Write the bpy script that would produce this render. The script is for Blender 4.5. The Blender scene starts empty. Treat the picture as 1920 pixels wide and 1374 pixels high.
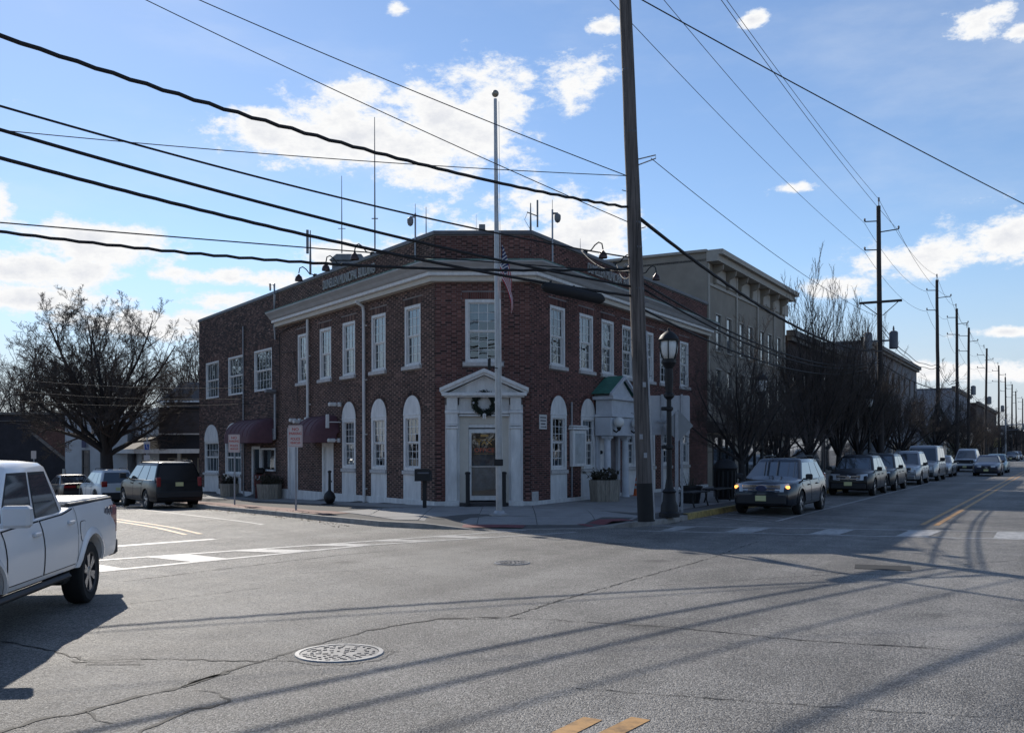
import bpy, math, random
import numpy as np
from mathutils import Matrix, Vector
random.seed(7); rng = np.random.default_rng(7)
S = bpy.context.scene
COL = S.collection
R = math.radians

# ---------------------------------------------------------------- camera
CAM_Z = 1.9
cam_d = bpy.data.cameras.new("camera"); cam = bpy.data.objects.new("camera", cam_d); COL.objects.link(cam)
FPX = 1850.0                                    # focal length in pixels of the 1920 px wide photograph
cam_d.sensor_width = 36.0; cam_d.lens = 36.0 * FPX / 1920.0
cam_d.shift_y = (844 - 687) / 1920.0
cam_d.clip_start = 0.1; cam_d.clip_end = 4000
cam.location = (0, 0, CAM_Z); cam.rotation_mode = 'QUATERNION'
ROLL = R(0.15)
cam.rotation_quaternion = (Matrix.Rotation(R(90), 4, 'X') @ Matrix.Rotation(-ROLL, 4, 'Z')).to_quaternion()
S.camera = cam

# ---------------------------------------------------------------- sun and sky
SUN_AZ, SUN_EL = R(-26), R(32)                  # azimuth from +Y towards +X
sdir = Vector((math.sin(SUN_AZ) * math.cos(SUN_EL), math.cos(SUN_AZ) * math.cos(SUN_EL), math.sin(SUN_EL)))
sl = bpy.data.lights.new("sun", 'SUN'); sl.energy = 4.6; sl.angle = R(0.5); sl.color = (1.0, 0.93, 0.83)
sun = bpy.data.objects.new("sun", sl); COL.objects.link(sun); sun.location = (0, 0, 40)
sun.rotation_mode = 'QUATERNION'; sun.rotation_quaternion = sdir.to_track_quat('Z', 'Y')
S.view_settings.view_transform = 'Standard'; S.view_settings.look = 'None'
S.view_settings.exposure = 0.0; S.view_settings.gamma = 1.0; S.view_settings.use_curve_mapping = False

W = bpy.data.worlds.new("World"); S.world = W; W.use_nodes = True
nt = W.node_tree; N = nt.nodes; LK = nt.links; N.clear()
def nd(t, **k):
    n = N.new(t)
    for a, b in k.items(): setattr(n, a, b)
    return n
def vmath(op, a, b=None):
    n = nd('ShaderNodeVectorMath', operation=op)
    for i, q in enumerate((a, b)):
        if q is None: continue
        if isinstance(q, (tuple, list)): n.inputs[i].default_value = q
        else: LK.new(q, n.inputs[i])
    return n
def fmath(op, a, b=None, c=None, clamp=False):
    n = nd('ShaderNodeMath', operation=op); n.use_clamp = clamp
    for i, q in enumerate((a, b, c)):
        if q is None: continue
        if isinstance(q, (int, float)): n.inputs[i].default_value = q
        else: LK.new(q, n.inputs[i])
    return n.outputs[0]
out = nd('ShaderNodeOutputWorld')
sky = nd('ShaderNodeTexSky', sky_type='NISHITA', sun_disc=False, sun_elevation=SUN_EL, sun_rotation=SUN_AZ,
         altitude=20, air_density=1.0, dust_density=0.08, ozone_density=2.0)
bg = nd('ShaderNodeBackground'); bg.inputs[1].default_value = 0.122
tint = vmath('MULTIPLY', sky.outputs[0], (.92, .975, 1.075))      # winter air: a little cooler than the model sky
LK.new(tint.outputs[0], bg.inputs[0])
tc = nd('ShaderNodeTexCoord'); D = tc.outputs['Generated']
# clouds live on the sky dome: cumulus masses at directions, ragged by noise
nz = nd('ShaderNodeTexNoise'); nz.inputs['Scale'].default_value = 8.0; nz.inputs['Detail'].default_value = 12; nz.inputs['Roughness'].default_value = 0.64
st = vmath('MULTIPLY', D, (1, 1, 1.9)); LK.new(st.outputs[0], nz.inputs['Vector'])
nzb = nd('ShaderNodeTexNoise'); nzb.inputs['Scale'].default_value = 3.1; nzb.inputs['Detail'].default_value = 7; nzb.inputs['Roughness'].default_value = 0.6
st2 = vmath('MULTIPLY', D, (1, 1, 3.0)); LK.new(st2.outputs[0], nzb.inputs['Vector'])
BLOBS = [(700, 250, 270, 100), (520, 240, 150, 62), (860, 240, 150, 115), (930, 165, 140, 90), (1080, 165, 95, 60), (1020, 390, 190, 90), (960, 440, 200, 80), (1120, 430, 110, 60), (800, 330, 160, 70),
         (165, 452, 180, 48), (70, 505, 170, 46), (60, 560, 230, 42), (440, 522, 170, 22), (420, 560, 110, 28), (-20, 375, 60, 55), (250, 610, 200, 30),
         (1750, 482, 220, 52), (1890, 450, 150, 66), (1832, 45, 55, 44), (1412, 38, 40, 24), (1920, 62, 34, 20), (1475, 356, 60, 16), (745, 18, 40, 18),
         (1640, 505, 60, 16), (1880, 625, 80, 14), (1560, 540, 90, 30), (1780, 700, 260, 26), (640, 480, 90, 26), (300, 600, 300, 30),
         (1130, 50, 50, 20), (1140, 330, 60, 30), (1100, 460, 90, 30)]
acc = None
for bx_, by_, sx_, sy_ in BLOBS:
    c = Vector(((bx_ - 960) / FPX, 1, (844 - by_) / FPX)); ln = c.length; c.normalize()
    a = vmath('SUBTRACT', D, tuple(c)); a = vmath('MULTIPLY', a.outputs[0], (FPX / sx_ * ln, 2.0, FPX / sy_ * ln)); a = vmath('LENGTH', a.outputs[0])
    v = fmath('SUBTRACT', 1.0 if sx_ > 70 else 0.72, a.outputs['Value'])
    acc = v if acc is None else fmath('MAXIMUM', acc, v)
blob = fmath('MAXIMUM', acc, -0.55)
den = fmath('ADD', fmath('MULTIPLY', blob, 0.80), fmath('MULTIPLY', fmath('SUBTRACT', nz.outputs[0], 0.49), 2.0))
nzf = nd('ShaderNodeTexNoise'); nzf.inputs['Scale'].default_value = 30.0; nzf.inputs['Detail'].default_value = 10; nzf.inputs['Roughness'].default_value = 0.68; LK.new(st.outputs[0], nzf.inputs['Vector'])
den = fmath('ADD', den, fmath('MULTIPLY', fmath('SUBTRACT', nzf.outputs[0], 0.53), 1.7))
den = fmath('ADD', den, fmath('MULTIPLY', fmath('SUBTRACT', nzb.outputs[0], 0.52), 0.9))
mr = nd('ShaderNodeMapRange', interpolation_type='SMOOTHERSTEP'); LK.new(den, mr.inputs[0])
mr.inputs[1].default_value = -0.05; mr.inputs[2].default_value = 0.48
veil = nd('ShaderNodeMapRange', interpolation_type='SMOOTHSTEP'); LK.new(nzb.outputs[0], veil.inputs[0])
veil.inputs[1].default_value = 0.42; veil.inputs[2].default_value = 0.78; veil.inputs[3].default_value = 0.0; veil.inputs[4].default_value = 0.30
mask = fmath('MAXIMUM', mr.outputs[0], veil.outputs[0])
sep = nd('ShaderNodeSeparateXYZ'); LK.new(D, sep.inputs[0])
up = nd('ShaderNodeMapRange'); LK.new(sep.outputs[2], up.inputs[0]); up.inputs[1].default_value = -0.02; up.inputs[2].default_value = 0.03
mask = fmath('MULTIPLY', mask, up.outputs[0])
cr = nd('ShaderNodeValToRGB'); LK.new(den, cr.inputs[0])
cr.color_ramp.elements[0].position = 0.05; cr.color_ramp.elements[0].color = (0.86, 0.92, 1.0, 1)
cr.color_ramp.elements[1].position = 0.95; cr.color_ramp.elements[1].color = (0.80, 0.82, 0.87, 1)
e = cr.color_ramp.elements.new(0.48); e.color = (1.0, 1.0, 1.0, 1)
cb = nd('ShaderNodeBackground'); cb.inputs[1].default_value = 0.98; LK.new(cr.outputs[0], cb.inputs[0])
mx = nd('ShaderNodeMixShader'); LK.new(mask, mx.inputs[0]); LK.new(cb.outputs[0], mx.inputs[2])
# pale lavender band of thin far cloud along the whole horizon
hz = nd('ShaderNodeMapRange', interpolation_type='SMOOTHSTEP'); LK.new(sep.outputs[2], hz.inputs[0])
hz.inputs[1].default_value = -0.02; hz.inputs[2].default_value = 0.20; hz.inputs[3].default_value = 0.88; hz.inputs[4].default_value = 0.0
hb = nd('ShaderNodeBackground'); hb.inputs[0].default_value = (.66, .72, .86, 1); hb.inputs[1].default_value = 0.78
m2 = nd('ShaderNodeMixShader'); LK.new(hz.outputs[0], m2.inputs[0]); LK.new(bg.outputs[0], m2.inputs[1]); LK.new(hb.outputs[0], m2.inputs[2])
LK.new(m2.outputs[0], mx.inputs[1])
LK.new(mx.outputs[0], out.inputs[0])

# ---------------------------------------------------------------- where things stand
CLp = Vector((-2.374, 30.5)); CRp = Vector((0.61, 30.5))          # the two edges of the cut-off corner
LD = Vector((-0.55739, 0.83025)); RD = Vector((0.49004, 0.87170))  # along the side street / along the main street
LN = Vector((-0.83025, -0.55739)); RN = Vector((0.87170, -0.49004))  # outward normals of the two long fronts
def side_t(x, y):
    q = Vector((x, y)) - CLp
    return q.dot(LD), q.dot(LN)
def road_z(x, y):                                                   # the side street falls away gently
    t, o = side_t(x, y)
    m = min(1, max(0, (o + 1.0) / 3.0))
    s = min(60, max(0.0, t + 2))
    s = s * s / (s + 1.2) if s > 0 else 0
    return -0.0255 * s * m
def walk_z(x, y):
    t, o = side_t(x, y)
    if o > -0.5 and t > -8:
        k = min(1, max(0, o / 4.0)); tt = max(0, t)
        return 0.19 - 0.022 * tt - k * (0.08 + 0.0025 * tt)
    return 0.17
def ray(px, py):
    x = px - 960; y = 844 - py
    return (x * math.cos(ROLL) + y * math.sin(ROLL)) / FPX, (-x * math.sin(ROLL) + y * math.cos(ROLL)) / FPX
def gp(px, py, zf=road_z, dz=0.0):                                   # measured spot in the photograph -> point on the ground
    u, v = ray(px, py); z = 0.0; d = 20
    for _ in range(30):
        d = (z + dz - CAM_Z) / v; z = 0.5 * z + 0.5 * zf(u * d, d)
    return Vector((u * d, d, z + dz))
def at(px, py, d):                                                   # measured spot at a known distance
    u, v = ray(px, py)
    return Vector((u * d, d, CAM_Z + v * d))
def LF(t, o=0.0, z=0.0): q = CLp + LD * t + LN * o; return Vector((q.x, q.y, z))
def RF(t, o=0.0, z=0.0): q = CRp + RD * t + RN * o; return Vector((q.x, q.y, z))

# ---------------------------------------------------------------- helpers
WM = {}
def thing(name, label, cat, loc=(0, 0, 0), rz=0.0, group=None, kind=None):
    o = bpy.data.objects.new(name, None); COL.objects.link(o)
    o.empty_display_size = 0.2
    o.location = loc; o.rotation_euler = (0, 0, rz)
    o['label'] = label; o['category'] = cat
    if group: o['group'] = group
    if kind: o['kind'] = kind
    WM[o.name] = Matrix.Translation(Vector(loc)) @ Matrix.Rotation(rz, 4, 'Z')
    return o
def tag(o, label, cat, group=None):
    o['label'] = label; o['category'] = cat
    if group: o['group'] = group
    return o
class MB:
    def __init__(s, M=None):
        s.v = []; s.f = []; s.n = 0; s.M = M
    def add(s, vs, fs):
        vs = np.asarray(vs, float).reshape(-1, 3)
        if s.M is not None:
            m = np.array(s.M); vs = vs @ m[:3, :3].T + m[:3, 3]
        b = s.n; s.v.append(vs); s.n += len(vs)
        if isinstance(fs, np.ndarray): s.f += (fs + b).tolist()
        else: s.f += [[i + b for i in q] for q in fs]
    def box(s, a, b):
        x0, y0, z0 = a; x1, y1, z1 = b
        s.add([(x0, y0, z0), (x1, y0, z0), (x1, y1, z0), (x0, y1, z0), (x0, y0, z1), (x1, y0, z1), (x1, y1, z1), (x0, y1, z1)],
              [(0, 3, 2, 1), (4, 5, 6, 7), (0, 1, 5, 4), (1, 2, 6, 5), (2, 3, 7, 6), (3, 0, 4, 7)])
        return s
    def cbox(s, c, d, r=0.02):                      # box with chamfered edges
        hx, hy, hz = d[0] / 2, d[1] / 2, d[2] / 2; r = min(r, hx * .95, hy * .95, hz * .95)
        vs = []; idx = {}
        for sx in (-1, 1):
            for sy in (-1, 1):
                for sz in (-1, 1):
                    for k in range(3):
                        q = [sx * (hx - r), sy * (hy - r), sz * (hz - r)]; q[k] += (sx, sy, sz)[k] * r
                        idx[(sx, sy, sz, k)] = len(vs); vs.append((q[0] + c[0], q[1] + c[1], q[2] + c[2]))
        fs = []
        def key(axis, sg, a, b):
            q = [0, 0, 0]; q[axis] = sg; o1, o2 = [i for i in range(3) if i != axis]; q[o1] = a; q[o2] = b
            return idx[(q[0], q[1], q[2], axis)]
        for ax in range(3):
            for sg in (-1, 1):
                q = [key(ax, sg, -1, -1), key(ax, sg, 1, -1), key(ax, sg, 1, 1), key(ax, sg, -1, 1)]
                flip = (sg < 0) != (ax == 1)
                fs.append(q[::-1] if flip else q)
        for ax in range(3):
            o1, o2 = [i for i in range(3) if i != ax]
            for a in (-1, 1):
                for b in (-1, 1):
                    def id_(e, k):
                        q = [0, 0, 0]; q[ax] = e; q[o1] = a; q[o2] = b
                        return idx[(q[0], q[1], q[2], k)]
                    q = [id_(-1, o1), id_(1, o1), id_(1, o2), id_(-1, o2)]
                    flip = (a * b > 0) != (ax == 1)
                    fs.append(q[::-1] if not flip else q)
        for sx in (-1, 1):
            for sy in (-1, 1):
                for sz in (-1, 1):
                    q = [idx[(sx, sy, sz, k)] for k in range(3)]
                    fs.append(q if sx * sy * sz > 0 else q[::-1])
        s.add(vs, fs); return s
    def quad(s, a, b, c, d): s.add([a, b, c, d], [(0, 1, 2, 3)]); return s
    def prism(s, poly, h0, h1, axis='z'):           # polygon (ccw) pushed from h0 to h1
        n = len(poly)
        f = {'z': lambda p, h: (p[0], p[1], h), 'y': lambda p, h: (p[0], h, p[1]), 'x': lambda p, h: (h, p[0], p[1])}[axis]
        vs = [f(p, h0) for p in poly] + [f(p, h1) for p in poly]
        fs = [list(range(n))[::-1], list(range(n, 2 * n))] + [(i, (i + 1) % n, n + (i + 1) % n, n + i) for i in range(n)]
        if axis == 'y': fs = [q[::-1] for q in fs]
        s.add(vs, fs); return s
    def tube(s, pts, rad, sides=6, cap=True):
        pts = np.asarray(pts, float); n = len(pts)
        rad = np.full(n, rad, float) if np.isscalar(rad) else np.asarray(rad, float)
        t = np.gradient(pts, axis=0); t /= np.linalg.norm(t, axis=1)[:, None] + 1e-12
        m = t.mean(0); ref = np.array([0, 0, 1.]) if abs(m[2]) < .8 * (np.linalg.norm(m) + 1e-9) else np.array([1., 0, 0])
        a = np.cross(t, ref); a /= np.linalg.norm(a, axis=1)[:, None] + 1e-12; b = np.cross(t, a)
        an = np.arange(sides) * 2 * np.pi / sides
        vs = pts[:, None] + rad[:, None, None] * (np.cos(an)[None, :, None] * a[:, None] + np.sin(an)[None, :, None] * b[:, None])
        i = np.arange(n - 1)[:, None] * sides; j = np.arange(sides)[None]; k = (j + 1) % sides
        fs = np.stack([i + j, i + sides + j, i + sides + k, i + k], -1).reshape(-1, 4)
        s.add(vs.reshape(-1, 3), fs)
        if cap:
            bb = s.n - n * sides; s.f.append([bb + q for q in range(sides)]); s.f.append([bb + (n - 1) * sides + q for q in range(sides)][::-1])
        return s
    def lathe(s, prof, seg=16, c=(0, 0, 0), axis='z', cap=True):
        prof = list(prof); n = len(prof); vs = []
        for r_, h in prof:
            for k in range(seg):
                a = 2 * math.pi * k / seg; p, q = r_ * math.cos(a), r_ * math.sin(a)
                vs.append({'z': (c[0] + p, c[1] + q, c[2] + h), 'y': (c[0] + p, c[1] + h, c[2] - q), 'x': (c[0] + h, c[1] + p, c[2] + q)}[axis])
        fs = [(i * seg + k, i * seg + (k + 1) % seg, (i + 1) * seg + (k + 1) % seg, (i + 1) * seg + k) for i in range(n - 1) for k in range(seg)]
        if cap: fs += [list(range(seg))[::-1], list(range((n - 1) * seg, n * seg))]
        s.add(vs, fs); return s
    def ball(s, c, r, seg=12, rings=8, sz=1.0):
        s.lathe([(max(1e-4, r * math.sin(math.pi * i / rings)), -r * sz * math.cos(math.pi * i / rings)) for i in range(rings + 1)], seg, c); return s
    def mesh(s, name, mat, smooth=False, inv=None):
        me = bpy.data.meshes.new(name)
        v = np.concatenate(s.v) if s.v else np.zeros((0, 3))
        if inv is not None:
            m = np.array(inv); v = v @ m[:3, :3].T + m[:3, 3]
        me.from_pydata(v.tolist(), [], s.f)
        for m in (mat if isinstance(mat, (list, tuple)) else [mat]): me.materials.append(m)
        if smooth:
            me.polygons.foreach_set('use_smooth', [True] * len(me.polygons))
            if smooth != 2: me.set_sharp_from_angle(angle=R(smooth if smooth > 2 else 38))
        return me
    def build(s, name, mat, parent=None, smooth=False, kind=None, world=True):
        inv = WM[parent.name].inverted() if (parent is not None and world) else None
        o = bpy.data.objects.new(name, s.mesh(name, mat, smooth, inv)); COL.objects.link(o)
        if parent is not None: o.parent = parent
        WM[o.name] = WM[parent.name].copy() if parent is not None else Matrix.Identity(4)
        if kind: o['kind'] = kind
        return o
def inst(name, me, parent, M, kind=None):           # shared mesh placed by a world matrix
    o = bpy.data.objects.new(name, me); COL.objects.link(o)
    if parent is not None:
        o.parent = parent; o.matrix_basis = WM[parent.name].inverted() @ M
    else: o.matrix_basis = M
    WM[o.name] = M.copy()
    if kind: o['kind'] = kind
    return o
def copy_tree(o, parent=None):
    c = o.copy(); COL.objects.link(c)
    if parent is not None: c.parent = parent
    for ch in list(o.children): copy_tree(ch, c)
    return c
def copy_thing(o, loc, rz, label, scale=1.0):
    c = copy_tree(o); c.location = loc; c.rotation_euler = (0, 0, rz); c.scale = (scale,) * 3; c['label'] = label
    return c
def text(name, body, size, mat, parent, M, ext=0.004, xs=1.0, align='CENTER', bold=0.0):
    cu = bpy.data.curves.new(name, 'FONT'); cu.body = body; cu.size = size; cu.extrude = ext; cu.align_x = align; cu.align_y = 'CENTER'; cu.offset = bold
    cu.materials.append(mat)
    tmp = bpy.data.objects.new(name, cu); COL.objects.link(tmp)
    bpy.context.view_layer.update(); me = bpy.data.meshes.new_from_object(tmp.evaluated_get(bpy.context.evaluated_depsgraph_get()))
    bpy.data.objects.remove(tmp); bpy.data.curves.remove(cu); me.name = name
    o = bpy.data.objects.new(name, me); COL.objects.link(o); o.parent = parent; o['kind'] = 'stuff'
    o.matrix_basis = WM[parent.name].inverted() @ M @ Matrix.Rotation(R(90), 4, 'X') @ Matrix.Diagonal((xs, 1, 1, 1))
    return o
def frame_m(origin, xd, z=0.0):                     # x along xd, y = left of it, z up
    x = Vector((xd[0], xd[1], 0)).normalized(); y = Vector((-x.y, x.x, 0))
    return Matrix(((x.x, y.x, 0, origin[0]), (x.y, y.y, 0, origin[1]), (0, 0, 1, z if len(origin) < 3 else origin[2]), (0, 0, 0, 1)))

# ---------------------------------------------------------------- materials
MATS = {}
def mat(name, col, rough=0.6, metal=0.0, var=0.0, scale=6.0, bump=0.0, bscale=40.0, spec=0.5, coat=0.0, stretch=None, col2=None, emit=None):
    if name in MATS: return MATS[name]
    m = bpy.data.materials.new(name); m.use_nodes = True; t = m.node_tree; b = t.nodes['Principled BSDF']
    b.inputs['Base Color'].default_value = (*col, 1); b.inputs['Roughness'].default_value = rough; b.inputs['Metallic'].default_value = metal
    b.inputs['Specular IOR Level'].default_value = spec
    if coat: b.inputs['Coat Weight'].default_value = coat; b.inputs['Coat Roughness'].default_value = 0.04
    if emit: b.inputs['Emission Color'].default_value = (*emit[:3], 1); b.inputs['Emission Strength'].default_value = emit[3]
    if var or bump:
        co = t.nodes.new('ShaderNodeTexCoord'); vec = co.outputs['Object']
        if stretch:
            mp = t.nodes.new('ShaderNodeMapping'); mp.inputs['Scale'].default_value = stretch; t.links.new(vec, mp.inputs[0]); vec = mp.outputs[0]
    if var:
        n = t.nodes.new('ShaderNodeTexNoise'); n.inputs['Scale'].default_value = scale; n.inputs['Detail'].default_value = 7; n.inputs['Roughness'].default_value = .65
        t.links.new(vec, n.inputs['Vector'])
        rp = t.nodes.new('ShaderNodeValToRGB'); rp.color_ramp.elements[0].position = .3; rp.color_ramp.elements[1].position = .72
        lo = col2 or tuple(max(0, c * (1 - var)) for c in col); hi = col if col2 else tuple(min(1, c * (1 + var)) for c in col)
        rp.color_ramp.elements[0].color = (*lo, 1); rp.color_ramp.elements[1].color = (*hi, 1)
        t.links.new(n.outputs[0], rp.inputs[0]); t.links.new(rp.outputs[0], b.inputs['Base Color'])
        rr = t.nodes.new('ShaderNodeMapRange'); rr.inputs[3].default_value = max(0, rough - .12); rr.inputs[4].default_value = min(1, rough + .12)
        t.links.new(n.outputs[0], rr.inputs[0]); t.links.new(rr.outputs[0], b.inputs['Roughness'])
    if bump:
        n2 = t.nodes.new('ShaderNodeTexNoise'); n2.inputs['Scale'].default_value = bscale; n2.inputs['Detail'].default_value = 4; t.links.new(vec, n2.inputs['Vector'])
        bp = t.nodes.new('ShaderNodeBump'); bp.inputs['Strength'].default_value = bump; bp.inputs['Distance'].default_value = .01
        t.links.new(n2.outputs[0], bp.inputs['Height']); t.links.new(bp.outputs[0], b.inputs['Normal'])
    MATS[name] = m; return m
def brick_mat(name, single, ramp):
    m = bpy.data.materials.new(name); m.use_nodes = True; t = m.node_tree; b = t.nodes['Principled BSDF']
    if single: src = t.nodes.new('ShaderNodeObjectInfo').outputs['Random']
    else:
        a = t.nodes.new('ShaderNodeAttribute'); a.attribute_name = 'tone'; src = a.outputs['Fac']
    rp = t.nodes.new('ShaderNodeValToRGB'); rp.color_ramp.interpolation = 'LINEAR'
    el = rp.color_ramp.elements
    for i, (p, c) in enumerate(ramp):
        q = el[i] if i < 2 else el.new(p)
        q.position = p; q.color = (*c, 1)
    t.links.new(src, rp.inputs[0])
    co = t.nodes.new('ShaderNodeNewGeometry'); n = t.nodes.new('ShaderNodeTexNoise'); n.inputs['Scale'].default_value = .7; n.inputs['Detail'].default_value = 8
    t.links.new(co.outputs['Position'], n.inputs['Vector'])
    mr_ = t.nodes.new('ShaderNodeMapRange'); mr_.inputs[1].default_value = .3; mr_.inputs[2].default_value = .7; mr_.inputs[3].default_value = .74; mr_.inputs[4].default_value = 1.18
    t.links.new(n.outputs[0], mr_.inputs[0])
    mu = t.nodes.new('ShaderNodeVectorMath'); mu.operation = 'SCALE'; t.links.new(rp.outputs[0], mu.inputs[0]); t.links.new(mr_.outputs[0], mu.inputs['Scale'])
    t.links.new(mu.outputs[0], b.inputs['Base Color']); b.inputs['Roughness'].default_value = .85; b.inputs['Specular IOR Level'].default_value = .3
    MATS[name] = m; return m
RED = [(0.0, (.040, .022, .020)), (1.0, (.260, .125, .102)), (.35, (.112, .050, .042)), (.7, (.168, .076, .063))]
BRN = [(0.0, (.036, .024, .021)), (1.0, (.275, .170, .135)), (.3, (.074, .043, .036)), (.55, (.125, .072, .057))]
M_brick = brick_mat('brick_red', False, RED); M_brick1 = brick_mat('brick_red_single', True, [(0.0, (.034, .018, .017)), (1.0, (.112, .050, .042)), (.5, (.066, .030, .027))]); M_brickb = brick_mat('brick_brown', False, BRN)
M_mortar = mat('mortar', (.235, .20, .18), .95, var=.25, scale=3)
M_mortar_d = mat('mortar_dark', (.20, .175, .17), .95, var=.25, scale=3)
M_white = mat('white_paint', (.68, .67, .65), .6, var=.20, scale=3.0, stretch=(1.6, 1.6, .45), bump=.15, bscale=25)
M_white2 = mat('white_trim', (.70, .69, .67), .55, var=.16, scale=5, stretch=(1.5, 1.5, .6))
M_cream = mat('cream_paint', (.58, .54, .47), .6, var=.1, scale=3)
M_stone = mat('sill_stone', (.50, .48, .46), .8, var=.2, scale=8)
M_copper = mat('green_copper', (.13, .25, .22), .7, var=.4, scale=5)
M_copperroof = mat('green_roof', (.055, .19, .145), .6, var=.25, scale=4)
M_crown = mat('cornice_grey', (.40, .40, .40), .6, var=.12, scale=2)
M_coping = mat('coping_metal', (.10, .105, .12), .5, var=.2, scale=3)
M_black = mat('black_paint', (.008, .008, .009), .6, var=.3, scale=8)
M_dark = mat('dark_interior', (.02, .02, .022), .9)
M_roof = mat('roof_tar', (.06, .06, .065), .9, var=.3)
M_awn = mat('maroon_canvas', (.105, .045, .055), .75, var=.2, scale=5)
M_curtain = mat('window_blind', (.50, .52, .52), .9, var=.12, scale=5)
M_metal = mat('galvanised', (.30, .31, .33), .45, .6, var=.2, scale=9)
M_greypost = mat('grey_post', (.20, .21, .22), .6, .3, var=.2)
M_steel = mat('bright_steel', (.55, .56, .58), .28, .9)
M_rubber = mat('tyre_rubber', (.012, .012, .012), .85, var=.3, scale=20)
M_signw = mat('sign_white', (.56, .49, .46), .5, var=.05)
M_signr = mat('sign_red', (.45, .06, .05), .5)
M_plate = mat('licence_plate', (.62, .60, .30), .45)
M_ink = mat('dark_ink', (.03, .03, .04), .6)
M_globe = mat('frosted_globe', (.75, .74, .70), .35)
M_wood = mat('weathered_pole', (.120, .103, .093), .9, var=.75, scale=2.2, bump=.9, bscale=9, stretch=(6, 6, .30))
M_woodd = mat('dark_pole', (.040, .034, .032), .85, var=.4, scale=4, stretch=(5, 5, .4))
M_plank = mat('planter_plank', (.29, .26, .215), .85, var=.35, scale=5, stretch=(6, 6, .8))
M_bark = mat('bark', (.030, .026, .026), .9, var=.4, scale=9)
M_twig = mat('twig', (.075, .060, .052), .9, var=.3, scale=3)
M_ever = mat('evergreen', (.018, .030, .018), .85, var=.5, scale=2)
M_deadplant = mat('dead_plant', (.05, .045, .03), .9, var=.5, scale=9)
M_cable = mat('cable_black', (.012, .012, .014), .75)
M_wire = mat('wire_grey', (.022, .023, .026), .7)
M_orange = mat('cone_orange', (.62, .12, .03), .5)
M_alu = mat('aluminium_pole', (.42, .42, .42), .4, .5, var=.2, scale=4)
def glass_mat(name, tint, trans):
    m = bpy.data.materials.new(name); m.use_nodes = True; t = m.node_tree; t.nodes.clear()
    o = t.nodes.new('ShaderNodeOutputMaterial'); g = t.nodes.new('ShaderNodeBsdfGlossy'); g.inputs['Roughness'].default_value = .015; g.inputs['Color'].default_value = (.9, .95, 1, 1)
    tr = t.nodes.new('ShaderNodeBsdfTransparent'); tr.inputs['Color'].default_value = (*tint, 1)
    f = t.nodes.new('ShaderNodeFresnel'); f.inputs[0].default_value = 1.55
    ad = t.nodes.new('ShaderNodeMath'); ad.operation = 'MULTIPLY_ADD'; ad.inputs[1].default_value = 1.5; ad.inputs[2].default_value = trans; ad.use_clamp = True
    t.links.new(f.outputs[0], ad.inputs[0]); x = t.nodes.new('ShaderNodeMixShader')
    nz_ = t.nodes.new('ShaderNodeTexNoise'); nz_.inputs['Scale'].default_value = 1.6; co = t.nodes.new('ShaderNodeNewGeometry'); t.links.new(co.outputs['Position'], nz_.inputs[0])
    bp = t.nodes.new('ShaderNodeBump'); bp.inputs['Strength'].default_value = .05; bp.inputs['Distance'].default_value = .03; t.links.new(nz_.outputs[0], bp.inputs['Height']); t.links.new(bp.outputs[0], g.inputs['Normal'])
    t.links.new(ad.outputs[0], x.inputs[0]); t.links.new(tr.outputs[0], x.inputs[1]); t.links.new(g.outputs[0], x.inputs[2]); t.links.new(x.outputs[0], o.inputs[0])
    MATS[name] = m; return m
M_glass = glass_mat('window_glass', (.55, .6, .62), .05)
M_carglass = mat('car_glass', (.055, .068, .080), .03, spec=1.0, coat=.9)  # base lifted to blue-grey to make up for dim sky reflection
def paint(name, col, metal=.25, rough=.28): return mat('paint_' + name, col, rough, metal, spec=.35 if max(col) < .06 else .45, coat=.22 if max(col) < .06 else .4)

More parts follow.
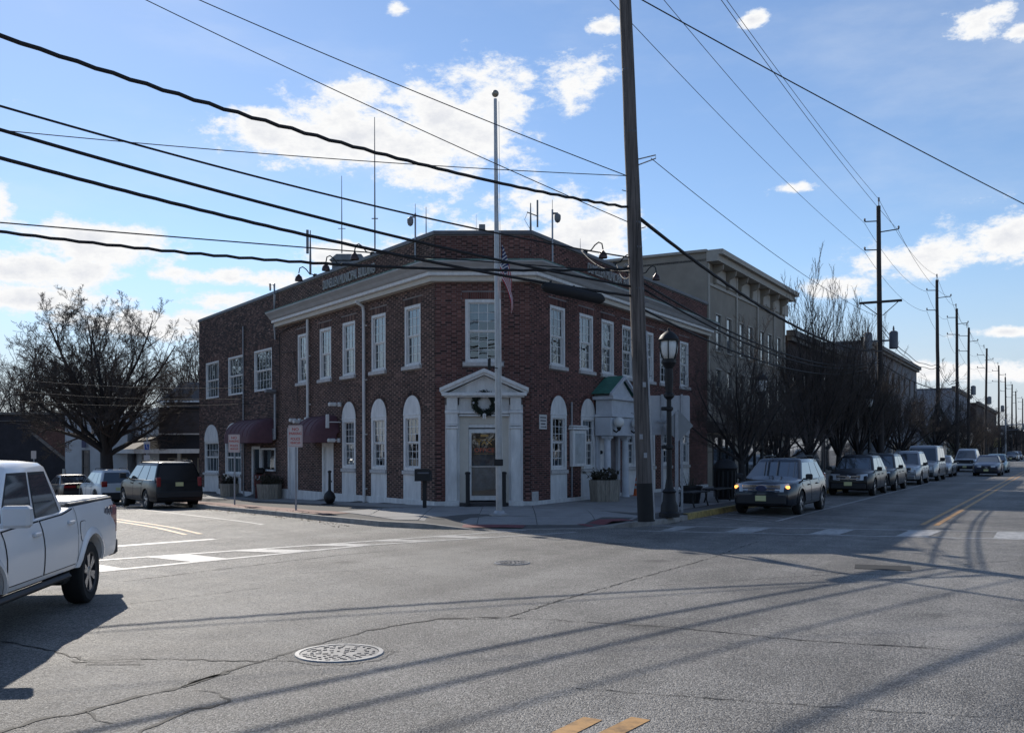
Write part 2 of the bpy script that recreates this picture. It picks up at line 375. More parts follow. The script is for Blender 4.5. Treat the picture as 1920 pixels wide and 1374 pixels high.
# ================================================================ SETTING: ground, walks, markings
def asphalt():
    m = bpy.data.materials.new('asphalt'); m.use_nodes = True; t = m.node_tree; b = t.nodes['Principled BSDF']; n_ = t.nodes.new; l = t.links.new
    co = n_('ShaderNodeNewGeometry').outputs['Position']
    v = n_('ShaderNodeTexVoronoi'); v.inputs['Scale'].default_value = 78; l(co, v.inputs['Vector'])
    v2 = n_('ShaderNodeTexNoise'); v2.inputs['Scale'].default_value = 34; v2.inputs['Detail'].default_value = 5; v2.inputs['Roughness'].default_value = .7; l(co, v2.inputs['Vector'])
    big = n_('ShaderNodeTexNoise'); big.inputs['Scale'].default_value = .22; big.inputs['Detail'].default_value = 6; big.inputs['Roughness'].default_value = .6; l(co, big.inputs['Vector'])
    mid = n_('ShaderNodeTexNoise'); mid.inputs['Scale'].default_value = 1.7; mid.inputs['Detail'].default_value = 6; l(co, mid.inputs['Vector'])
    def mth(op, a, b_):
        q = n_('ShaderNodeMath'); q.operation = op
        for i, z in enumerate((a, b_)):
            if isinstance(z, (int, float)): q.inputs[i].default_value = z
            else: l(z, q.inputs[i])
        return q.outputs[0]
    sepc = n_('ShaderNodeSeparateColor'); l(v.outputs['Color'], sepc.inputs[0])
    s = mth('ADD', mth('MULTIPLY', sepc.outputs[0], .55), mth('MULTIPLY', v2.outputs[0], .75))
    s = mth('ADD', s, mth('MULTIPLY', big.outputs[0], .62)); s = mth('ADD', s, mth('MULTIPLY', mid.outputs[0], .42))
    for ang, k in ((29.3, .50), (-33.9, .36)):                    # tyre polished bands and drips along both streets
        mp = n_('ShaderNodeMapping'); mp.vector_type = 'TEXTURE'; mp.inputs['Rotation'].default_value = (0, 0, R(-ang)); mp.inputs['Scale'].default_value = (1.1, 26, 1); l(co, mp.inputs[0])
        tk_ = n_('ShaderNodeTexNoise'); tk_.inputs['Scale'].default_value = 1.0; tk_.inputs['Detail'].default_value = 3; l(mp.outputs[0], tk_.inputs['Vector']); s = mth('ADD', s, mth('MULTIPLY', mth('SUBTRACT', tk_.outputs[0], .5), k))
    spot = n_('ShaderNodeTexVoronoi'); spot.inputs['Scale'].default_value = .55; l(co, spot.inputs['Vector']); sm = n_('ShaderNodeMapRange'); sm.inputs[1].default_value = .05; sm.inputs[2].default_value = .16; sm.inputs[3].default_value = -.20; sm.inputs[4].default_value = 0; l(spot.outputs['Distance'], sm.inputs[0]); s = mth('ADD', s, sm.outputs[0])
    rp = n_('ShaderNodeValToRGB'); e = rp.color_ramp.elements
    e[0].position = .48; e[0].color = (.042, .040, .038, 1); e[1].position = .90; e[1].color = (.36, .34, .31, 1); q = e.new(.70); q.color = (.128, .121, .112, 1)
    s = mth('MULTIPLY', s, .62); l(s, rp.inputs[0]); l(rp.outputs[0], b.inputs['Base Color'])
    rr = n_('ShaderNodeMapRange'); rr.inputs[3].default_value = .56; rr.inputs[4].default_value = .80; l(mid.outputs[0], rr.inputs[0]); l(rr.outputs[0], b.inputs['Roughness'])
    bp = n_('ShaderNodeBump'); bp.inputs['Strength'].default_value = 1.0; bp.inputs['Distance'].default_value = .012
    h = mth('ADD', mth('MULTIPLY', v.outputs['Distance'], -1.0), mth('MULTIPLY', v2.outputs[0], .8)); l(h, bp.inputs['Height']); l(bp.outputs[0], b.inputs['Normal'])
    b.inputs['Specular IOR Level'].default_value = .45
    return m
M_asph = asphalt()
def worn(name, col, wear=.5):
    m = bpy.data.materials.new(name); m.use_nodes = True; t = m.node_tree; b = t.nodes['Principled BSDF']; n_ = t.nodes.new; l = t.links.new
    co = n_('ShaderNodeNewGeometry').outputs['Position']
    a = n_('ShaderNodeTexNoise'); a.inputs['Scale'].default_value = 5; a.inputs['Detail'].default_value = 9; a.inputs['Roughness'].default_value = .75; l(co, a.inputs[0])
    rp = n_('ShaderNodeValToRGB'); e = rp.color_ramp.elements; e[0].position = wear - .14; e[1].position = wear + .10
    e[0].color = (*[c * .32 for c in col], 1); e[1].color = (*col, 1); l(a.outputs[0], rp.inputs[0]); l(rp.outputs[0], b.inputs['Base Color']); b.inputs['Roughness'].default_value = .6
    return m
M_mark = worn('road_paint_white', (.47, .46, .44), .47); M_yel = worn('road_paint_yellow', (.50, .27, .085), .46)
M_kerb = mat('kerb_concrete', (.27, .255, .235), .85, var=.35, scale=4, bump=.3); M_kyel = worn('kerb_yellow', (.42, .31, .10), .50)
M_slab = mat('pavement_slab', (.27, .26, .25), .85, var=.22, scale=1.6, bump=.3, bscale=30); M_joint = mat('pavement_joint', (.09, .085, .08), .95, var=.3)
M_paver = mat('red_paver', (.22, .12, .095), .85, var=.3, scale=6); M_tact = mat('tactile_red', (.17, .045, .05), .8, var=.3)
M_crack = mat('crack_tar', (.010, .010, .010), .8); M_iron = mat('cast_iron', (.26, .26, .26), .50, .4, var=.35, scale=9); M_iron2 = mat('worn_iron', (.14, .14, .145), .55, .4, var=.5, scale=11)

def axis(lo, hi, step, far):
    a = list(np.arange(lo, hi + .01, step)); k = step
    while a[-1] < far: k *= 1.5; a.append(a[-1] + k)
    k = step
    while a[0] > -far: k *= 1.5; a.insert(0, a[0] - k)
    return np.array(a)
xs = axis(-45, 60, 1.2, 1500); ys = axis(-12, 95, 1.2, 1500)
gz = np.array([[road_z(x, y) for x in xs] for y in ys])
gv = np.stack([np.broadcast_to(xs, gz.shape), np.broadcast_to(ys[:, None], gz.shape), gz], -1).reshape(-1, 3)
ii = np.arange(len(ys) - 1)[:, None] * len(xs) + np.arange(len(xs) - 1)[None]
mb = MB(); mb.add(gv, np.stack([ii, ii + 1, ii + 1 + len(xs), ii + len(xs)], -1).reshape(-1, 4))
road = mb.build('road', M_asph, None, smooth=2, kind='structure')

# kerb line: down the side street, round the corner, along the main street
K_MAIN = Vector((4.78, 26.8))
def main_k(s, n=0.0): return K_MAIN + RD * s + RN * n
ks_ = [LF(t, 4.30 - .055 * t) for t in (40, 34, 28, 22, 17, 12, 8, 4, 1, -1.4)]
kerb = [Vector((q.x, q.y)) for q in ks_] + [Vector(q) for q in ((-3.35, 24.75), (-2.2, 24.0), (-1.0, 23.65), (.4, 23.55), (1.8, 23.75), (3.0, 24.25), (3.95, 25.3))] + [main_k(s) for s in (0, 3, 8, 16, 26, 40, 60, 90, 140, 220)]
def dense(pl, step=1.0):
    o = [pl[0]]
    for a, b in zip(pl[:-1], pl[1:]):
        k = max(1, int((b - a).length / step)); k = min(k, 30)
        o += [a.lerp(b, (i + 1) / k) for i in range(k)]
    return o
kd = dense(kerb)
def norms(pl):
    r = []
    for i in range(len(pl)):
        t = (pl[min(i + 1, len(pl) - 1)] - pl[max(i - 1, 0)]).normalized(); r.append(Vector((t.y, -t.x)))   # to the road side
    return r
kn = norms(kd)
mk, my = MB(), MB()
for i in range(len(kd) - 1):
    q = my if (kd[i].x > 4.0 and kd[i].y > 25.2 and kd[i].y < 60) else mk
    ramp = lambda p: (0.015 if (-1.9 < p.x < 3.0 and p.y < 24.7) else 0.13)
    a0, a1 = kd[i], kd[i + 1]; b0, b1 = a0 - kn[i] * .16, a1 - kn[i + 1] * .16
    za, zb = road_z(a0.x, a0.y), road_z(a1.x, a1.y); ha, hb = za + ramp(a0), zb + ramp(a1)
    if q is my: ha, hb = za + .16, zb + .16
    q.add([(a0.x, a0.y, za - .2), (a1.x, a1.y, zb - .2), (a1.x - kn[i + 1].x * .02, a1.y - kn[i + 1].y * .02, hb), (a0.x - kn[i].x * .02, a0.y - kn[i].y * .02, ha), (b1.x, b1.y, hb + .004), (b0.x, b0.y, ha + .004)],
          [(0, 1, 2, 3), (3, 2, 4, 5)])
mk.build('kerb', M_kerb, None, kind='structure'); my.build('kerb', M_kyel, None, kind='structure')

# walks: a jointed base sheet with concrete slabs standing proud of it
def walkh(x, y):
    best = 1e9; k = 0
    for i, p in enumerate(kd):
        d_ = (p.x - x) ** 2 + (p.y - y) ** 2
        if d_ < best: best = d_; k = i
    d_ = math.sqrt(best); p = kd[k]; zk = road_z(p.x, p.y)
    rampk = 0.02 if (-1.9 < p.x < 3.0 and p.y < 24.7) else (.16 if p.y < 60 and p.x > 4 else .13)
    w = min(1, d_ / 3.4); w = w * w * (3 - 2 * w)
    t, o = side_t(x, y)
    zf = (.19 - .022 * max(0, t)) if o > -.3 else .19
    return (zk + rampk) * (1 - w) + zf * w
inner = [LF(40, -1.0), LF(0, -1.0), RF(0, -1.0), RF(220, -1.0)]
base = MB(); kin = [p - n * .15 for p, n in zip(kd, kn)]
def nearest_inner(p):
    t, o = side_t(p.x, p.y); q = p - CRp
    if o > 0 and t > 0: r = LF(t, -.3)
    elif q.dot(RN) > 0 and q.dot(RD) > 0: r = RF(q.dot(RD), -.3)
    else:
        f = min(1, max(0, (p.x + 3.6) / 7.6)); r = Vector((CLp.x - .1 + f * 3.2, 30.8, 0))
    return Vector((r.x, r.y))
prev = None
for p in kin:
    q = nearest_inner(p); row = []
    for k in range(7):
        c = p.lerp(q, k / 6); row.append((c.x, c.y, walkh(c.x, c.y) - .004))
    if prev: 
        vs = prev + row; base.add(vs, [(k, 7 + k, 8 + k, k + 1) for k in range(6)])
    prev = row
sw = base.build('sidewalk', M_joint, None, smooth=2, kind='structure')
def clip(poly, pl):                                  # convex clip, pl ccw
    for i in range(len(pl)):
        a, b = pl[i], pl[(i + 1) % len(pl)]; e = b - a; o = []
        for j in range(len(poly)):
            p, q = poly[j], poly[(j + 1) % len(poly)]
            sp = e.x * (p.y - a.y) - e.y * (p.x - a.x); sq = e.x * (q.y - a.y) - e.y * (q.x - a.x)
            if sp >= 0: o.append(p)
            if (sp >= 0) != (sq >= 0): o.append(p.lerp(q, sp / (sp - sq)))
        poly = o
        if len(poly) < 3: return []
    return poly
def slabs(region, org, xd, size, n0, n1, m0, m1, name, mt):
    ar = sum(region[i].x * region[(i + 1) % len(region)].y - region[(i + 1) % len(region)].x * region[i].y for i in range(len(region)))
    if ar < 0: region = region[::-1]
    xd = Vector(xd).normalized(); yd = Vector((-xd.y, xd.x)); g = .012
    for i in range(n0, n1):
        for j in range(m0, m1):
            c = [Vector(org) + xd * (a * size[0]) + yd * (b * size[1]) for a, b in ((i, j), (i + 1, j), (i + 1, j + 1), (i, j + 1))]
            m_ = sum(c, Vector((0, 0))) / 4
            c = clip([m_ + (p - m_) * (1 - g) for p in c], region)
            if len(c) < 3: continue
            a_ = abs(sum(c[k].x * c[(k + 1) % len(c)].y - c[(k + 1) % len(c)].x * c[k].y for k in range(len(c)))) / 2
            if a_ < .03: continue
            dz = rng.uniform(0.006, .014); n = len(c); b = MB()
            b.add([(p.x, p.y, walkh(p.x, p.y) + dz) for p in c] + [(p.x, p.y, walkh(p.x, p.y) - .03) for p in c],
                  [list(range(n))] + [(k, n + k, n + (k + 1) % n, (k + 1) % n) for k in range(n)])
            b.build(name, mt, sw)
v2 = lambda q: Vector((q.x, q.y))
kb = lambda t: v2(LF(t, 4.30 - .055 * t - 1.05))      # edge between slabs and the paver strip
slabs([v2(LF(0, -.02)), kb(0), kb(27), v2(LF(27, -.02))], v2(LF(0, 0)), LD, (1.5, 1.35), 0, 18, -3, 1, 'slab', M_slab)
slabs([v2(RF(0, .02)), v2(RF(60, .02)), main_k(59 - 0.6, -.18), main_k(-1.2, -.9)], v2(RF(0, 0)), RD, (1.5, 1.35), -1, 40, -5, 1, 'slab', M_slab)
slabs([v2(LF(0, -.02)), v2(RF(0, .02)), main_k(-1.2, -.9), Vector((2.9, 24.5)), Vector((1.2, 24.45)), Vector((-1.2, 24.45)), Vector((-3.0, 25.2)), kb(0)], (-.88, 30.5), (1, 0), (1.5, 1.5), -5, 5, -6, 1, 'slab', M_slab)
pv = MB()
def strip(mb_, A, B, n, z0):
    for i in range(n):
        a, b, c, d_ = A(i / n), A((i + 1) / n), B((i + 1) / n), B(i / n)
        mb_.add([(q.x, q.y, walkh(q.x, q.y) + z0) for q in (a, b, c, d_)], [(0, 1, 2, 3)])
strip(pv, lambda f: kb(-1 + 31 * f), lambda f: v2(LF(-1 + 31 * f, 4.30 - .055 * (-1 + 31 * f) - .17)), 24, .006)
pv.build('paver_strip', M_paver, None, kind='structure')
tc_ = MB()
for a, b in (((-1.45, 23.95), (.25, 23.72)), ((1.9, 24.0), (3.05, 24.62))):
    a, b = Vector(a), Vector(b); n = Vector((-(b - a).y, (b - a).x)).normalized() * .62
    strip(tc_, lambda f: a.lerp(b, f), lambda f: a.lerp(b, f) + n, 4, .016)
tc_.build('tactile_paving', M_tact, None, kind='structure')

# painted markings, 4-8 mm above the road
def mark(name, poly, mt, z=.005):
    pts = []
    for a, b in zip(poly, poly[1:] + poly[:1]):
        k = max(1, int((b - a).length / .8)); pts += [a.lerp(b, i / k) for i in range(k)]
    me = bpy.data.meshes.new(name); import bmesh
    bm = bmesh.new(); vs = [bm.verts.new((p.x, p.y, road_z(p.x, p.y) + z)) for p in pts]
    f = bm.faces.new(vs); bmesh.ops.triangulate(bm, faces=[f]); bmesh.ops.recalc_face_normals(bm, faces=bm.faces)
    for q in bm.faces:
        if q.normal.z < 0: q.normal_flip()
    bm.to_mesh(me); bm.free(); me.materials.append(mt)
    o = bpy.data.objects.new(name, me); COL.objects.link(o); o['kind'] = 'structure'
def line(name, a, b, w, mt, z=.005):
    n = Vector((-(b - a).y, (b - a).x)).normalized() * (w / 2)
    mark(name, [a - n, b - n, b + n, a + n], mt, z)
G = lambda x, y: v2(gp(x, y))
# crossing of the main street
ca0, ca1 = G(1222, 985.4), G(1990, 998.5); cb0, cb1 = G(1195, 994.8), G(1990, 1012.8)
line('crosswalk_line', ca0, ca1, .16, M_mark); line('crosswalk_line', cb0, cb1, .16, M_mark)
for b0, b1, t0, t1 in ((1238, 1266, 1268, 1308), (1357, 1410, 1390, 1446), (1516, 1573, 1552, 1603), (1679, 1739, 1704, 1765), (1862, 1940, 1870, 1960)):
    yb = lambda x: 995 + (x - 1240) * .0237; yt = lambda x: 985.8 + (x - 1240) * .0171
    mark('crosswalk_bar', [G(b0, yb(b0) - .5), G(b1, yb(b1) - .5), G(t1, yt(t1) + .8), G(t0, yt(t0) + .8)], M_mark, .006)
# parking lane line, hatch, double yellow, second stop line
line('parking_line', main_k(.55, 2.25), main_k(34, 2.25), .11, M_mark)
for s in (1.4, 2.9, 9.5, 11): line('parking_hatch', main_k(s, .15), main_k(s - 1.3, 2.2), .10, M_mark, .007)
for n in (5.80, 6.12): line('centre_line', main_k(.9, n), main_k(240, n), .13, M_yel)
line('stop_line', main_k(35, .3), main_k(35, 11.5), .35, M_mark, .006); line('stop_line', main_k(60, .3), main_k(60, 5.6), .4, M_mark, .006); line('crosswalk_line', main_k(46, .3), main_k(46, 11.5), .3, M_mark, .006)
# side street crossing, stop line, centre line
line('crosswalk_line', G(120, 1055), G(985, 993.8), .17, M_mark); line('crosswalk_line', G(120, 1077.5), G(700, 1021), .17, M_mark); line('crosswalk_line', G(700, 1021), G(1080, 997.5), .16, M_mark)
up_ = lambda x: 1055 - (x - 120) * .07075
lo_ = lambda x: 1077.5 - (x - 120) * .09741 if x < 700 else 1021 - (x - 700) * .06184
for b0, b1, t0, t1 in ((140, 235, 60, 150), (364, 430, 272, 350), (539, 590, 431, 486), (665, 706, 572, 634), (788, 822, 691, 734), (890, 926, 803, 842)):
    mark('crosswalk_bar', [G(b0, lo_(b0)), G(b1, lo_(b1)), G(t1, up_(t1)), G(t0, up_(t0))], M_mark, .006)
line('stop_line', G(150, 1029), G(402, 1010.5), .30, M_mark)
for dx in (0, .34): line('centre_line', v2(LF(-3.9, 8.35 + dx)), v2(LF(30, 8.35 + dx)), .12, M_yel)
line('lane_line', v2(LF(-2.0, 6.2)), v2(LF(14, 5.6)), .10, M_mark)
# foreground yellow dashes
for x in (1090, 1180): line('centre_line', G(x + 22, 1347), G(x - 85, 1400), .15, M_yel)
# cracks: jagged dark ribbons
def crack(pts, w):
    p = [G(*q) for q in pts]; o = [p[0]]
    for a, b in zip(p[:-1], p[1:]):
        k = max(2, int((b - a).length / .09))
        o += [a.lerp(b, (i + 1) / k) + (Vector(rng.normal(0, .016, 2)) if i < k - 1 else Vector((0, 0))) for i in range(k)]
    n = norms(o); m = MB(); prev = None
    for i, (q, r_) in enumerate(zip(o, n)):
        ww = w * 1.5 * (.25 + rng.random() ** 1.5 * 1.2) * min(1, (len(o) - i) / 8 + .15)
        row = [(q.x - r_.x * ww / 2, q.y - r_.y * ww / 2, .0045), (q.x + r_.x * ww / 2, q.y + r_.y * ww / 2, .0045)]
        if prev: m.add(prev + row, [(0, 1, 3, 2)])
        prev = row
    m.build('crack', M_crack, None, kind='structure')
crack([(-40, 1385), (60, 1352), (160, 1334), (240, 1310), (340, 1288), (400, 1268), (470, 1245), (540, 1225), (620, 1200), (700, 1180), (820, 1160), (955, 1156)], .035)
crack([(340, 1288), (385, 1273), (430, 1258)], .07); crack([(160, 1334), (180, 1350), (215, 1357)], .02); crack([(240, 1385), (290, 1360), (350, 1334), (430, 1315), (412, 1300), (365, 1293)], .03)
crack([(-20, 1198), (60, 1212), (120, 1225), (165, 1238), (280, 1235), (420, 1238), (560, 1240)], .022); crack([(135, 1239), (200, 1243), (268, 1238)], .05)
crack([(720, 1222), (760, 1222)], .012); crack([(955, 1156), (1040, 1128), (1120, 1106), (1210, 1080), (1330, 1047), (1420, 1015)], .02)
crack([(820, 1160), (1000, 1160), (1250, 1175), (1500, 1200), (1750, 1215), (1930, 1230)], .016); crack([(230, 1090), (420, 1066), (640, 1040), (760, 1030)], .02); crack([(560, 1075), (700, 1068), (830, 1056)], .012)

# repaired patches and long construction seams
M_pat = asphalt(); M_pat.name = 'asphalt_patch'; _n = [q for q in M_pat.node_tree.nodes if q.type == 'VALTORGB'][0].color_ramp.elements
for q in _n: q.color = tuple(c * .78 for c in q.color[:3]) + (1,)
mark('asphalt_patch', [G(1560, 1052), G(1760, 1060), G(1745, 1082), G(1520, 1072)], M_pat, .003); mark('asphalt_patch', [G(175, 1228), G(262, 1230), G(268, 1246), G(160, 1246)], M_pat, .0035)

for a, b in (((700, 1043), (1260, 1014)), ((1230, 1098), (1960, 1046)), ((-20, 1160), (520, 1098)), ((1080, 1290), (1960, 1352))): crack([a, ((a[0] + b[0]) / 2, (a[1] + b[1]) / 2 + 2), b], .010)
# manholes and drain covers
def manhole(x, y, rad, label):
    p = gp(x, y); n_ = 28; mark('asphalt_patch', [Vector((p.x + rad * (1.22 + .06 * math.sin(i * 2.3)) * math.cos(2 * math.pi * i / n_), p.y + rad * (1.22 + .06 * math.sin(i * 2.3)) * math.sin(2 * math.pi * i / n_))) for i in range(n_)], M_pat, .0032); t = thing('manhole_cover', label, 'manhole cover', p, 0, 'manhole covers in the road')
    m = MB(); m.lathe([(rad * .90, .004), (rad * .90, .016), (rad, .016), (rad * 1.02, .003)], 40, cap=False); m.build('ring', M_iron, t, 30, world=False)
    m = MB(); m.lathe([(rad * .885, .001), (rad * .885, .010), (0.001, .010)], 40, cap=False); m.build('lid', M_iron2, t, 30, world=False)
    m = MB()
    for rr in np.arange(.07, rad * .84, .062):
        k = int(2 * math.pi * rr / .075)
        for i in range(k):
            a = 2 * math.pi * i / k + rr * 9; s_ = .019 * (.5 + .7 * rng.random())
            if rng.random() < .22: continue
            m.box((rr * math.cos(a) - s_, rr * math.sin(a) - s_, .010), (rr * math.cos(a) + s_, rr * math.sin(a) + s_, .017))
    m.build('tread', M_iron2, t, kind='stuff', world=False)
manhole(636.5, 1225, .41, 'large round iron manhole cover beside the long crack in the foreground')
manhole(960, 1055.5, .30, 'small worn manhole cover in the middle of the crossing, beyond the large one')
dr = gp(1655, 1064); t = thing('drain_cover', 'dark flat drain patch set in the lane in front of the main street crosswalk', 'drain cover', dr, -.35)
m = MB(); m.cbox((0, 0, .004), (.85, .62, .012), .004); m.build('plate', M_crack, t, world=False)

# ================================================================ BRICK BUILDINGS
def facade_m(O, xd):        # x along the wall to the right as seen from the street, y into the wall, z up
    return frame_m((O.x, O.y), xd)
def wall_panel(parent, M, L, z0, z1, holes, mt, depth=.16, name='wall'):
    ts = sorted({0, L, *[h[0] for h in holes], *[h[1] for h in holes]}); zs = sorted({z0, z1, *[h[2] for h in holes], *[h[3] for h in holes]})
    ts = [q for q in ts if 0 <= q <= L]; zs = [q for q in zs if z0 <= q <= z1]
    m = MB(M)
    for a, b in zip(ts[:-1], ts[1:]):
        for c, d in zip(zs[:-1], zs[1:]):
            x, y = (a + b) / 2, (c + d) / 2
            if any(h[0] < x < h[1] and h[2] < y < h[3] for h in holes): continue
            m.quad((a, .008, c), (b, .008, c), (b, .008, d), (a, .008, d))
    for h in holes:
        a, b, c, d = h[:4]
        for p, q in (((a, c), (a, d)), ((a, d), (b, d)), ((b, d), (b, c)), ((b, c), (a, c))):
            m.quad((p[0], .008, p[1]), (q[0], .008, q[1]), (q[0], depth, q[1]), (p[0], depth, p[1]))
    return m.build(name, mt, parent)
CH = .0678
def bricks(parent, M, L, z0, z1, holes, circles, style, mt, singles=None, dark=.0):
    rects = []; tones = []; sing = []
    n = int((z1 - z0) / CH)
    for k in range(n):
        a = z0 + k * CH; b = a + CH - .011
        iv = [(0.0, L)]
        for h in holes:
            if h[2] < b - .012 and h[3] > a + .012:
                o = []
                for p, q in iv:
                    if h[1] <= p or h[0] >= q: o.append((p, q)); continue
                    if h[0] > p: o.append((p, h[0]))
                    if h[1] < q: o.append((h[1], q))
                iv = o
        for cx, cz, r in circles:
            d = (a + b) / 2 - cz
            if 0 <= d < r:
                w = math.sqrt(r * r - d * d); o = []
                for p, q in iv:
                    if cx + w <= p or cx - w >= q: o.append((p, q)); continue
                    if cx - w > p: o.append((p, cx - w))
                    if cx + w < q: o.append((cx + w, q))
                iv = o
        if style == 'flemish': seq = [.203, .098]; off = 0 if k % 2 else -.1575 - .0
        else:
            hd = (k % 6 == 5); seq = [.098] if hd else [.203]; off = -.053 if hd else (0 if k % 2 else -.106)
        x = off; i = 0
        while x < L:
            w = seq[i % len(seq)]; i += 1; e = x + w
            for p, q in iv:
                s0, s1 = max(x, p + .001), min(e, q - .001)
                if s1 - s0 > .025:
                    head = w < .15
                    if style == 'flemish': tn = rng.normal(.80, .14) if head else rng.normal(.34, .17)
                    else: tn = rng.normal(.52, .24) if rng.random() > .12 else rng.random() * .2
                    full = (s1 - s0) > .2
                    if singles and full and singles[0] < (s0 + s1) / 2 < singles[1] and singles[2] < a < singles[3] and len(sing) < 290: sing.append((s0, a))
                    else: rects.append((s0, s1, a, b)); tones.append(min(1, max(0, tn - dark)))
            x = e + .0115
    r = np.array(rects); k = len(r); f = rng.uniform(-.0025, .0015, k); bk = np.full(k, .0095)
    V = np.empty((k, 8, 3))
    for c, (xi, zi) in enumerate(((0, 2), (1, 2), (1, 3), (0, 3))):
        V[:, c, 0] = r[:, xi]; V[:, c, 2] = r[:, zi]; V[:, c, 1] = f; V[:, 4 + c, 0] = r[:, xi]; V[:, 4 + c, 2] = r[:, zi]; V[:, 4 + c, 1] = bk
    F = np.array([(0, 1, 2, 3), (1, 0, 4, 5), (2, 1, 5, 6), (3, 2, 6, 7), (0, 3, 7, 4)])
    m = MB(M); m.add(V.reshape(-1, 3), (F[None] + np.arange(k)[:, None, None] * 8).reshape(-1, 4))
    o = m.build('brickwork', mt, parent, kind='stuff')
    at_ = o.data.attributes.new('tone', 'FLOAT', 'FACE'); at_.data.foreach_set('value', np.repeat(np.array(tones), 5))
    if sing:
        q = MB(); q.cbox((.1015, .004, (CH - .009) / 2), (.203, .0115, CH - .009), .002); me = q.mesh('brick', M_brick1)
        for s0, a in sing: inst('brick', me, parent, M @ Matrix.Translation((s0, rng.uniform(-.002, .002), a)))
def soldiers(parent, M, spans, arches, mt):                       # lintels of standing bricks and arch rings
    V = []; tones = []; m = MB(M)
    for a, b, z in spans:
        n = int((b - a) / .0678)
        for i in range(n):
            x = a + (b - a) * i / n; w = (b - a) / n - .008
            m.box((x, -.002, z + .006), (x + w, .009, z + .214)); tones += [rng.normal(.45, .2)] * 6
    for cx, cz, r in arches:
        n = int(math.pi * r / .068)
        for i in range(n):
            a0 = math.pi * i / n + .006; a1 = math.pi * (i + 1) / n - .006; p = [(cx + q * math.cos(g), cz + q * math.sin(g)) for q, g in ((r + .002, a0), (r + .112, a0), (r + .112, a1), (r + .002, a1))]
            m.prism([(x_, z_) for x_, z_ in p][::-1], -.012, .0095, 'y'); tones += [rng.normal(.35, .2)] * 6
    o = m.build('brick_arch', mt, parent, kind='stuff'); t_ = np.clip(np.array(tones[:len(o.data.polygons)]), 0, 1)
    at_ = o.data.attributes.new('tone', 'FLOAT', 'FACE'); at_.data.foreach_set('value', t_)

MC = {}
def window(parent, M, x, z, w, h, cols, rows, deep=.09, cas=.10, sill=True, curtain=None, split=.5, mt=None, tint=None):
    mt = mt or M_white2; key = (round(w, 3), round(h, 3), cols, rows, deep, cas, mt.name)
    B = M @ Matrix.Translation((x, 0, z))
    if key not in MC:
        f = MB(); y0, y1 = deep - .075, deep + .06
        for a, b in (((0, 0), (cas, h)), ((w - cas, 0), (w, h))): f.box((a[0], y0, a[1]), (b[0], y1, b[1]))
        f.box((cas, y0, h - cas), (w - cas, y1, h)); f.box((cas, y0 - .02, 0), (w - cas, y1, cas * .75))
        iw = w - 2 * cas; z0 = cas * .75; ih = h - cas - z0; r = .045; hh = ih * split
        def sash(zz, hs, y, nr):
            q = MB(); q.box((0, y, 0), (r, y + .035, hs)); q.box((iw - r, y, 0), (iw, y + .035, hs)); q.box((r, y, 0), (iw - r, y + .035, r)); q.box((r, y, hs - r * .8), (iw - r, y + .035, hs))
            pw = (iw - 2 * r) / cols; ph = (hs - 1.8 * r) / nr; b = .009
            for i in range(1, cols): q.box((r + i * pw - b, y + .006, r), (r + i * pw + b, y + .026, hs - r * .8))
            for j in range(1, nr): q.box((r, y + .008, r + j * ph - b), (iw - r, y + .024, r + j * ph + b))
            return q.mesh('sash', mt), [(cas + r + i * pw, y + .018, zz + r + j * ph) for i in range(cols) for j in range(nr)], pw, ph
        lo, pl, pw, ph = sash(z0, hh, deep + .01, rows[0]); hi, pu, pw2, ph2 = sash(z0 + hh, ih - hh, deep - .022, rows[1])
        g1 = MB(); g1.quad((.004, 0, .004), (pw - .004, 0, .004), (pw - .004, 0, ph - .004), (.004, 0, ph - .004))
        g2 = MB(); g2.quad((.004, 0, .004), (pw2 - .004, 0, .004), (pw2 - .004, 0, ph2 - .004), (.004, 0, ph2 - .004))
        s = MB(); s.cbox((w / 2, -.01, -.062), (w + .16, .15, .12), .008)
        MC[key] = (f.mesh('window', mt), lo, hi, (cas, 0, z0), (cas, 0, z0 + hh), g1.mesh('pane', M_glass), g2.mesh('pane', M_glass), pl, pu, s.mesh('sill', M_stone))
    fm, lo, hi, ol, oh, g1, g2, pl, pu, sm = MC[key]
    o = inst('window', fm, parent, B)
    inst('sash', lo, o, B @ Matrix.Translation(ol)); inst('sash', hi, o, B @ Matrix.Translation(oh))
    for q, g in [(q, g1) for q in pl] + [(q, g2) for q in pu]:
        inst('pane', g, o, B @ Matrix.Translation(q) @ Matrix.Rotation(R(rng.normal(0, .35)), 4, 'Z') @ Matrix.Rotation(R(rng.normal(0, .3)), 4, 'X'))
    if sill: inst('sill', sm, o, B)
    if curtain:
        for (f0, f1) in curtain:
            c = MB(); n = 16
            for i in range(n):
                xa, xb = cas + (w - 2 * cas) * i / n, cas + (w - 2 * cas) * (i + 1) / n; ya, yb = deep + .11 + .012 * math.sin(i * 1.7), deep + .11 + .012 * math.sin((i + 1) * 1.7)
                c.quad((xa, ya, h * f0), (xb, yb, h * f0), (xb, yb, h * f1), (xa, ya, h * f1))
            c.M = None; me = c.mesh('blind', M_curtain); inst('blind', me, o, B)
    return o

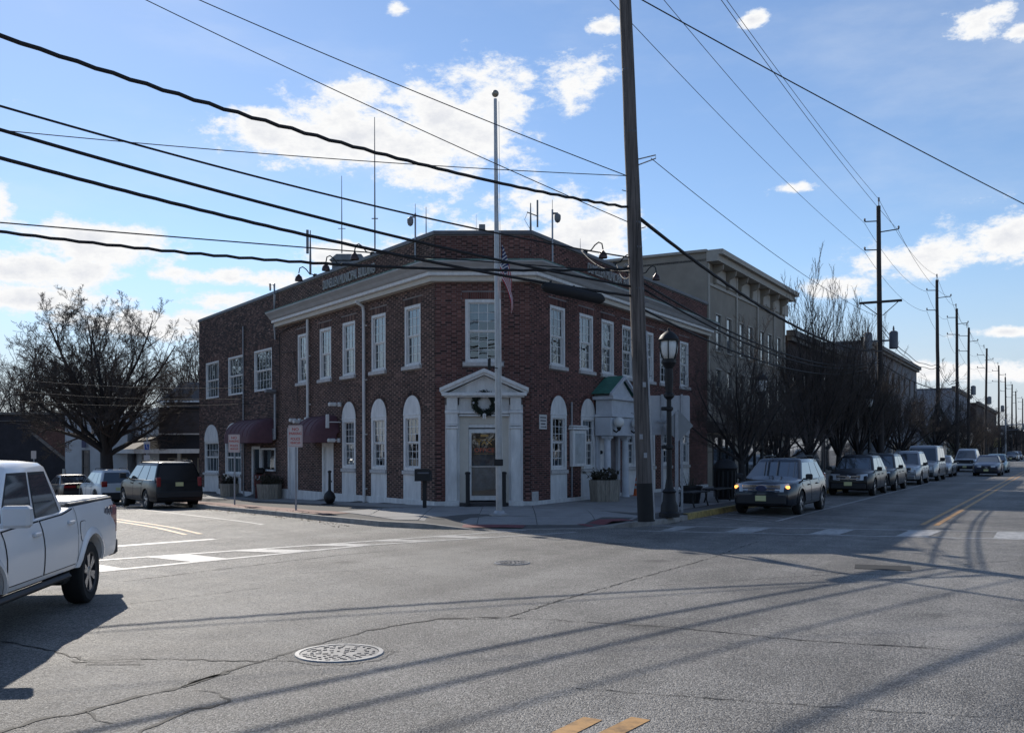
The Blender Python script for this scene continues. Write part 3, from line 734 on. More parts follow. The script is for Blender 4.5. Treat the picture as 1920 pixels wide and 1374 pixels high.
Z0 = -1.2; ZT = 8.60
mun = thing('municipal_building', 'two storey red brick corner building with white pediment door and parapet lettering', 'building', (-.88, 30.5, 0))
ML = facade_m(LF(13.35), -LD); LL = 13.35          # side street front: x runs from its far end to the corner
MCf = facade_m(LF(0), (1, 0)); LC = (CRp - CLp).length
MR = facade_m(RF(0), RD); LR = 17.1
lx = lambda t: LL - t
WZ0, WZ1, WW = 4.62, 6.57, 1.11
up_L = [1.48, 3.94, 6.36, 8.48, 10.72]; up_R = [1.82, 4.03, 5.84, 7.71, 9.82, 11.62, 14.0]
ar_L = [1.52, 3.92, 6.36]; ar_R = [1.87, 4.14, 7.86, 9.9, 11.8, 14.0]
AZ, AR = 3.08, .60
def uph(c): return (c - WW / 2, c + WW / 2, WZ0, WZ1)
def arh(c): return (c - AR, c + AR, 1.25, AZ)
hl = [uph(lx(t)) for t in up_L]; hr = [uph(t) for t in up_R]; hc = [(.935, 2.045, WZ0, WZ1)]
al = [arh(lx(t)) for t in ar_L]; arr = [arh(t) for t in ar_R]
dl = [(lx(8.78), lx(7.72), -.4, 2.24), (lx(12.35), lx(11.25), -.4, 2.88)]; dr_ = [(4.95, 6.05, .1, 2.6)]
dc = [(.80, 2.20, .30, 2.72)]
wall_panel(mun, ML, LL, Z0, ZT, hl + al + dl, M_mortar); wall_panel(mun, MCf, LC, Z0, ZT, hc + dc, M_mortar_d); wall_panel(mun, MR, LR, Z0, ZT, hr + arr + dr_, M_mortar_d)
lint = lambda hs: [(h[0] - .1, h[1] + .1, h[3], h[3] + .215) for h in hs]
below = lambda hs: [(h[0], h[1], Z0, 1.26) for h in hs]
cor = [(0, 99, 7.10, 7.74)]
sil = lambda hs: [(h[0] - .08, h[1] + .08, h[2] - .13, h[2]) for h in hs]
bricks(mun, ML, LL, .33, ZT - .02, hl + lint(hl) + sil(hl) + al + below(al) + dl + cor, [(lx(t), AZ, AR + .1) for t in ar_L], 'flemish', M_brickb)
port_c = [(.30, 2.70, 0, 3.62)]; sgl = (.0, 3.0, .33, 2.95)
bricks(mun, MCf, LC, .33, ZT - .02, hc + lint(hc) + sil(hc) + port_c + cor, [], 'flemish', M_brick, singles=sgl)
port_r = [(4.75, 6.72, 0, 3.75)]
bricks(mun, MR, LR, .33, ZT - .02, hr + lint(hr) + sil(hr) + arr + below(arr) + port_r + cor, [(t, AZ, AR + .1) for t in ar_R], 'flemish', M_brick)
soldiers(mun, ML, [(h[0] - .1, h[1] + .1, h[3]) for h in hl], [(lx(t), AZ, AR) for t in ar_L], M_brickb)
soldiers(mun, MCf, [(h[0] - .1, h[1] + .1, h[3]) for h in hc], [], M_brick)
soldiers(mun, MR, [(h[0] - .1, h[1] + .1, h[3]) for h in hr], [(t, AZ, AR) for t in ar_R], M_brick)
# windows
cur = [[(.05, .95)], [(.5, .95)], [(.05, .95)], None, None]
for t, c in zip(up_L, [[(.06, .94)], [(.10, .94)], [(.06, .94)], [(.55, .94)], [(.72, .94)]]): window(mun, ML, lx(t) - WW / 2, WZ0, WW, WZ1 - WZ0, 3, (3, 3), curtain=c)
for t, c in zip(up_R, [[(.80, .94)], [(.5, .94)], [(.44, .94)], [(.62, .94)], [(.06, .94)], None, [(.30, .94)]]): window(mun, MR, t - WW / 2, WZ0, WW, WZ1 - WZ0, 3, (3, 3), curtain=c)
window(mun, MCf, .935, WZ0, WW, WZ1 - WZ0, 3, (3, 3), curtain=[(.66, .93)])
AW = 2 * AR - .06
def arch_bay(M, c, zb, bl):
    o = window(mun, M, c - AW / 2, 1.26, AW, AZ - 1.27, 3, (3, 3), deep=.07, cas=.13, sill=False, curtain=bl)
    m = MB(M); n = 14; pts = [(c + (AR - .004) * math.cos(math.pi * i / n), AZ + (AR - .004) * math.sin(math.pi * i / n)) for i in range(n + 1)]
    m.prism(pts[::-1], -.003, .0075, 'y'); m.build('arch_panel', M_white, mun)
    m = MB(M); m.box((c - AR + .004, -.002, zb), (c + AR - .004, .0078, 1.13)); m.build('apron_panel', M_white, mun)
    m = MB(M); m.cbox((c, .0, 1.19), (2 * AR + .02, .12, .12), .01); m.build('sill', M_stone, mun)
    m = MB(M); m.cbox((c, .02, AZ - .02), (2 * AR - .01, .07, .07), .01); m.build('arch_rail', M_white2, mun)
for t, b in zip(ar_L, (None, [(.5, .95)], [(.06, .94)])): arch_bay(ML, lx(t), -.4, b)
for t, b in zip(ar_R, (None, [(.72, .95)], [(.5, .95)], None, [(.3, .95)], None)): arch_bay(MR, t, -.4, b)
# plinths
for M, L, gaps in ((ML, LL, [(h[0], h[1]) for h in dl]), (MCf, LC, [(.36, 2.70)]), (MR, LR, [(4.75, 6.72)])):
    x = -.02; 
    for a, b in sorted(gaps) + [(L + .02, 0)]:
        m = MB(M); m.box((x, -.035, Z0), (a, .006, .325)); m.build('plinth', M_white, mun); x = b
m = MB(MR); m.box((.0, -.045, .32), (.36, .0, .62)); m.build('corner_stone', M_stone, mun)
# cornice, parapet cap, roof
path = [LF(LL, 0), LF(0, 0), RF(0, 0), RF(LR, 0)]; nrm = [LN, (LN + Vector((0, -1))).normalized() / (LN + Vector((0, -1))).normalized().dot(LN), None, RN]
c2 = (RN + Vector((0, -1))).normalized(); nrm[2] = c2 / c2.dot(RN)
def run(prof, name, mt, close=True, caps=True):
    m = MB(); n = len(prof); vs = []
    for p, q in zip(path, nrm):
        for o, z in prof: vs.append((p.x + q.x * o, p.y + q.y * o, z))
    fs = [(i * n + k, i * n + (k + 1) % n, (i + 1) * n + (k + 1) % n, (i + 1) * n + k) for i in range(3) for k in range(n if close else n - 1)]
    if caps: fs += [list(range(n)), list(range(3 * n, 4 * n))[::-1]]
    m.add(vs, fs); return m.build(name, mt, mun)
run([(-.02, 7.08), (.20, 7.10), (.22, 7.24), (-.02, 7.24)], 'cornice_bed', M_cream)
run([(-.02, 7.243), (.30, 7.243), (.33, 7.26), (.33, 7.36), (-.02, 7.36)], 'cornice_fascia', M_white2)
run([(-.02, 7.363), (.35, 7.363), (.40, 7.40), (.47, 7.50), (.56, 7.58), (.60, 7.62), (.60, 7.66), (-.02, 7.66)], 'cornice_crown', M_crown)
run([(-.02, 7.663), (.61, 7.663), (.615, 7.69), (.30, 7.76), (.02, 7.80), (-.02, 7.80)], 'cornice_flashing', M_copper)
run([(-.35, 8.56), (.05, 8.56), (.06, 8.60), (.06, 8.68), (-.35, 8.70)], 'coping', M_coping)
back = [LF(13.35, -.02), LF(0, -.05), RF(0, -.05), RF(17.1, -.02)]
roofp = [(q.x, q.y) for q in (RF(0, -.06), RF(17.05, -.06), LF(13.3, -.06), LF(0, -.06))]
m = MB(); m.prism(roofp, 8.15, 8.22); m.build('roof', M_roof, mun)
m = MB(); m.quad(RF(17.1, 0, Z0), LF(13.35, 0, Z0), LF(13.35, 0, 8.6), RF(17.1, 0, 8.6)); m.build('rear_wall', M_mortar_d, mun)
m = MB(); m.prism([(q.x, q.y) for q in (RF(.5, -1.6), RF(16.9, -1.6), LF(13.1, -1.6), LF(.5, -1.6))], -.5, 8.0); m.build('interior_wall', M_dark, mun)
# downspouts
def spout(M, x, z0, z1, parent, jog=True):
    m = MB(M); p = [(x, -.10, z0), (x, -.10, z1 - .35), (x, -.13, z1 - .15), (x, -.40, z1)] if jog else [(x, -.10, z0), (x, -.10, z1)]
    m.tube(p, .055, 8)
    for z in np.arange(z0 + .6, z1 - .5, 1.9): m.box((x - .075, -.115, z), (x + .075, .0, z + .04))
    m.build('downspout', M_white2, parent, 40)
spout(ML, lx(4.88), -.05, 7.08, mun); spout(ML, lx(9.98), 3.1, 7.05, mun, False)
# entrance on the cut corner
pc = MB(MCf)
for x in (.37, 2.30):
    for s in (0, 1):
        pass
def pil(x):
    m = MB(MCf); m.cbox((x + .20, -.16, .27), (.46, .34, .16), .01); m.cbox((x + .20, -.15, 1.46), (.30, .26, 2.22), .015); m.cbox((x + .20, -.16, 2.60), (.38, .32, .07), .01); m.cbox((x + .20, -.16, 2.68), (.34, .28, .05), .01)
    m.cbox((x + .20, -.14, 2.88), (.36, .26, .34), .01); m.cbox((x + .20, -.15, 3.08), (.44, .32, .09), .012); m.cbox((x + .20, -.14, 3.34), (.33, .26, .42), .01); m.cbox((x + .20, -.05, 1.8), (.44, .10, 3.0), .01)
    m.build('pilaster', M_white, mun)
pil(.34); pil(2.29)
m = MB(MCf); m.box((.75, -.10, 3.05), (2.29, .02, 3.56)); m.build('frieze', M_white, mun)
m = MB(MCf); m.cbox((1.53, -.14, 3.07), (1.56, .14, .08), .01); m.cbox((1.53, -.13, 2.98), (1.56, .10, .06), .01); m.build('architrave', M_white2, mun)
m = MB(MCf); m.cbox((1.53, -.20, 3.615), (2.60, .44, .10), .012); m.cbox((1.53, -.17, 3.55), (2.46, .36, .05), .01); m.build('pediment_base', M_white2, mun)
m = MB(MCf); m.prism([(.40, 3.668), (2.66, 3.668), (1.53, 4.20)], -.12, .0, 'y'); m.build('tympanum', M_white, mun)
m = MB(MCf)
for sg in (-1, 1):
    for o0, o1, yy in ((0, .10, -.46), (.10, .17, -.38)):
        a, b = (1.53 + sg * 1.36, 3.665 - 0), (1.53, 4.30)
        ln = math.hypot(b[0] - a[0], b[1] - a[1]); nx, nz_ = sg * (b[1] - a[1]) / ln, abs(b[0] - a[0]) / ln
        top0, top1 = (a[0], a[1] + .14 - o0), (b[0], b[1] + .10 - o0 * 1.1); bt0, bt1 = (a[0] - sg * o0 * .5, a[1] + .14 - o1), (b[0], b[1] + .10 - o1 * 1.1)
        poly = [bt0, bt1, top1, top0]
        if sg > 0: poly = poly[::-1]
        m.prism(poly, yy, 0, 'y')
m.build('pediment', M_white2, mun)
m = MB(MCf); m.box((.75, -.04, .22), (1.03, .03, 2.72)); m.box((2.01, -.04, .22), (2.29, .03, 2.72)); m.box((.75, -.042, 2.72), (2.29, .03, 2.98)); m.build('door_surround', M_cream, mun)
dm = MB(MCf); dm.box((1.035, .02, .36), (1.12, .09, 2.56)); dm.box((1.92, .02, .36), (2.005, .09, 2.56)); dm.box((1.12, .02, 2.44), (1.92, .09, 2.56)); dm.box((1.12, .02, .36), (1.92, .09, .50)); dm.box((1.02, .0, 2.60), (2.02, .09, 2.72))
door = dm.build('door', M_white2, mun)
m = MB(MCf); m.quad((1.12, .055, .50), (1.92, .055, .50), (1.92, .055, 2.44), (1.12, .055, 2.44)); m.build('pane', M_glass, door)
m = MB(MCf); m.cbox((1.53, -.01, 1.40), (.92, .03, .03), .006); m.cbox((1.88, .03, 1.95), (.035, .03, .75), .006); m.build('handle', M_steel, door)
m = MB(MCf); m.quad((1.13, .30, .62), (1.91, .30, .70), (1.91, .30, 1.9), (1.13, .30, 1.9)); m.build('poster', mat('door_paper', (.26, .33, .40), .7, var=.5, scale=4), door)
m = MB(MCf); m.quad((1.0, .9, .2), (2.1, .9, .2), (2.1, .9, 2.8), (1.0, .9, 2.8)); m.build('interior_wall', mat('lobby', (.16, .17, .19), .9, var=.4, scale=2), mun)
M_gold = mat('gold_letter', (.42, .24, .07), .5); M_gr = mat('rust_letter', (.40, .10, .05), .5)
TM = lambda x, z, y=0: MCf @ Matrix.Translation((x, y, z))
text('letters', 'TAX', .20, M_gold, door, TM(1.52, 2.13, .048), .002, 1.2, bold=.004); text('letters', 'OFFICE', .17, M_gr, door, TM(1.52, 1.90, .048), .002, 1.15, bold=.004)
m = MB(MCf)
m.box((1.2, .046, 2.24), (1.84, .05, 2.252)); m.build('letter_rule', M_gold, door)
m = MB(MCf); m.box((1.2, .046, 1.79), (1.84, .05, 1.802)); m.build('letter_rule', M_gold, door)
m = MB(MCf); m.box((1.40, .046, 2.32), (1.64, .05, 2.39)); m.build('number_plate', M_gold, door)
m = MB(MCf); m.cbox((1.52, -.22, .24), (1.50, .55, .10), .01); m.build('step', mat('dark_step', (.05, .045, .045), .8, var=.3), mun)
# lettering
M_let = mat('letter_white', (.38, .37, .355), .6)
text('letters', 'DUNELLEN MUNICIPAL BUILDING', .49, M_let, mun, ML @ Matrix.Translation((lx(6.35), -.03, 8.17)), .02, .60)
text('letters', 'DUNELLEN MUNICIPAL BUILDING', .49, M_let, mun, MR @ Matrix.Translation((6.3, -.03, 8.17)), .02, .60)
def gooseneck(M, x):
    m = MB(M); m.tube([(x, .02, 8.66), (x, -.10, 8.72), (x, -.24, 8.74), (x, -.38, 8.90), (x, -.52, 8.98), (x, -.64, 8.92), (x, -.68, 8.72)], .022, 7); m.cbox((x, -.02, 8.70), (.12, .12, .12), .01)
    l = m.build('gooseneck_lamp', M_black, mun, 40)
    m = MB(M); m.lathe([(.035, .16), (.06, .12), (.12, .06), (.15, -.04), (.15, -.10), (.135, -.10), (.12, -.02), (.03, .05)], 14, (x, -.68, 8.52)); m.build('lamp_shade', mat('copper_shade', (.08, .05, .045), .35, .7), l, 40)
for t in (4.35, 6.8, 9.4): gooseneck(ML, lx(t))
for t in (3.9, 6.4, 8.9): gooseneck(MR, t)
# side porch on the main street
MRp = MR @ Matrix.Translation((-.45, 0, 0))
M_port = mat('porch_white', (.56, .58, .61), .6, var=.12, scale=3)
def col(x, y):
    m = MB(MRp); m.lathe([(.17, .12), (.17, .20), (.145, .24), (.135, .3), (.128, 1.2), (.115, 2.20), (.11, 2.22), (.14, 2.26), (.14, 2.30)], 18, (x, y, 0)); m.cbox((x, y, 2.35), (.32, .32, .09), .01); m.build('column', M_port, mun, 45)
for x in (5.26, 6.86): col(x, -.42)
m = MB(MRp); m.cbox((5.30, -.02, 1.6), (.20, .14, 3.0), .01); m.cbox((7.08, -.02, 1.6), (.22, .14, 3.0), .01); m.box((5.17, .01, 2.6), (6.97, .06, 3.3)); m.box((5.17, .01, .1), (5.40, .06, 2.6)); m.box((6.5, .01, .1), (6.97, .06, 2.6)); m.build('porch_surround', M_port, mun)
m = MB(MRp); m.cbox((6.06, -.36, 2.72), (2.06, .62, .64), .015); m.cbox((6.06, -.38, 3.10), (2.10, .70, .10), .012); m.cbox((6.06, -.38, 3.40), (2.0, .62, .50), .012); m.build('entablature', M_port, mun)
m = MB(MRp); m.cbox((6.06, -.40, 3.71), (2.30, .80, .12), .012); m.build('pediment_base', M_port, mun)
m = MB(MRp); m.prism([(5.05, 3.78), (7.07, 3.78), (6.06, 4.42)], -.62, .0, 'y'); m.build('tympanum', M_port, mun)
for sg in (-1, 1):
    m = MB(MRp); a, b = (6.06 + sg * 1.22, 3.76), (6.06, 4.52); poly = [(a[0], a[1]), (b[0], b[1] - .10), (b[0], b[1]), (a[0], a[1] + .10)]
    m.prism(poly[::-1] if sg > 0 else poly, -.80, -.70, 'y'); m.build('raking_cornice', M_port, mun)
    m = MB(MRp); poly = [(a[0], a[1] + .09), (b[0], b[1] - .012), (b[0], b[1] + .012), (a[0], a[1] + .112)]
    m.prism(poly[::-1] if sg > 0 else poly, -.695, .0, 'y'); m.build('porch_roof', M_copperroof, mun)
m = MB(MRp); m.box((5.40, .07, .16), (6.50, .12, 2.58)); pd = m.build('door', M_white, mun)
m = MB(MRp)
for z in (.35, 1.05, 1.75): 
    for x in (5.5, 6.0): m.cbox((x + .2, .066, z + .28), (.38, .02, .52), .008)
m.build('door_panel', M_white2, pd)
m = MB(MRp); m.cbox((5.72, .05, 1.14), (.20, .03, .16), .01); m.cbox((5.72, .05, .92), (.10, .05, .10), .01); m.ball((5.72, .03, 1.82), .07); m.build('handle', M_black, pd)
for x in (5.30, 6.90):
    m = MB(MRp); m.tube([(x - .08, -.62, 2.62), (x - .08, -.78, 2.52), (x - .08, -.88, 2.60)], .03, 6); m.cbox((x - .08, -.63, 2.66), (.12, .05, .24), .01); m.lathe([(.03, -.10), (.07, -.03), (.09, .05)], 10, (x - .08, -.88, 2.66))
    l = m.build('globe_lamp', M_black, mun, 40); m = MB(MRp); m.ball((x - .08, -.88, 2.86), .185, 18, 12); m.build('globe', M_globe, l, 2)
m = MB(MRp); m.box((4.9, -1.0, -.2), (7.2, .0, .155)); m.build('step', M_slab, mun)
# notice case, plaque, fittings
m = MB(MR); m.cbox((3.18, -.07, 1.96), (1.05, .14, 1.22), .012); m.cbox((3.18, -.09, 2.62), (1.20, .20, .08), .01); m.cbox((3.18, -.08, 2.70), (1.10, .18, .05), .01); nb = m.build('notice_case', M_white2, mun)
m = MB(MR); m.box((2.82, -.148, 1.46), (3.56, -.142, 2.46)); m.build('pane', mat('notice_sheet', (.42, .45, .46), .35, var=.25, scale=3), nb)
m = MB(MR); m.cbox((.73, -.012, 2.79), (.50, .024, .46), .004); pq = m.build('plaque', mat('plaque_face', (.60, .58, .55), .6), mun)
m = MB(MR)
for z, w in ((2.93, .40), (2.83, .38), (2.73, .30)):
    k = 8
    for i in range(k): m.box((.73 - w / 2 + w * i / k, -.027, z - .022), (.73 - w / 2 + w * (i + .7) / k, -.0245, z + .022))
m.box((.55, -.027, 2.625), (.88, -.0245, 2.645)); m.prism([(.88, 2.60), (.94, 2.635), (.88, 2.67)], -.027, -.0245, 'y'); m.build('arrow', M_ink, pq)
# awnings
def awning(parent, M, x0, x1, z0, z1, proj, nr):
    m = MB(M); n = 9; prof = [(-.02 - proj * math.sin(math.pi / 2 * i / n), z0 + (z1 - z0) * math.cos(math.pi / 2 * i / n)) for i in range(n + 1)]
    ins = .42
    ks = nr * 4; vs = []
    for k in range(ks + 1):
        f = k / ks; x = x0 + (x1 - x0) * f; e = min(f, 1 - f) * (x1 - x0); g = min(1, math.sqrt(max(0, 1 - (1 - min(1, e / ins)) ** 2)) * .999 + .001)
        sc = .008 * (abs(math.sin(math.pi * f * nr)) - .5)
        for y, z in prof: vs.append((x, -.02 + (y + .02) * (.12 + .88 * g) - sc, z0 + (z - z0) * (.15 + .85 * g)))
    r_ = n + 1; m.add(vs, [(k * r_ + i, (k + 1) * r_ + i, (k + 1) * r_ + i + 1, k * r_ + i + 1) for k in range(ks) for i in range(n)])
    a = m.build('awning', M_awn, parent, 2)
    m = MB(M); pr = [vs[k * r_ + n] for k in range(ks + 1)]; m.add([p for p in pr] + [(p[0], p[1], p[2] - .26) for p in pr], [(k, k + 1, ks + 2 + k, ks + 1 + k) for k in range(ks)])
    m.build('valance', M_awn, a, 2)
    for j in range(1, nr):
        m = MB(M); k = j * 4; m.tube([np.array(vs[k * r_ + i]) + (0, -.006, .004) for i in range(n + 1)], .012, 5); m.build('rib', M_awn, a)
awning(mun, ML, lx(9.65), lx(7.15), 2.46, 3.22, .95, 5)
# plain doors on the side street
for h, zt in zip(dl, (2.2, 2.84)):
    a, b = h[0], h[1]; m = MB(ML); zb = -.34
    m.box((a, -.01, zb), (a + .12, .10, zt)); m.box((b - .12, -.01, zb), (b, .10, zt)); m.box((a + .12, -.01, zt - .12), (b - .12, .10, zt)); fr = m.build('door_frame', M_white2, mun)
    m = MB(ML); m.box((a + .12, .06, zb), (b - .12, .09, zt - .12)); d_ = m.build('door', M_white, mun)
    m = MB(ML); m.ball((b - .22, .04, .75), .045); m.build('handle', M_black, d_)
def camera_box(M, x, z, parent, name='floodlight', mt=None):
    m = MB(M); m.cbox((x, -.05, z), (.16, .10, .16), .015); m.tube([(x, -.08, z), (x, -.22, z + .02)], .02, 6); m.cbox((x + .02, -.34, z + .0), (.15, .30, .14), .03); m.build(name, mt or M_white2, parent)
camera_box(ML, lx(10.55), 3.05, mun); camera_box(ML, lx(10.95), 3.12, mun); camera_box(ML, lx(9.35), 3.12, mun); camera_box(ML, lx(7.05), 3.6, mun); camera_box(ML, lx(7.15), 2.28, mun, 'wall_camera')
m = MB(ML); m.tube([(lx(7.0), -.04, 2.95), (lx(7.0), -.5, 2.95)], .02, 6); m.cbox((lx(7.0), -.55, 2.98), (.06, .12, .5), .01); m.build('sign_bracket', M_white2, mun)
m = MB(MR); m.tube([(2.72, -.05, .35), (2.72, -.05, 3.5)], .035, 6); m.build('conduit', M_metal, mun)
m = MB(ML); m.tube([(lx(13.1), -.06, 2.2), (lx(13.1), -.06, 6.8), (lx(12.2), -.06, 6.95), (lx(10.2), -.06, 7.0)], .02, 5); m.tube([(lx(11.1), -.05, 3.2), (lx(11.15), -.05, 5.0), (lx(11.6), -.05, 5.9), (lx(12.9), -.05, 6.0)], .014, 5); m.build('conduit', M_black, mun)

# ---------------------------------------------------------------- annex on the side street
anx = thing('brick_annex', 'plain two storey brown brick annex with wide windows, left of the corner building', 'building', (*LF(19)[:2], 0))
LA = 11.42; MA = facade_m(LF(24.78), -LD); ax = lambda t: 24.78 - t
au = [(ax(23.62), ax(21.5), 4.53, 6.34), (ax(20.07), ax(17.87), 4.53, 6.34), (ax(16.41), ax(14.2), 4.53, 6.34)]
aa = [(ax(23.86), ax(21.58), .82, 2.38), (ax(20.55), ax(18.2), .82, 2.38)]
ad = [(ax(16.75), ax(15.68), -.5, 2.1), (ax(15.58), ax(13.78), 1.10, 2.02)]
wall_panel(anx, MA, LA, Z0 - .4, ZT, au + aa + ad, M_mortar_d)
bricks(anx, MA, LA, .05, ZT - .02, au + lint(au) + aa + ad + [(h[0], h[1], -2, .9) for h in aa], [((h[0] + h[1]) / 2, 2.38, .82) for h in []], 'common', M_brickb, dark=.12)
soldiers(anx, MA, [(h[0] - .1, h[1] + .1, h[3]) for h in au], [], M_brickb)
for h in au: window(anx, MA, h[0], h[2], h[1] - h[0], h[3] - h[2], 5, (2, 1), deep=.08, cas=.07, sill=False, curtain=[(.04, .95)], split=.5)
for h in aa:
    window(anx, MA, h[0], h[2], h[1] - h[0], h[3] - h[2], 4, (1, 2), deep=.08, cas=.08, sill=True, curtain=[(.04, .95)], split=.5)
    c = (h[0] + h[1]) / 2; w = (h[1] - h[0]) / 2; m = MB(MA); n = 16
    m.prism([(c + w * math.cos(math.pi * i / n), 2.38 + .84 * math.sin(math.pi * i / n)) for i in range(n + 1)][::-1], -.02, .0075, 'y'); m.build('arch_panel', M_white, anx)
    m = MB(MA); m.box((h[0], -.012, -1.0), (h[1], .0076, .70)); m.build('apron_panel', M_white, anx)
for a, b in ((0, aa[0][0]), (aa[0][1], aa[1][0]), (aa[1][1], ad[0][0] - .05), (ad[0][1], LA - .02)):
    m = MB(MA); m.box((a, -.03, Z0 - .4), (b, .006, .06)); m.build('plinth', M_white, anx)
m = MB(MA); m.box((-.03, -.05, 8.56), (LA - .02, .35, 8.68)); m.build('coping', M_coping, anx)
m = MB(); m.prism([(q.x, q.y) for q in (LF(13.4, -.06), LF(13.4, -9), LF(24.7, -9), LF(24.7, -.06))][::-1], 8.1, 8.2); m.build('roof', M_roof, anx)
m = MB(); m.quad(LF(24.78, .0, Z0), LF(24.78, -9, Z0), LF(24.78, -9, 8.6), LF(24.78, .0, 8.6)); m.quad(LF(24.78, -9, Z0), LF(13.4, -9, Z0), LF(13.4, -9, 8.6), LF(24.78, -9, 8.6)); m.build('side_wall', M_mortar_d, anx)
m = MB(); m.prism([(q.x, q.y) for q in (LF(13.5, -1.4), LF(13.5, -8.5), LF(24.5, -8.5), LF(24.5, -1.4))][::-1], -1, 8.0); m.build('interior_wall', M_dark, anx)
awning(anx, MA, ax(17.75), ax(13.75), 2.50, 3.30, 1.05, 7)
h = ad[0]; m = MB(MA); m.box((h[0], -.01, -.5), (h[0] + .12, .10, 2.1)); m.box((h[1] - .08, -.01, -.5), (h[1], .10, 2.1)); m.box((h[0] + .12, -.01, 1.98), (h[1] - .08, .10, 2.1)); d_ = m.build('door', M_white, anx)
m = MB(MA); m.quad((h[0] + .12, .05, -.3), (h[1] - .08, .05, -.3), (h[1] - .08, .05, 1.98), (h[0] + .12, .05, 1.98)); m.build('pane', M_glass, d_)
h = ad[1]; m = MB(MA); m.box((h[0], -.02, h[2]), (h[0] + .07, .1, h[3])); m.box((h[1] - .07, -.02, h[2]), (h[1], .1, h[3])); m.box((h[0] + .07, -.02, h[3] - .07), (h[1] - .07, .1, h[3])); m.box((h[0] - .5, -.10, h[2] - .07), (h[1] + .03, .1, h[2])); w_ = m.build('window', M_white2, anx)
m = MB(MA); m.quad((h[0] + .07, .05, h[2]), (h[1] - .07, .05, h[2]), (h[1] - .07, .05, h[3] - .07), (h[0] + .07, .05, h[3] - .07)); m.build('pane', M_glass, w_)
m = MB(MA); m.box((h[0] + .5, .12, h[2] + .1), (h[0] + .95, .13, h[3] - .1)); m.box((h[0] + 1.1, .12, h[2] + .1), (h[0] + 1.5, .13, h[2] + .6)); m.build('poster', M_white2, w_)
m = MB(MA); m.tube([(ax(17.73), -.05, -.6), (ax(17.73), -.05, 7.6)], .035, 6); m.build('conduit', M_metal, anx, 40)
m = MB(MA); m.tube([(ax(13.55), -.10, 2.4), (ax(13.55), -.10, 4.3)], .055, 8); m.cbox((ax(13.55), -.3, 4.42), (.18, .5, .16), .04); m.cbox((ax(13.7), -.08, 2.6), (.2, .12, .5), .02); m.build('wall_lamp', M_metal, anx, 40)
m = MB(); q = [LF(13.6, .05, 6.6), LF(13.6, .12, 7.2), LF(13.5, .12, 8.5), LF(13.6, .1, 8.95), LF(14.1, .1, 9.05), LF(14.9, -.2, 8.9)]; m.tube([tuple(p) for p in q], .045, 7); m.build('service_mast', M_metal, anx, 40)

# ================================================================ OTHER BUILDINGS
def simple_window(parent, M, x, z, w, h, mt, glass=None, rows=2, deep=.06, hood=False):
    m = MB(M); c = .07
    m.box((x, -.03, z), (x + c, deep, z + h)); m.box((x + w - c, -.03, z), (x + w, deep, z + h)); m.box((x + c, -.03, z + h - c), (x + w - c, deep, z + h)); m.box((x - .05, -.06, z - .08), (x + w + .05, deep, z)); m.box((x + c, .0, z + h / 2 - .03), (x + w - c, deep, z + h / 2 + .03))
    if hood: m.box((x - .06, -.09, z + h), (x + w + .06, .0, z + h + .14))
    o = m.build('window', mt, parent)
    for a, b in ((z, z + h / 2 - .03), (z + h / 2 + .03, z + h - c)):
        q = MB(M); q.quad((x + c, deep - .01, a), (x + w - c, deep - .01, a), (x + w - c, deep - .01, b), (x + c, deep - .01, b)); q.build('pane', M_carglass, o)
M_tan = mat('tan_stucco', (.30, .262, .212), .85, var=.16, scale=1.2); M_tan2 = mat('tan_trim', (.40, .365, .31), .7, var=.12, scale=3)
tan = thing('tan_building', 'three storey tan stucco building with bracketed cornice behind the brick corner building', 'building', (*RF(24)[:2], 0))
A0, A1 = 17.14, 31.4; MT = facade_m(RF(A0), RD); TL = A1 - A0
wins = [(1.15, 6.6), (2.85, 6.6), (5.0, 6.6), (6.6, 6.6), (8.9, 6.6), (10.4, 6.6), (12.4, 6.6), (1.15, 4.0), (2.85, 4.0), (5.0, 4.0), (6.6, 4.0), (8.9, 4.0), (10.4, 4.0), (12.4, 4.0)]
wall_panel(tan, MT, TL, -.5, 11.0, [(x, x + .95, z, z + 1.75) for x, z in wins] + [(.8, 4.2, .1, 2.6), (5.2, 9.4, .1, 2.6), (10.2, 13.4, .1, 2.6)], M_tan, .07)
for x, z in wins: simple_window(tan, MT, x, z, .95, 1.75, M_tan2)
for a, b in ((.8, 4.2), (5.2, 9.4), (10.2, 13.4)):
    m = MB(MT); n = 3
    for i in range(n + 1): x = a + (b - a) * i / n; m.box((x - .05, -.02, .1), (x + .05, .07, 2.6))
    m.box((a, -.02, .1), (b, .069, .5)); m.box((a, -.021, 2.5), (b, .068, 2.6)); f = m.build('shop_window', M_black, tan)
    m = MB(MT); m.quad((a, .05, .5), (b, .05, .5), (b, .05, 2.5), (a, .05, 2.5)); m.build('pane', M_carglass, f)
m = MB(MT); m.cbox((TL / 2, -.12, 2.95), (TL, .35, .5), .03); m.build('shop_fascia', mat('fascia_dark', (.07, .06, .055), .7, var=.3), tan)
m = MB(MT); m.box((-.05, -.55, 10.55), (TL + .3, .02, 10.85)); m.box((-.05, -.75, 10.85), (TL + .5, .02, 11.08)); m.build('cornice', M_tan2, tan)
m = MB(MT); m.box((.02, -.06, 9.5), (TL, -.002, 9.62)); m.build('frieze', M_tan2, tan)
for i in range(7):
    x = .9 + i * 2.05; m = MB(MT); m.prism([(-.48, 10.54), (-.44, 10.3), (-.16, 10.15), (-.12, 9.7), (-.0, 9.64), (-.0, 10.54)], x, x + .15, 'x'); m.build('bracket', M_tan, tan)
    m = MB(MT); m.cbox((x + 1.14, -.02, 10.1), (1.35, .05, .7), .01); m.build('frieze_panel', M_tan2, tan)
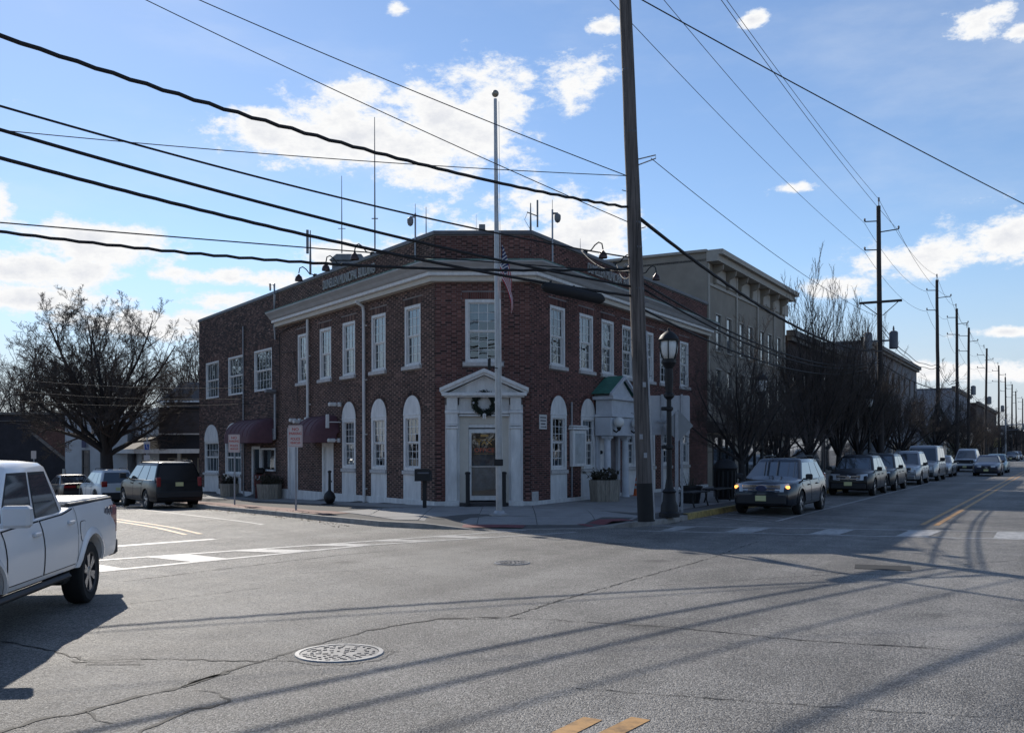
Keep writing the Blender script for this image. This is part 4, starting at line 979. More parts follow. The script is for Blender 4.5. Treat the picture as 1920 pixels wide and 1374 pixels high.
for x in (.12, 4.55, 8.4, 11.8, 14.1):
    m = MB(MT); m.box((x - .09, -.07, 3.2), (x + .09, -.001, 10.5)); m.build('pilaster_strip', M_tan2, tan)
B = [RF(A0), RF(A1), RF(A1, -13), RF(A0, -13)]
m = MB(); m.quad(*[Vector((q.x, q.y, z)) for q, z in ((B[3], -.5), (B[0], -.5), (B[0], 11.0), (B[3], 11.0))]); m.build('side_wall', M_tan, tan)
m = MB(); m.quad(*[Vector((q.x, q.y, z)) for q, z in ((B[1], -.5), (B[2], -.5), (B[2], 11.0), (B[1], 11.0))]); m.quad(*[Vector((q.x, q.y, z)) for q, z in ((B[2], -.5), (B[3], -.5), (B[3], 11.0), (B[2], 11.0))]); m.build('rear_wall', M_tan, tan)
m = MB(); m.prism([(q.x, q.y) for q in B], 10.6, 10.7); m.build('roof', M_roof, tan)
m = MB(); m.box((0, 0, 0), (1, 1, 1)); m = MB(MT); m.box((-.12, .0, 11.0), (.15, 13, 11.12)); m.build('coping', M_tan2, tan)

def block(name, label, t0, t1, h, dep, mt, trim, storeys, wcol, wn, cor=True, off=0.0, base=True):
    b = thing(name, label, 'building', (*RF((t0 + t1) / 2, off)[:2], 0), group=None)
    M = facade_m(RF(t0, off), RD); Lh = t1 - t0; sh = (h - .8) / storeys
    wl = []
    for s in range(1 if base else 0, storeys):
        for i in range(wn): wl.append((Lh * (i + .5) / wn - .5, s * sh + .9, 1.0, sh * .52))
    wall_panel(b, M, Lh, -.5, h, [(x, x + w, z, z + hh) for x, z, w, hh in wl], mt, .07)
    for x, z, w, hh in wl: simple_window(b, M, x, z, w, hh, trim)
    if base:
        n = max(2, int(Lh / 4.5))
        for i in range(n):
            x0, x1 = Lh * i / n + .3, Lh * (i + 1) / n - .3; m = MB(M)
            m.box((x0, -.03, .1), (x0 + .1, .0, 2.7)); m.box((x1 - .1, -.03, .1), (x1, .0, 2.7)); m.box((x0, -.031, 2.6), (x1, .0, 2.7)); m.box((x0, -.031, .1), (x1, .0, .5)); f = m.build('shop_window', trim, b)
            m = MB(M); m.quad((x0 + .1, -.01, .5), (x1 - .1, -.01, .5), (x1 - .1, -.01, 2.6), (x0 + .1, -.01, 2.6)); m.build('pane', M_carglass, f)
    if cor:
        m = MB(M); m.box((-.3, -.5, h - .1), (Lh + .3, .02, h + .25)); m.box((-.2, -.3, h - .35), (Lh + .2, .0, h - .1)); m.build('cornice', trim, b)
    Bq = [RF(t0, off), RF(t1, off), RF(t1, off - dep), RF(t0, off - dep)]; m = MB()
    for a_, c_ in ((3, 0), (1, 2), (2, 3)): m.quad(*[Vector((q.x, q.y, z)) for q, z in ((Bq[a_], -.5), (Bq[c_], -.5), (Bq[c_], h), (Bq[a_], h))])
    m.build('side_wall', mt, b); m = MB(); m.prism([(q.x, q.y) for q in Bq], h - .3, h - .2); m.build('roof', M_roof, b)
    return b
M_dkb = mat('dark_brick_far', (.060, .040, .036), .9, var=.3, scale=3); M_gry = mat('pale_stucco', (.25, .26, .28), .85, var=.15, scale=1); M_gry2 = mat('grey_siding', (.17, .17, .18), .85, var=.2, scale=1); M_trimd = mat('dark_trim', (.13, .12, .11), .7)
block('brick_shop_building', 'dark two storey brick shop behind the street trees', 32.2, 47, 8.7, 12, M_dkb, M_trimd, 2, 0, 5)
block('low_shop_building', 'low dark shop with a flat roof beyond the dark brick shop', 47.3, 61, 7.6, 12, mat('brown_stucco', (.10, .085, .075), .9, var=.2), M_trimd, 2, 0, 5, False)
block('cornice_building', 'grey three storey building with overhanging cornice beyond the trees', 62, 98, 11.3, 16, M_gry2, M_trimd, 3, 0, 9, True, -1.0)
block('white_shop_building', 'pale low shop front beside the grey cornice building', 61.2, 61.9, 4.3, 10, M_gry, M_trimd, 1, 0, 1, False, 1.4, base=False)
block('pale_block_building', 'pale blue grey block far down the main street', 150, 185, 12, 20, mat('pale_blue_siding', (.22, .235, .27), .85, var=.2), M_trimd, 3, 0, 8, True, -2)
block('far_brick_building', 'farthest dark brick block before the traffic signal', 186, 250, 11, 20, M_dkb, M_trimd, 3, 0, 10, True, -1)
block('distant_store_building', 'low grey store in the far distance at the end of the main street', 300, 420, 9, 30, M_gry2, M_trimd, 2, 0, 9, False, -1)
kio = thing('sign_kiosk', 'cream notice kiosk with scalloped top between the far trees', 'kiosk', (*RF(112, 2.2)[:2], .2), math.atan2(RD.y, RD.x) - math.pi / 2)
m = MB(); m.cbox((-1.5, 0, 1.6), (.3, .3, 3.2), .02); m.build('post', M_cream, kio, world=False)
m = MB(); m.cbox((1.5, 0, 1.6), (.3, .3, 3.2), .02); m.build('post', M_cream, kio, world=False)
m = MB(); m.prism([(-1.8, 3.0), (1.8, 3.0), (1.8, 3.7), (.9, 3.85), (.5, 4.2), (-.5, 4.2), (-.9, 3.85), (-1.8, 3.7)], -.1, .1, 'y'); m.build('header_board', M_cream, kio, world=False)

# left: shop with pent roof, white house, dark building, distant house
M_sid = mat('white_siding', (.50, .51, .52), .55, var=.1, scale=2); M_dsid = mat('grey_shingle_wall', (.085, .080, .088), .9, var=.25, scale=3, stretch=(1, 1, 6)); M_shd = mat('roof_shingle_shaded', (.022, .022, .024), .9, var=.4, scale=9); M_sht = mat('roof_shingle_sunlit', (.13, .105, .08), .85, var=.25, scale=5, stretch=(1, 1, 5))  # pent roof shingles: sunlit and shaded side put into two colours
shop = thing('siding_shop', 'single storey shop with white siding and a shingled pent roof behind the parked black SUV', 'shop', (-21.3, 57.6, -.75))
SC = Vector((-20.6, 57.6)); sl_ = Vector((-.475, .88)).normalized(); sr_ = Vector((.97, .06)).normalized()
M1 = frame_m((SC.x + sl_.x * 12, SC.y + sl_.y * 12), -sl_); M2 = frame_m((SC.x, SC.y), sr_)
zb, zt = -.8, 4.35
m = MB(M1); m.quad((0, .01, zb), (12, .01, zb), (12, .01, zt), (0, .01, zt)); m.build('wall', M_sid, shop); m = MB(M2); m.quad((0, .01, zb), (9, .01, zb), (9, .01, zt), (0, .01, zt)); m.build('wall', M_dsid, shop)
q = MB(); q.prism([(-.05, 0), (0, 0), (0, .155), (-.008, .155)], 0, 12, 'x'); bm_ = q.mesh('siding_board', M_sid)
for i in range(9): inst('siding_board', bm_, shop, M1 @ Matrix.Translation((0, 0, 2.92 + i * .16)))
m = MB(M1); m.box((-.05, -.08, zt), (12.06, .3, zt + .12)); m.build('wall_cap', M_white2, shop)
m = MB(M2); m.box((.07, -.08, zt), (9, .3, zt + .10)); m.build('wall_cap', M_black, shop)
m = MB(M2); m.box((.0, -.05, 2.86), (9, .0, 2.94)); m.build('trim_board', M_white2, shop)
e0 = SC; P3 = lambda v, z: Vector((v.x, v.y, z))
nl = Vector((-sl_.y, sl_.x)); nl = nl if nl.dot(Vector((-1, -1))) > 0 else -nl; nr = Vector((sr_.y, -sr_.x)); nr = nr if nr.y < 0 else -nr
ev = 1.5; corner = SC + (nl + nr) * (ev / (1 + nl.dot(nr)))
cl_ = SC + nl * ev + sl_ * 12; cr_ = SC + nr * ev + sr_ * 9
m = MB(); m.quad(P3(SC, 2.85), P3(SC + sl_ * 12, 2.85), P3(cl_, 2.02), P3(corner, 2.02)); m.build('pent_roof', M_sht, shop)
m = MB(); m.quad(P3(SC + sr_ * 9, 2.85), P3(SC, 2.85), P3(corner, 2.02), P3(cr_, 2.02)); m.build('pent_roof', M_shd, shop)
m = MB(); m.quad(P3(corner, 2.03), P3(cl_, 2.03), P3(cl_, 1.78), P3(corner, 1.78)); m.quad(P3(cr_, 2.03), P3(corner, 2.03), P3(corner, 1.78), P3(cr_, 1.78)); m.quad(P3(corner, 1.78), P3(cl_, 1.78), P3(SC + sl_ * 12, 1.80), P3(SC, 1.80)); m.quad(P3(cr_, 1.78), P3(corner, 1.78), P3(SC, 1.80), P3(SC + sr_ * 9, 1.80)); m.build('eave_board', M_white2, shop)
M_ptan = mat('porch_tan', (.36, .32, .26), .7, var=.15)
for i in range(5):
    c = corner.lerp(cr_, .05 + i * .2) - nr * .12; m = MB(); m.box((c.x - .09, c.y - .09, zb), (c.x + .09, c.y + .09, 1.78)); m.build('porch_post', M_ptan if i % 2 else M_trimd, shop)
for x in (.5, 2.2, 3.9, 5.6): simple_window(shop, M2, x, -.1, 1.1, 1.6, M_ptan)
for x in (8.3, 10): simple_window(shop, M1, x, -.1, .9, 1.6, M_white2)
m = MB(M2); m.quad((9, .01, zb), (9, 9, zb), (9, 9, zt), (9, .01, zt)); m.build('wall', M_dsid, shop)
m = MB(); m.prism([(q.x, q.y) for q in (SC, SC + sr_ * 9, SC + sr_ * 9 + sl_ * 12, SC + sl_ * 12)], zt - .2, zt - .1); m.build('roof', M_roof, shop)
wh = thing('white_house', 'narrow whitewashed house seen behind the big bare tree trunk', 'house', (-27.5, 64, -1))
M3 = frame_m((-29.9, 66.0), (1, -.12))
wall_panel(wh, M3, 4.4, -1.2, 4.3, [(1.2, 1.75, -.2, 2.0), (2.5, 3.0, -.1, 1.9)], M_sid, .07)
simple_window(wh, M3, 1.2, -.2, .55, 2.2, M_trimd); simple_window(wh, M3, 2.5, -.1, .5, 2.0, M_trimd)
m = MB(M3); m.box((0, .0, 4.3), (4.4, 5, 4.42)); m.build('roof', M_roof, wh); m = MB(M3); m.cbox((1.45, -.2, 2.9), (.3, .06, 1.5), .02); m.build('banner', mat('banner_cloth', (.10, .10, .16), .8), wh)
m = MB(M3); m.quad((0, 5, -1.2), (0, .01, -1.2), (0, .01, 4.3), (0, 5, 4.3)); m.quad((4.4, .01, -1.2), (4.4, 5, -1.2), (4.4, 5, 4.3), (4.4, .01, 4.3)); m.build('side_wall', M_sid, wh)
db = thing('dark_brick_store', 'long low dark brick store at the far left behind the white pickup', 'building', (-36, 66, -1))
M4 = frame_m((-46.2, 68.6), (1, -.14))
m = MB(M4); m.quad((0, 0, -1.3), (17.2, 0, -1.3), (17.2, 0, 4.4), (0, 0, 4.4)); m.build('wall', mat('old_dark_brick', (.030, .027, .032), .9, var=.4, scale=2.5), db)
m = MB(M4); m.prism([(13.9, 3.35), (17.15, .9), (17.15, 3.9), (13.9, 3.9)], -.06, -.01, 'y'); m.build('brick_patch', mat('old_red_brick', (.13, .065, .050), .9, var=.5, scale=9), db)
m = MB(M4); m.prism([(13.8, 3.18), (17.2, .62), (17.2, .88), (13.8, 3.42)], -.12, -.01, 'y'); m.build('sloped_cap', mat('cap_stone', (.20, .17, .15), .8, var=.3), db)
m = MB(M4); m.box((0, -.15, 4.4), (17.2, .4, 4.55)); m.box((0, -.10, 3.95), (13.8, .0, 4.0)); m.build('coping', M_trimd, db)
m = MB(M4); m.box((0, .0, 4.3), (17.2, 10, 4.38)); m.build('roof', M_roof, db)
m = MB(M4); m.box((2, -.05, -1.2), (6.5, .0, 2.2)); m.build('shutter', mat('shutter_blue', (.035, .055, .065), .7, var=.3), db)
for x in (15.0, 17.0):
    m = MB(M4); m.tube([(x, -1.2, -1.2), (x, -1.2, .75)], .11, 8); tag(m.build('bollard', M_cream), ('left' if x < 16 else 'right') + ' one of two pale bollards at the dark brick store', 'bollard', 'bollards at the dark store')
hs = thing('distant_house', 'grey house with a white gutter peeking out left of the brick annex', 'house', (-24.5, 72, 0))
M5 = frame_m((-25.2, 72), (1, .1))
m = MB(M5); m.box((0, 0, -1), (9, 7, 5.6)); m.build('wall', M_dsid, hs); m = MB(M5); m.prism([(-.5, 5.55), (9.5, 5.55), (8, 6.9), (1.2, 6.9)], -.4, 7.4, 'y'); m.build('roof', mat('roof_grey', (.12, .12, .13), .8, var=.2), hs)
m = MB(M5); m.box((-.55, -.5, 5.45), (9.5, -.4, 5.58)); m.tube([(-.4, -.45, 5.45), (.5, -.1, 4.9), (.5, -.1, -1)], .06, 6); m.build('gutter', M_white2, hs)

# ================================================================ VEHICLES
def pl(x, pts):
    return float(np.interp(x, [p[0] for p in pts], [p[1] for p in pts]))
M_under = mat('underbody', (.010, .010, .010), .9); M_chrome = mat('chrome', (.62, .63, .65), .12, 1.0); M_plast = mat('black_plastic', (.020, .020, .022), .55)
M_lamp = mat('headlamp_glass', (.50, .53, .56), .08, .2, coat=.8); M_tail = mat('tail_lamp', (.24, .010, .012), .15, coat=.8); M_amber = mat('amber_lamp', (.7, .25, .04), .3, emit=(1.0, .40, .10, 2.6)); M_rim = mat('alloy_rim', (.42, .43, .45), .3, .85); M_seam = mat('panel_gap', (.008, .008, .009), .8)
WC = {}
def wheel_meshes(r, w, spokes, rim):
    k = (r, w, spokes, rim.name)
    if k in WC: return WC[k]
    rr = r * .66
    t = MB(); t.lathe([(rr, -w / 2 + .01), (r * .9, -w / 2), (r * .975, -w / 2 + .02), (r, -w / 2 + .05), (r, w / 2 - .05), (r * .975, w / 2 - .02), (r * .9, w / 2), (rr, w / 2 - .01), (rr, w / 2 - .05), (rr, -w / 2 + .03)], 32, axis='y', cap=False)
    m = MB(); m.lathe([(rr, w / 2 - .03), (rr * .99, w / 2 - .005), (rr * .90, w / 2 - .015), (rr * .88, w / 2 - .09), (.02, w / 2 - .10)], 32, axis='y', cap=False)
    s = MB(); s.lathe([(.085, w / 2 - .1), (.085, w / 2 - .03), (.06, w / 2 - .018), (.001, w / 2 - .018)], 14, axis='y', cap=False)
    for i in range(spokes):
        a = 2 * math.pi * i / spokes
        for da in (-.10, .10):
            ca, sa = math.cos(a + da), math.sin(a + da); ca2, sa2 = math.cos(a + da * 1.5), math.sin(a + da * 1.5); h = .022 * (r / .35); y = w / 2 - .022
            p0 = np.array((.07 * ca, .07 * sa)); p1 = np.array((rr * .93 * ca2, rr * .93 * sa2)); n = np.array((-sa, ca)) * h
            v = [(p0[0] - n[0], y, p0[1] - n[1]), (p1[0] - n[0], y + .006, p1[1] - n[1]), (p1[0] + n[0], y + .006, p1[1] + n[1]), (p0[0] + n[0], y, p0[1] + n[1])]
            s.add(v + [(q[0], q[1] - .035, q[2]) for q in v], [(0, 3, 2, 1), (0, 1, 5, 4), (1, 2, 6, 5), (2, 3, 7, 6), (3, 0, 4, 7)])
    WC[k] = (t.mesh('tyre', M_rubber, 40), m.mesh('rim', mat('rim_barrel', (.05, .05, .055), .5, .5), 40), s.mesh('spokes', rim, 30)); return WC[k]
def vehicle(name, label, cat, loc, hd, sp, paintm, group=None):
    """front at +x; sp holds the measured shape"""
    L, Wd, H = sp['dim']; wr = sp.get('wr', .34); sill = sp.get('sill', .26); xf = L / 2 - sp['fo']; xr = xf - sp['wb']; belt = sp['belt']; top = sp['top']
    o = thing(name, label, cat, loc, hd, group); hw0 = Wd / 2; Ra = wr + sp.get('gap', .05); zc = wr
    pf, pr_ = sp.get('taper', (.19, .10))
    def hw(x):
        e = max(0, (x - (L / 2 - 1.0)) / 1.0); b = max(0, ((-L / 2 + .8) - x) / .8)
        return hw0 * (1 - pf * e ** 2.2 - pr_ * b ** 2.2)
    G_ = ([0, .10, .28, .52, .72, .88, 1.0], [.955, .985, .998, 1.0, .985, .962, .925])
    def sy(x, z): return hw(x) * float(np.interp((z - sill) / (pl(x, belt) - sill), *G_))
    rk = sp.get('rake', (.22, .10))
    def xs_(x, z):
        e = max(0, (x - (L / 2 - .35)) / .35); b = max(0, ((-L / 2 + .25) - x) / .25)
        return x - e * (rk[0] * max(0, z - .62) + .22 * max(0, .42 - z)) + b * (rk[1] * max(0, z - .62) + .2 * max(0, .40 - z))
    st = list(np.linspace(-L / 2, L / 2, 30)) + [L / 2 - .02, L / 2 - .08, -L / 2 + .02, -L / 2 + .07]
    arcs = []
    for xw in (xr, xf):
        st = [s for s in st if abs(s - xw) > Ra + .02]; a_ = [xw + Ra * math.cos(t) for t in np.linspace(0, math.pi, 15)]; arcs += a_; st += a_ + [xw - Ra - .004, xw + Ra + .004]
    st = sorted(st)
    def zb(x):
        z = sill
        for xw in (xr, xf):
            if abs(x - xw) < Ra + 1e-6: z = max(z, zc + math.sqrt(max(0, Ra * Ra - (x - xw) ** 2)))
        return z
    fr = [0, .08, .2, .36, .52, .68, .84, 1.0]; cols = []
    for x in st:
        b0, b1 = zb(x), pl(x, belt); tp = max(b1 + .004, pl(x, top)); c = [(xs_(x, b0), sy(x, b0) - .22, b0 + .01)]
        for f in fr: z = b0 + (b1 - b0) * f; c.append((xs_(x, z), sy(x, z), z))
        y1 = sy(x, b1)
        for fy, fz in ((.965, .22), (.86, .55), (.55, .88), (0, 1)): z = b1 + (tp - b1) * fz; c.append((xs_(x, z), y1 * fy, z))
        cols.append(c)
    m = MB(); k = len(cols[0]); vs = []
    for c in cols: vs += c + [(p[0], -p[1], p[2]) for p in c[:-1]][::-1]
    K = 2 * k - 1
    fs = [(i * K + j, (i + 1) * K + j, (i + 1) * K + j + 1, i * K + j + 1) for i in range(len(cols) - 1) for j in range(K - 1)]
    for i, fl in ((0, 0), (len(cols) - 1, 1)):
        for j in range(k - 1):
            a, b, c_, d = i * K + j, i * K + j + 1, i * K + K - 2 - j, i * K + K - 1 - j
            q = [a, b, c_, d] if b != c_ else [a, b, d]
            fs.append(q if not fl else q[::-1])
    m.add(vs, fs); body = m.build('body', paintm, o, 32, world=False)
    m = MB(); m.box((-L / 2 + .3, -hw0 * .82, sill - .06), (L / 2 - .3, hw0 * .82, sill + .25)); m.box((xr + Ra + .02, -hw0 * .86, sill), (xf - Ra - .02, hw0 * .86, sill + .5)); m.box((xr - Ra - .0, -hw0 * .62, sill), (xf + Ra, hw0 * .62, zc + Ra + .05)); m.build('underbody', M_under, o, world=False)
    t, rm, spk = wheel_meshes(wr, sp.get('ww', .23), sp.get('spokes', 5), sp.get('rim', M_rim))
    for xw in (xr, xf):
        for sd in (1, -1):
            Mw = WM[o.name] @ Matrix.Translation((xw, sd * (hw(xw) - sp.get('ww', .23) / 2 - .015), wr)) @ (Matrix.Identity(4) if sd > 0 else Matrix.Rotation(math.pi, 4, 'Z')) @ Matrix.Rotation(rng.random() * 1.2, 4, 'Y')
            w_ = inst('wheel', t, o, Mw); inst('rim', rm, w_, Mw); inst('spokes', spk, w_, Mw)
    # greenhouse
    g = sp['gh']; (xb0, xb1), (xt0, xt1), zr = g['base'], g['roof'], H; bz = min(pl(xb0, belt), pl(xb1, belt), pl((xb0 + xb1) / 2, belt)) - .05
    tum = g.get('tumble', .80); ybs = hw0 * .925
    def gx(f): return xb0 + (xt0 - xb0) * f, xb1 + (xt1 - xb1) * f
    def gy(f): return ybs * (1 - (1 - tum) * f)
    zl = zr - .07
    def loop(x0, x1, y, z, r):
        pts = []
        for cx, cy, a0 in ((x1 - r, y - r, 0), (x0 + r, y - r, 90), (x0 + r, -y + r, 180), (x1 - r, -y + r, 270)):
            for a in (0, 30, 60, 90): pts.append((cx + r * math.cos(R(a0 + a)), cy + r * math.sin(R(a0 + a)), z))
        return pts
    rings = []
    for f, z in ((0, bz), (.5, (bz + zl) / 2), (1, zl)): x0, x1 = gx(f); rings.append(loop(x0, x1, gy(f), z, .10))
    x0, x1 = gx(1); rings += [loop(x0 + .05, x1 - .07, gy(1) - .05, zr - .02, .10), loop(x0 + .22, x1 - .28, gy(1) - .2, zr + .005, .10), loop(x0 + .6, x1 - .7, gy(1) - .42, zr + .02, .08)]
    m = MB(); n = 16; m.add([p for q in rings for p in q], [(i * n + j, i * n + (j + 1) % n, (i + 1) * n + (j + 1) % n, (i + 1) * n + j) for i in range(len(rings) - 1) for j in range(n)] + [list(range((len(rings) - 1) * n, len(rings) * n))])
    m.build('roof', g.get('mat', paintm), o, 30, world=False)
    lo, hi = g.get('band', (.12, .90))
    def Z(f): return bz + (zl - bz) * f
    m = MB(); e = .004; seg = 6
    def screen(front):
        vs = []
        for f in (lo - .02, hi + .02):
            x = gx(f)[1 if front else 0]; y = gy(f) - .085
            for i in range(seg + 1):
                q = 2 * i / seg - 1; vs.append((x + (1 if front else -1) * (.008 + .010 * (1 - q * q)), y * q, Z(f)))
        fs = [(i, i + 1, seg + 2 + i, seg + 1 + i) for i in range(seg)]
        return vs, (fs if front else [q[::-1] for q in fs])
    for fr_, nm in ((True, 'windscreen'), (False, 'rear_window')):
        if not fr_ and g.get('norear'): continue
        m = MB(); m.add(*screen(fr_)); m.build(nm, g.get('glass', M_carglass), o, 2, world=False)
    for s0, s1 in g['wins']:
        for sd in (1, -1):
            vs = []
            for f, a, b in ((lo, s0, s1), (hi, s0, s1)):
                X0, X1 = gx(f); X0 += .06; X1 -= .06
                for s in (a, b): vs.append((X0 + (X1 - X0) * s, sd * (gy(f) + e), Z(f)))
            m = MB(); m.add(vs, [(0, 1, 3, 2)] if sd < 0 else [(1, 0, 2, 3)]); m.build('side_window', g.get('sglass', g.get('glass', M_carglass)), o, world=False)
    # doors: slightly proud panels over a dark gap, each with its handle
    for d0, d1 in sp.get('doors', []):
        for sd in (1, -1):
            for gap, mt_, nm in ((.0, M_seam, 'door_gap'), (.014, paintm, 'door')):
                vs = []; nx, nz_ = 6, 6
                for i in range(nx + 1):
                    x = d0 + gap + (d1 - d0 - 2 * gap) * i / nx
                    for j in range(nz_ + 1):
                        z0_ = max(sill + .05, zb(x) + .04 if abs(x - xr) < Ra or abs(x - xf) < Ra else 0) + gap; z = z0_ + (pl(x, belt) - .012 - gap - z0_) * j / nz_; vs.append((x, sd * (sy(x, z) + (.003 if gap == 0 else .008)), z))
                m = MB(); f = [(i * (nz_ + 1) + j, (i + 1) * (nz_ + 1) + j, (i + 1) * (nz_ + 1) + j + 1, i * (nz_ + 1) + j + 1) for i in range(nx) for j in range(nz_)]
                m.add(vs, f if sd < 0 else [q[::-1] for q in f])
                if gap == 0: par = o
                q_ = m.build(nm, mt_, o, 2, world=False)
            hx, hz = d0 + .22, pl(d0 + .2, belt) - .14; m = MB(); m.cbox((hx, sd * (sy(hx, hz) + .028), hz), (.19, .04, .045), .012); m.build('door_handle', sp.get('handle', paintm), q_, world=False)
    # front
    xe = L / 2; F = sp['front']; hb = pl(xe - .05, belt); yw = hw(xe)
    fxz = lambda z, d=0: xs_(xe, z) + d
    def fbox(nm, y, z, w, h, mt_, d=.03, par=None, r=.012, sidewrap=0):
        m = MB(); m.cbox((fxz(z, d / 2 - .03), y, z), (.06 + d, w, h), r); return m.build(nm, mt_, par or o, world=False)
    gz0, gz1, gw = F['grille']; gr = fbox('grille', 0, (gz0 + gz1) / 2, gw, gz1 - gz0, F.get('gmat', M_plast), .02)
    for i in range(F.get('bars', 3)):
        z = gz0 + (gz1 - gz0) * (i + .5) / F.get('bars', 3); fbox('grille_bar', 0, z, gw * .97, (gz1 - gz0) / F.get('bars', 3) * .5, F.get('bmat', M_chrome), .035, gr, .006)
    if F.get('badge'): 
        m = MB(); z = (gz0 + gz1) / 2; s_ = F['badge'][0]; m.lathe([(s_, 0), (s_, .02), (s_ * .85, .028), (.001, .028)], 20, (0, 0, 0), 'x', False); b = m.build('badge', F['badge'][1], gr, world=False); b.matrix_basis = Matrix.Translation((fxz(z, .03), 0, z)) @ Matrix.Diagonal((1, F['badge'][2], 1, 1))
    lz0, lz1, lw = F['lamps']
    for sd in (1, -1):
        yc = sd * (yw * .965 - lw / 2); m = MB(); z = (lz0 + lz1) / 2
        a = (fxz(z, .015), yc - sd * lw / 2, 0); n = 6; vs = []
        for zz in (lz0, lz1):
            for i in range(n + 1):
                q = i / n; y = sd * (yw * .97 - lw + lw * 1.05 * q); x = fxz(zz, .02) - .02 * q - .26 * max(0, q - .55) ** 1.5; y = sd * min(abs(y), sy(min(x, xe - .02), zz) + .008); vs.append((x, y, zz + (.03 if zz == lz1 else .02) * q))
        f = [(i, i + 1, n + 2 + i, n + 1 + i) for i in range(n)]; m.add(vs, f if sd > 0 else [t_[::-1] for t_ in f]); hl_ = m.build('headlight', M_lamp, o, 2, world=False)
        if F.get('amber'):
            m = MB(); m.cbox((fxz(z, -.06), sd * (yw * .955), z + .03), (.13, .10, .09), .02); m.build('indicator_lamp', M_amber, hl_, world=False)
        if F.get('fog'): fbox('fog_lamp', sd * yw * .72, .42, .2, .09, M_lamp, .02)
    fbox('bumper', 0, F.get('bz', .40), yw * 1.86, F.get('bh', .22), F.get('bump', M_plast), .045, None, .03)
    fbox('licence_plate', 0, F.get('pz', .42), .305, .155, sp.get('plate', M_plate), .075, None, .005)
    # rear
    xe2 = -L / 2; B_ = sp['rear']; yw2 = hw(xe2); rx = lambda z, d=0: xs_(xe2, z) - d
    def rbox(nm, y, z, w, h, mt_, d=.03, par=None, r=.012):
        m = MB(); m.cbox((rx(z, d / 2 - .03), y, z), (.06 + d, w, h), r); return m.build(nm, mt_, par or o, world=False)
    tz0, tz1, tw = B_['lamps']
    for sd in (1, -1):
        m = MB(); z = (tz0 + tz1) / 2; ll = B_.get('ll', .20); m.cbox((rx(z, .03 - ll / 2), sd * (yw2 * .955 - tw / 2 + (.012 if ll < .25 else .045)), z), (ll, tw, tz1 - tz0), .025); m.build('tail_light', M_tail, o, 30, world=False)
    rbox('bumper', 0, B_.get('bz', .48), yw2 * 1.9, B_.get('bh', .24), B_.get('bump', M_plast), B_.get('bd', .06), None, .03)
    rbox('licence_plate', B_.get('py', 0), B_['plate'], .305, .155, sp.get('plate', M_plate), .02, None, .005)
    # mirrors
    mx_ = sp['mirror']; s_ = sp.get('ms', 1.0)
    for sd in (1, -1):
        m = MB(); z = pl(mx_, belt) + .06 * s_; y = hw(mx_) * .93; m.cbox((mx_, sd * (y + .04), z - .02), (.06, .14, .05), .012); m.cbox((mx_ - .02, sd * (y + .15 * s_), z + .05 * s_), (.10 * s_, .20 * s_, .16 * s_), .03); m.build('wing_mirror', sp.get('mmat', M_plast), o, 30, world=False)
    if sp.get('rails'):
        for sd in (1, -1):
            a, b = xt0 + .15, xt1 - .35; y = sd * (gy(1) - .06); m = MB(); m.tube([(a, y, zr - .02), (a + .12, y, zr + .05), ((a + b) / 2, y, zr + .065), (b - .12, y, zr + .05), (b, y, zr - .02)], .018, 6); m.build('roof_rail', sp.get('railm', M_plast), o, 40, world=False)
    if sp.get('clad'):
        for xw in (xr, xf):
            for sd in (1, -1):
                m = MB(); n = 16; vs = []
                for i in range(n + 1):
                    a = math.pi * i / n
                    for rr in (Ra - .005, Ra + .05): x = xw + rr * math.cos(a); z = max(sill, zc + rr * math.sin(a)); vs.append((x, sd * (sy(x, z) + .012), z))
                f = [(2 * i, 2 * i + 2, 2 * i + 3, 2 * i + 1) for i in range(n)]; m.add(vs, f if sd > 0 else [t_[::-1] for t_ in f]); m.build('arch_trim', sp['clad'], o, 2, world=False)
    o['_L'] = L
    return o, dict(sy=sy, hw=hw, xr=xr, xf=xf, gy=gy, gx=gx, Z=Z, fbox=fbox, rbox=rbox, L=L, H=H, belt=belt)
FHD = math.atan2(-RD.y, -RD.x)                       # facing the camera along the main street
def parked(s, n=1.25): q = main_k(s, n); return (q.x, q.y, road_z(q.x, q.y))
suv = lambda L, Wd, H, **k: {**dict(dim=(L, Wd, H), wr=.36, fo=.95, wb=L * .6, sill=.30, belt=[(-L / 2, 1.03), (-L * .2, 1.02), (L * .14, 1.0), (L * .27, .98), (L / 2 - .1, .86), (L / 2, .80)],
    top=[(-L / 2, 1.05), (L * .22, 1.12), (L * .26, 1.10), (L / 2 - .25, 1.0), (L / 2 - .05, .90), (L / 2, .82)],
    gh=dict(base=(-L / 2 + .06, L * .285), roof=(-L / 2 + .50, L * .065), wins=[(.03, .22), (.25, .56), (.59, .965)], tumble=.73), doors=[(-L * .17, L * .05), (L * .055, L * .265)], front=dict(grille=(.66, .86, Wd * .56), lamps=(.66, .86, .34), bars=3), rear=dict(lamps=(.85, 1.15, .22), plate=.92), mirror=L * .20, rails=True), **k}
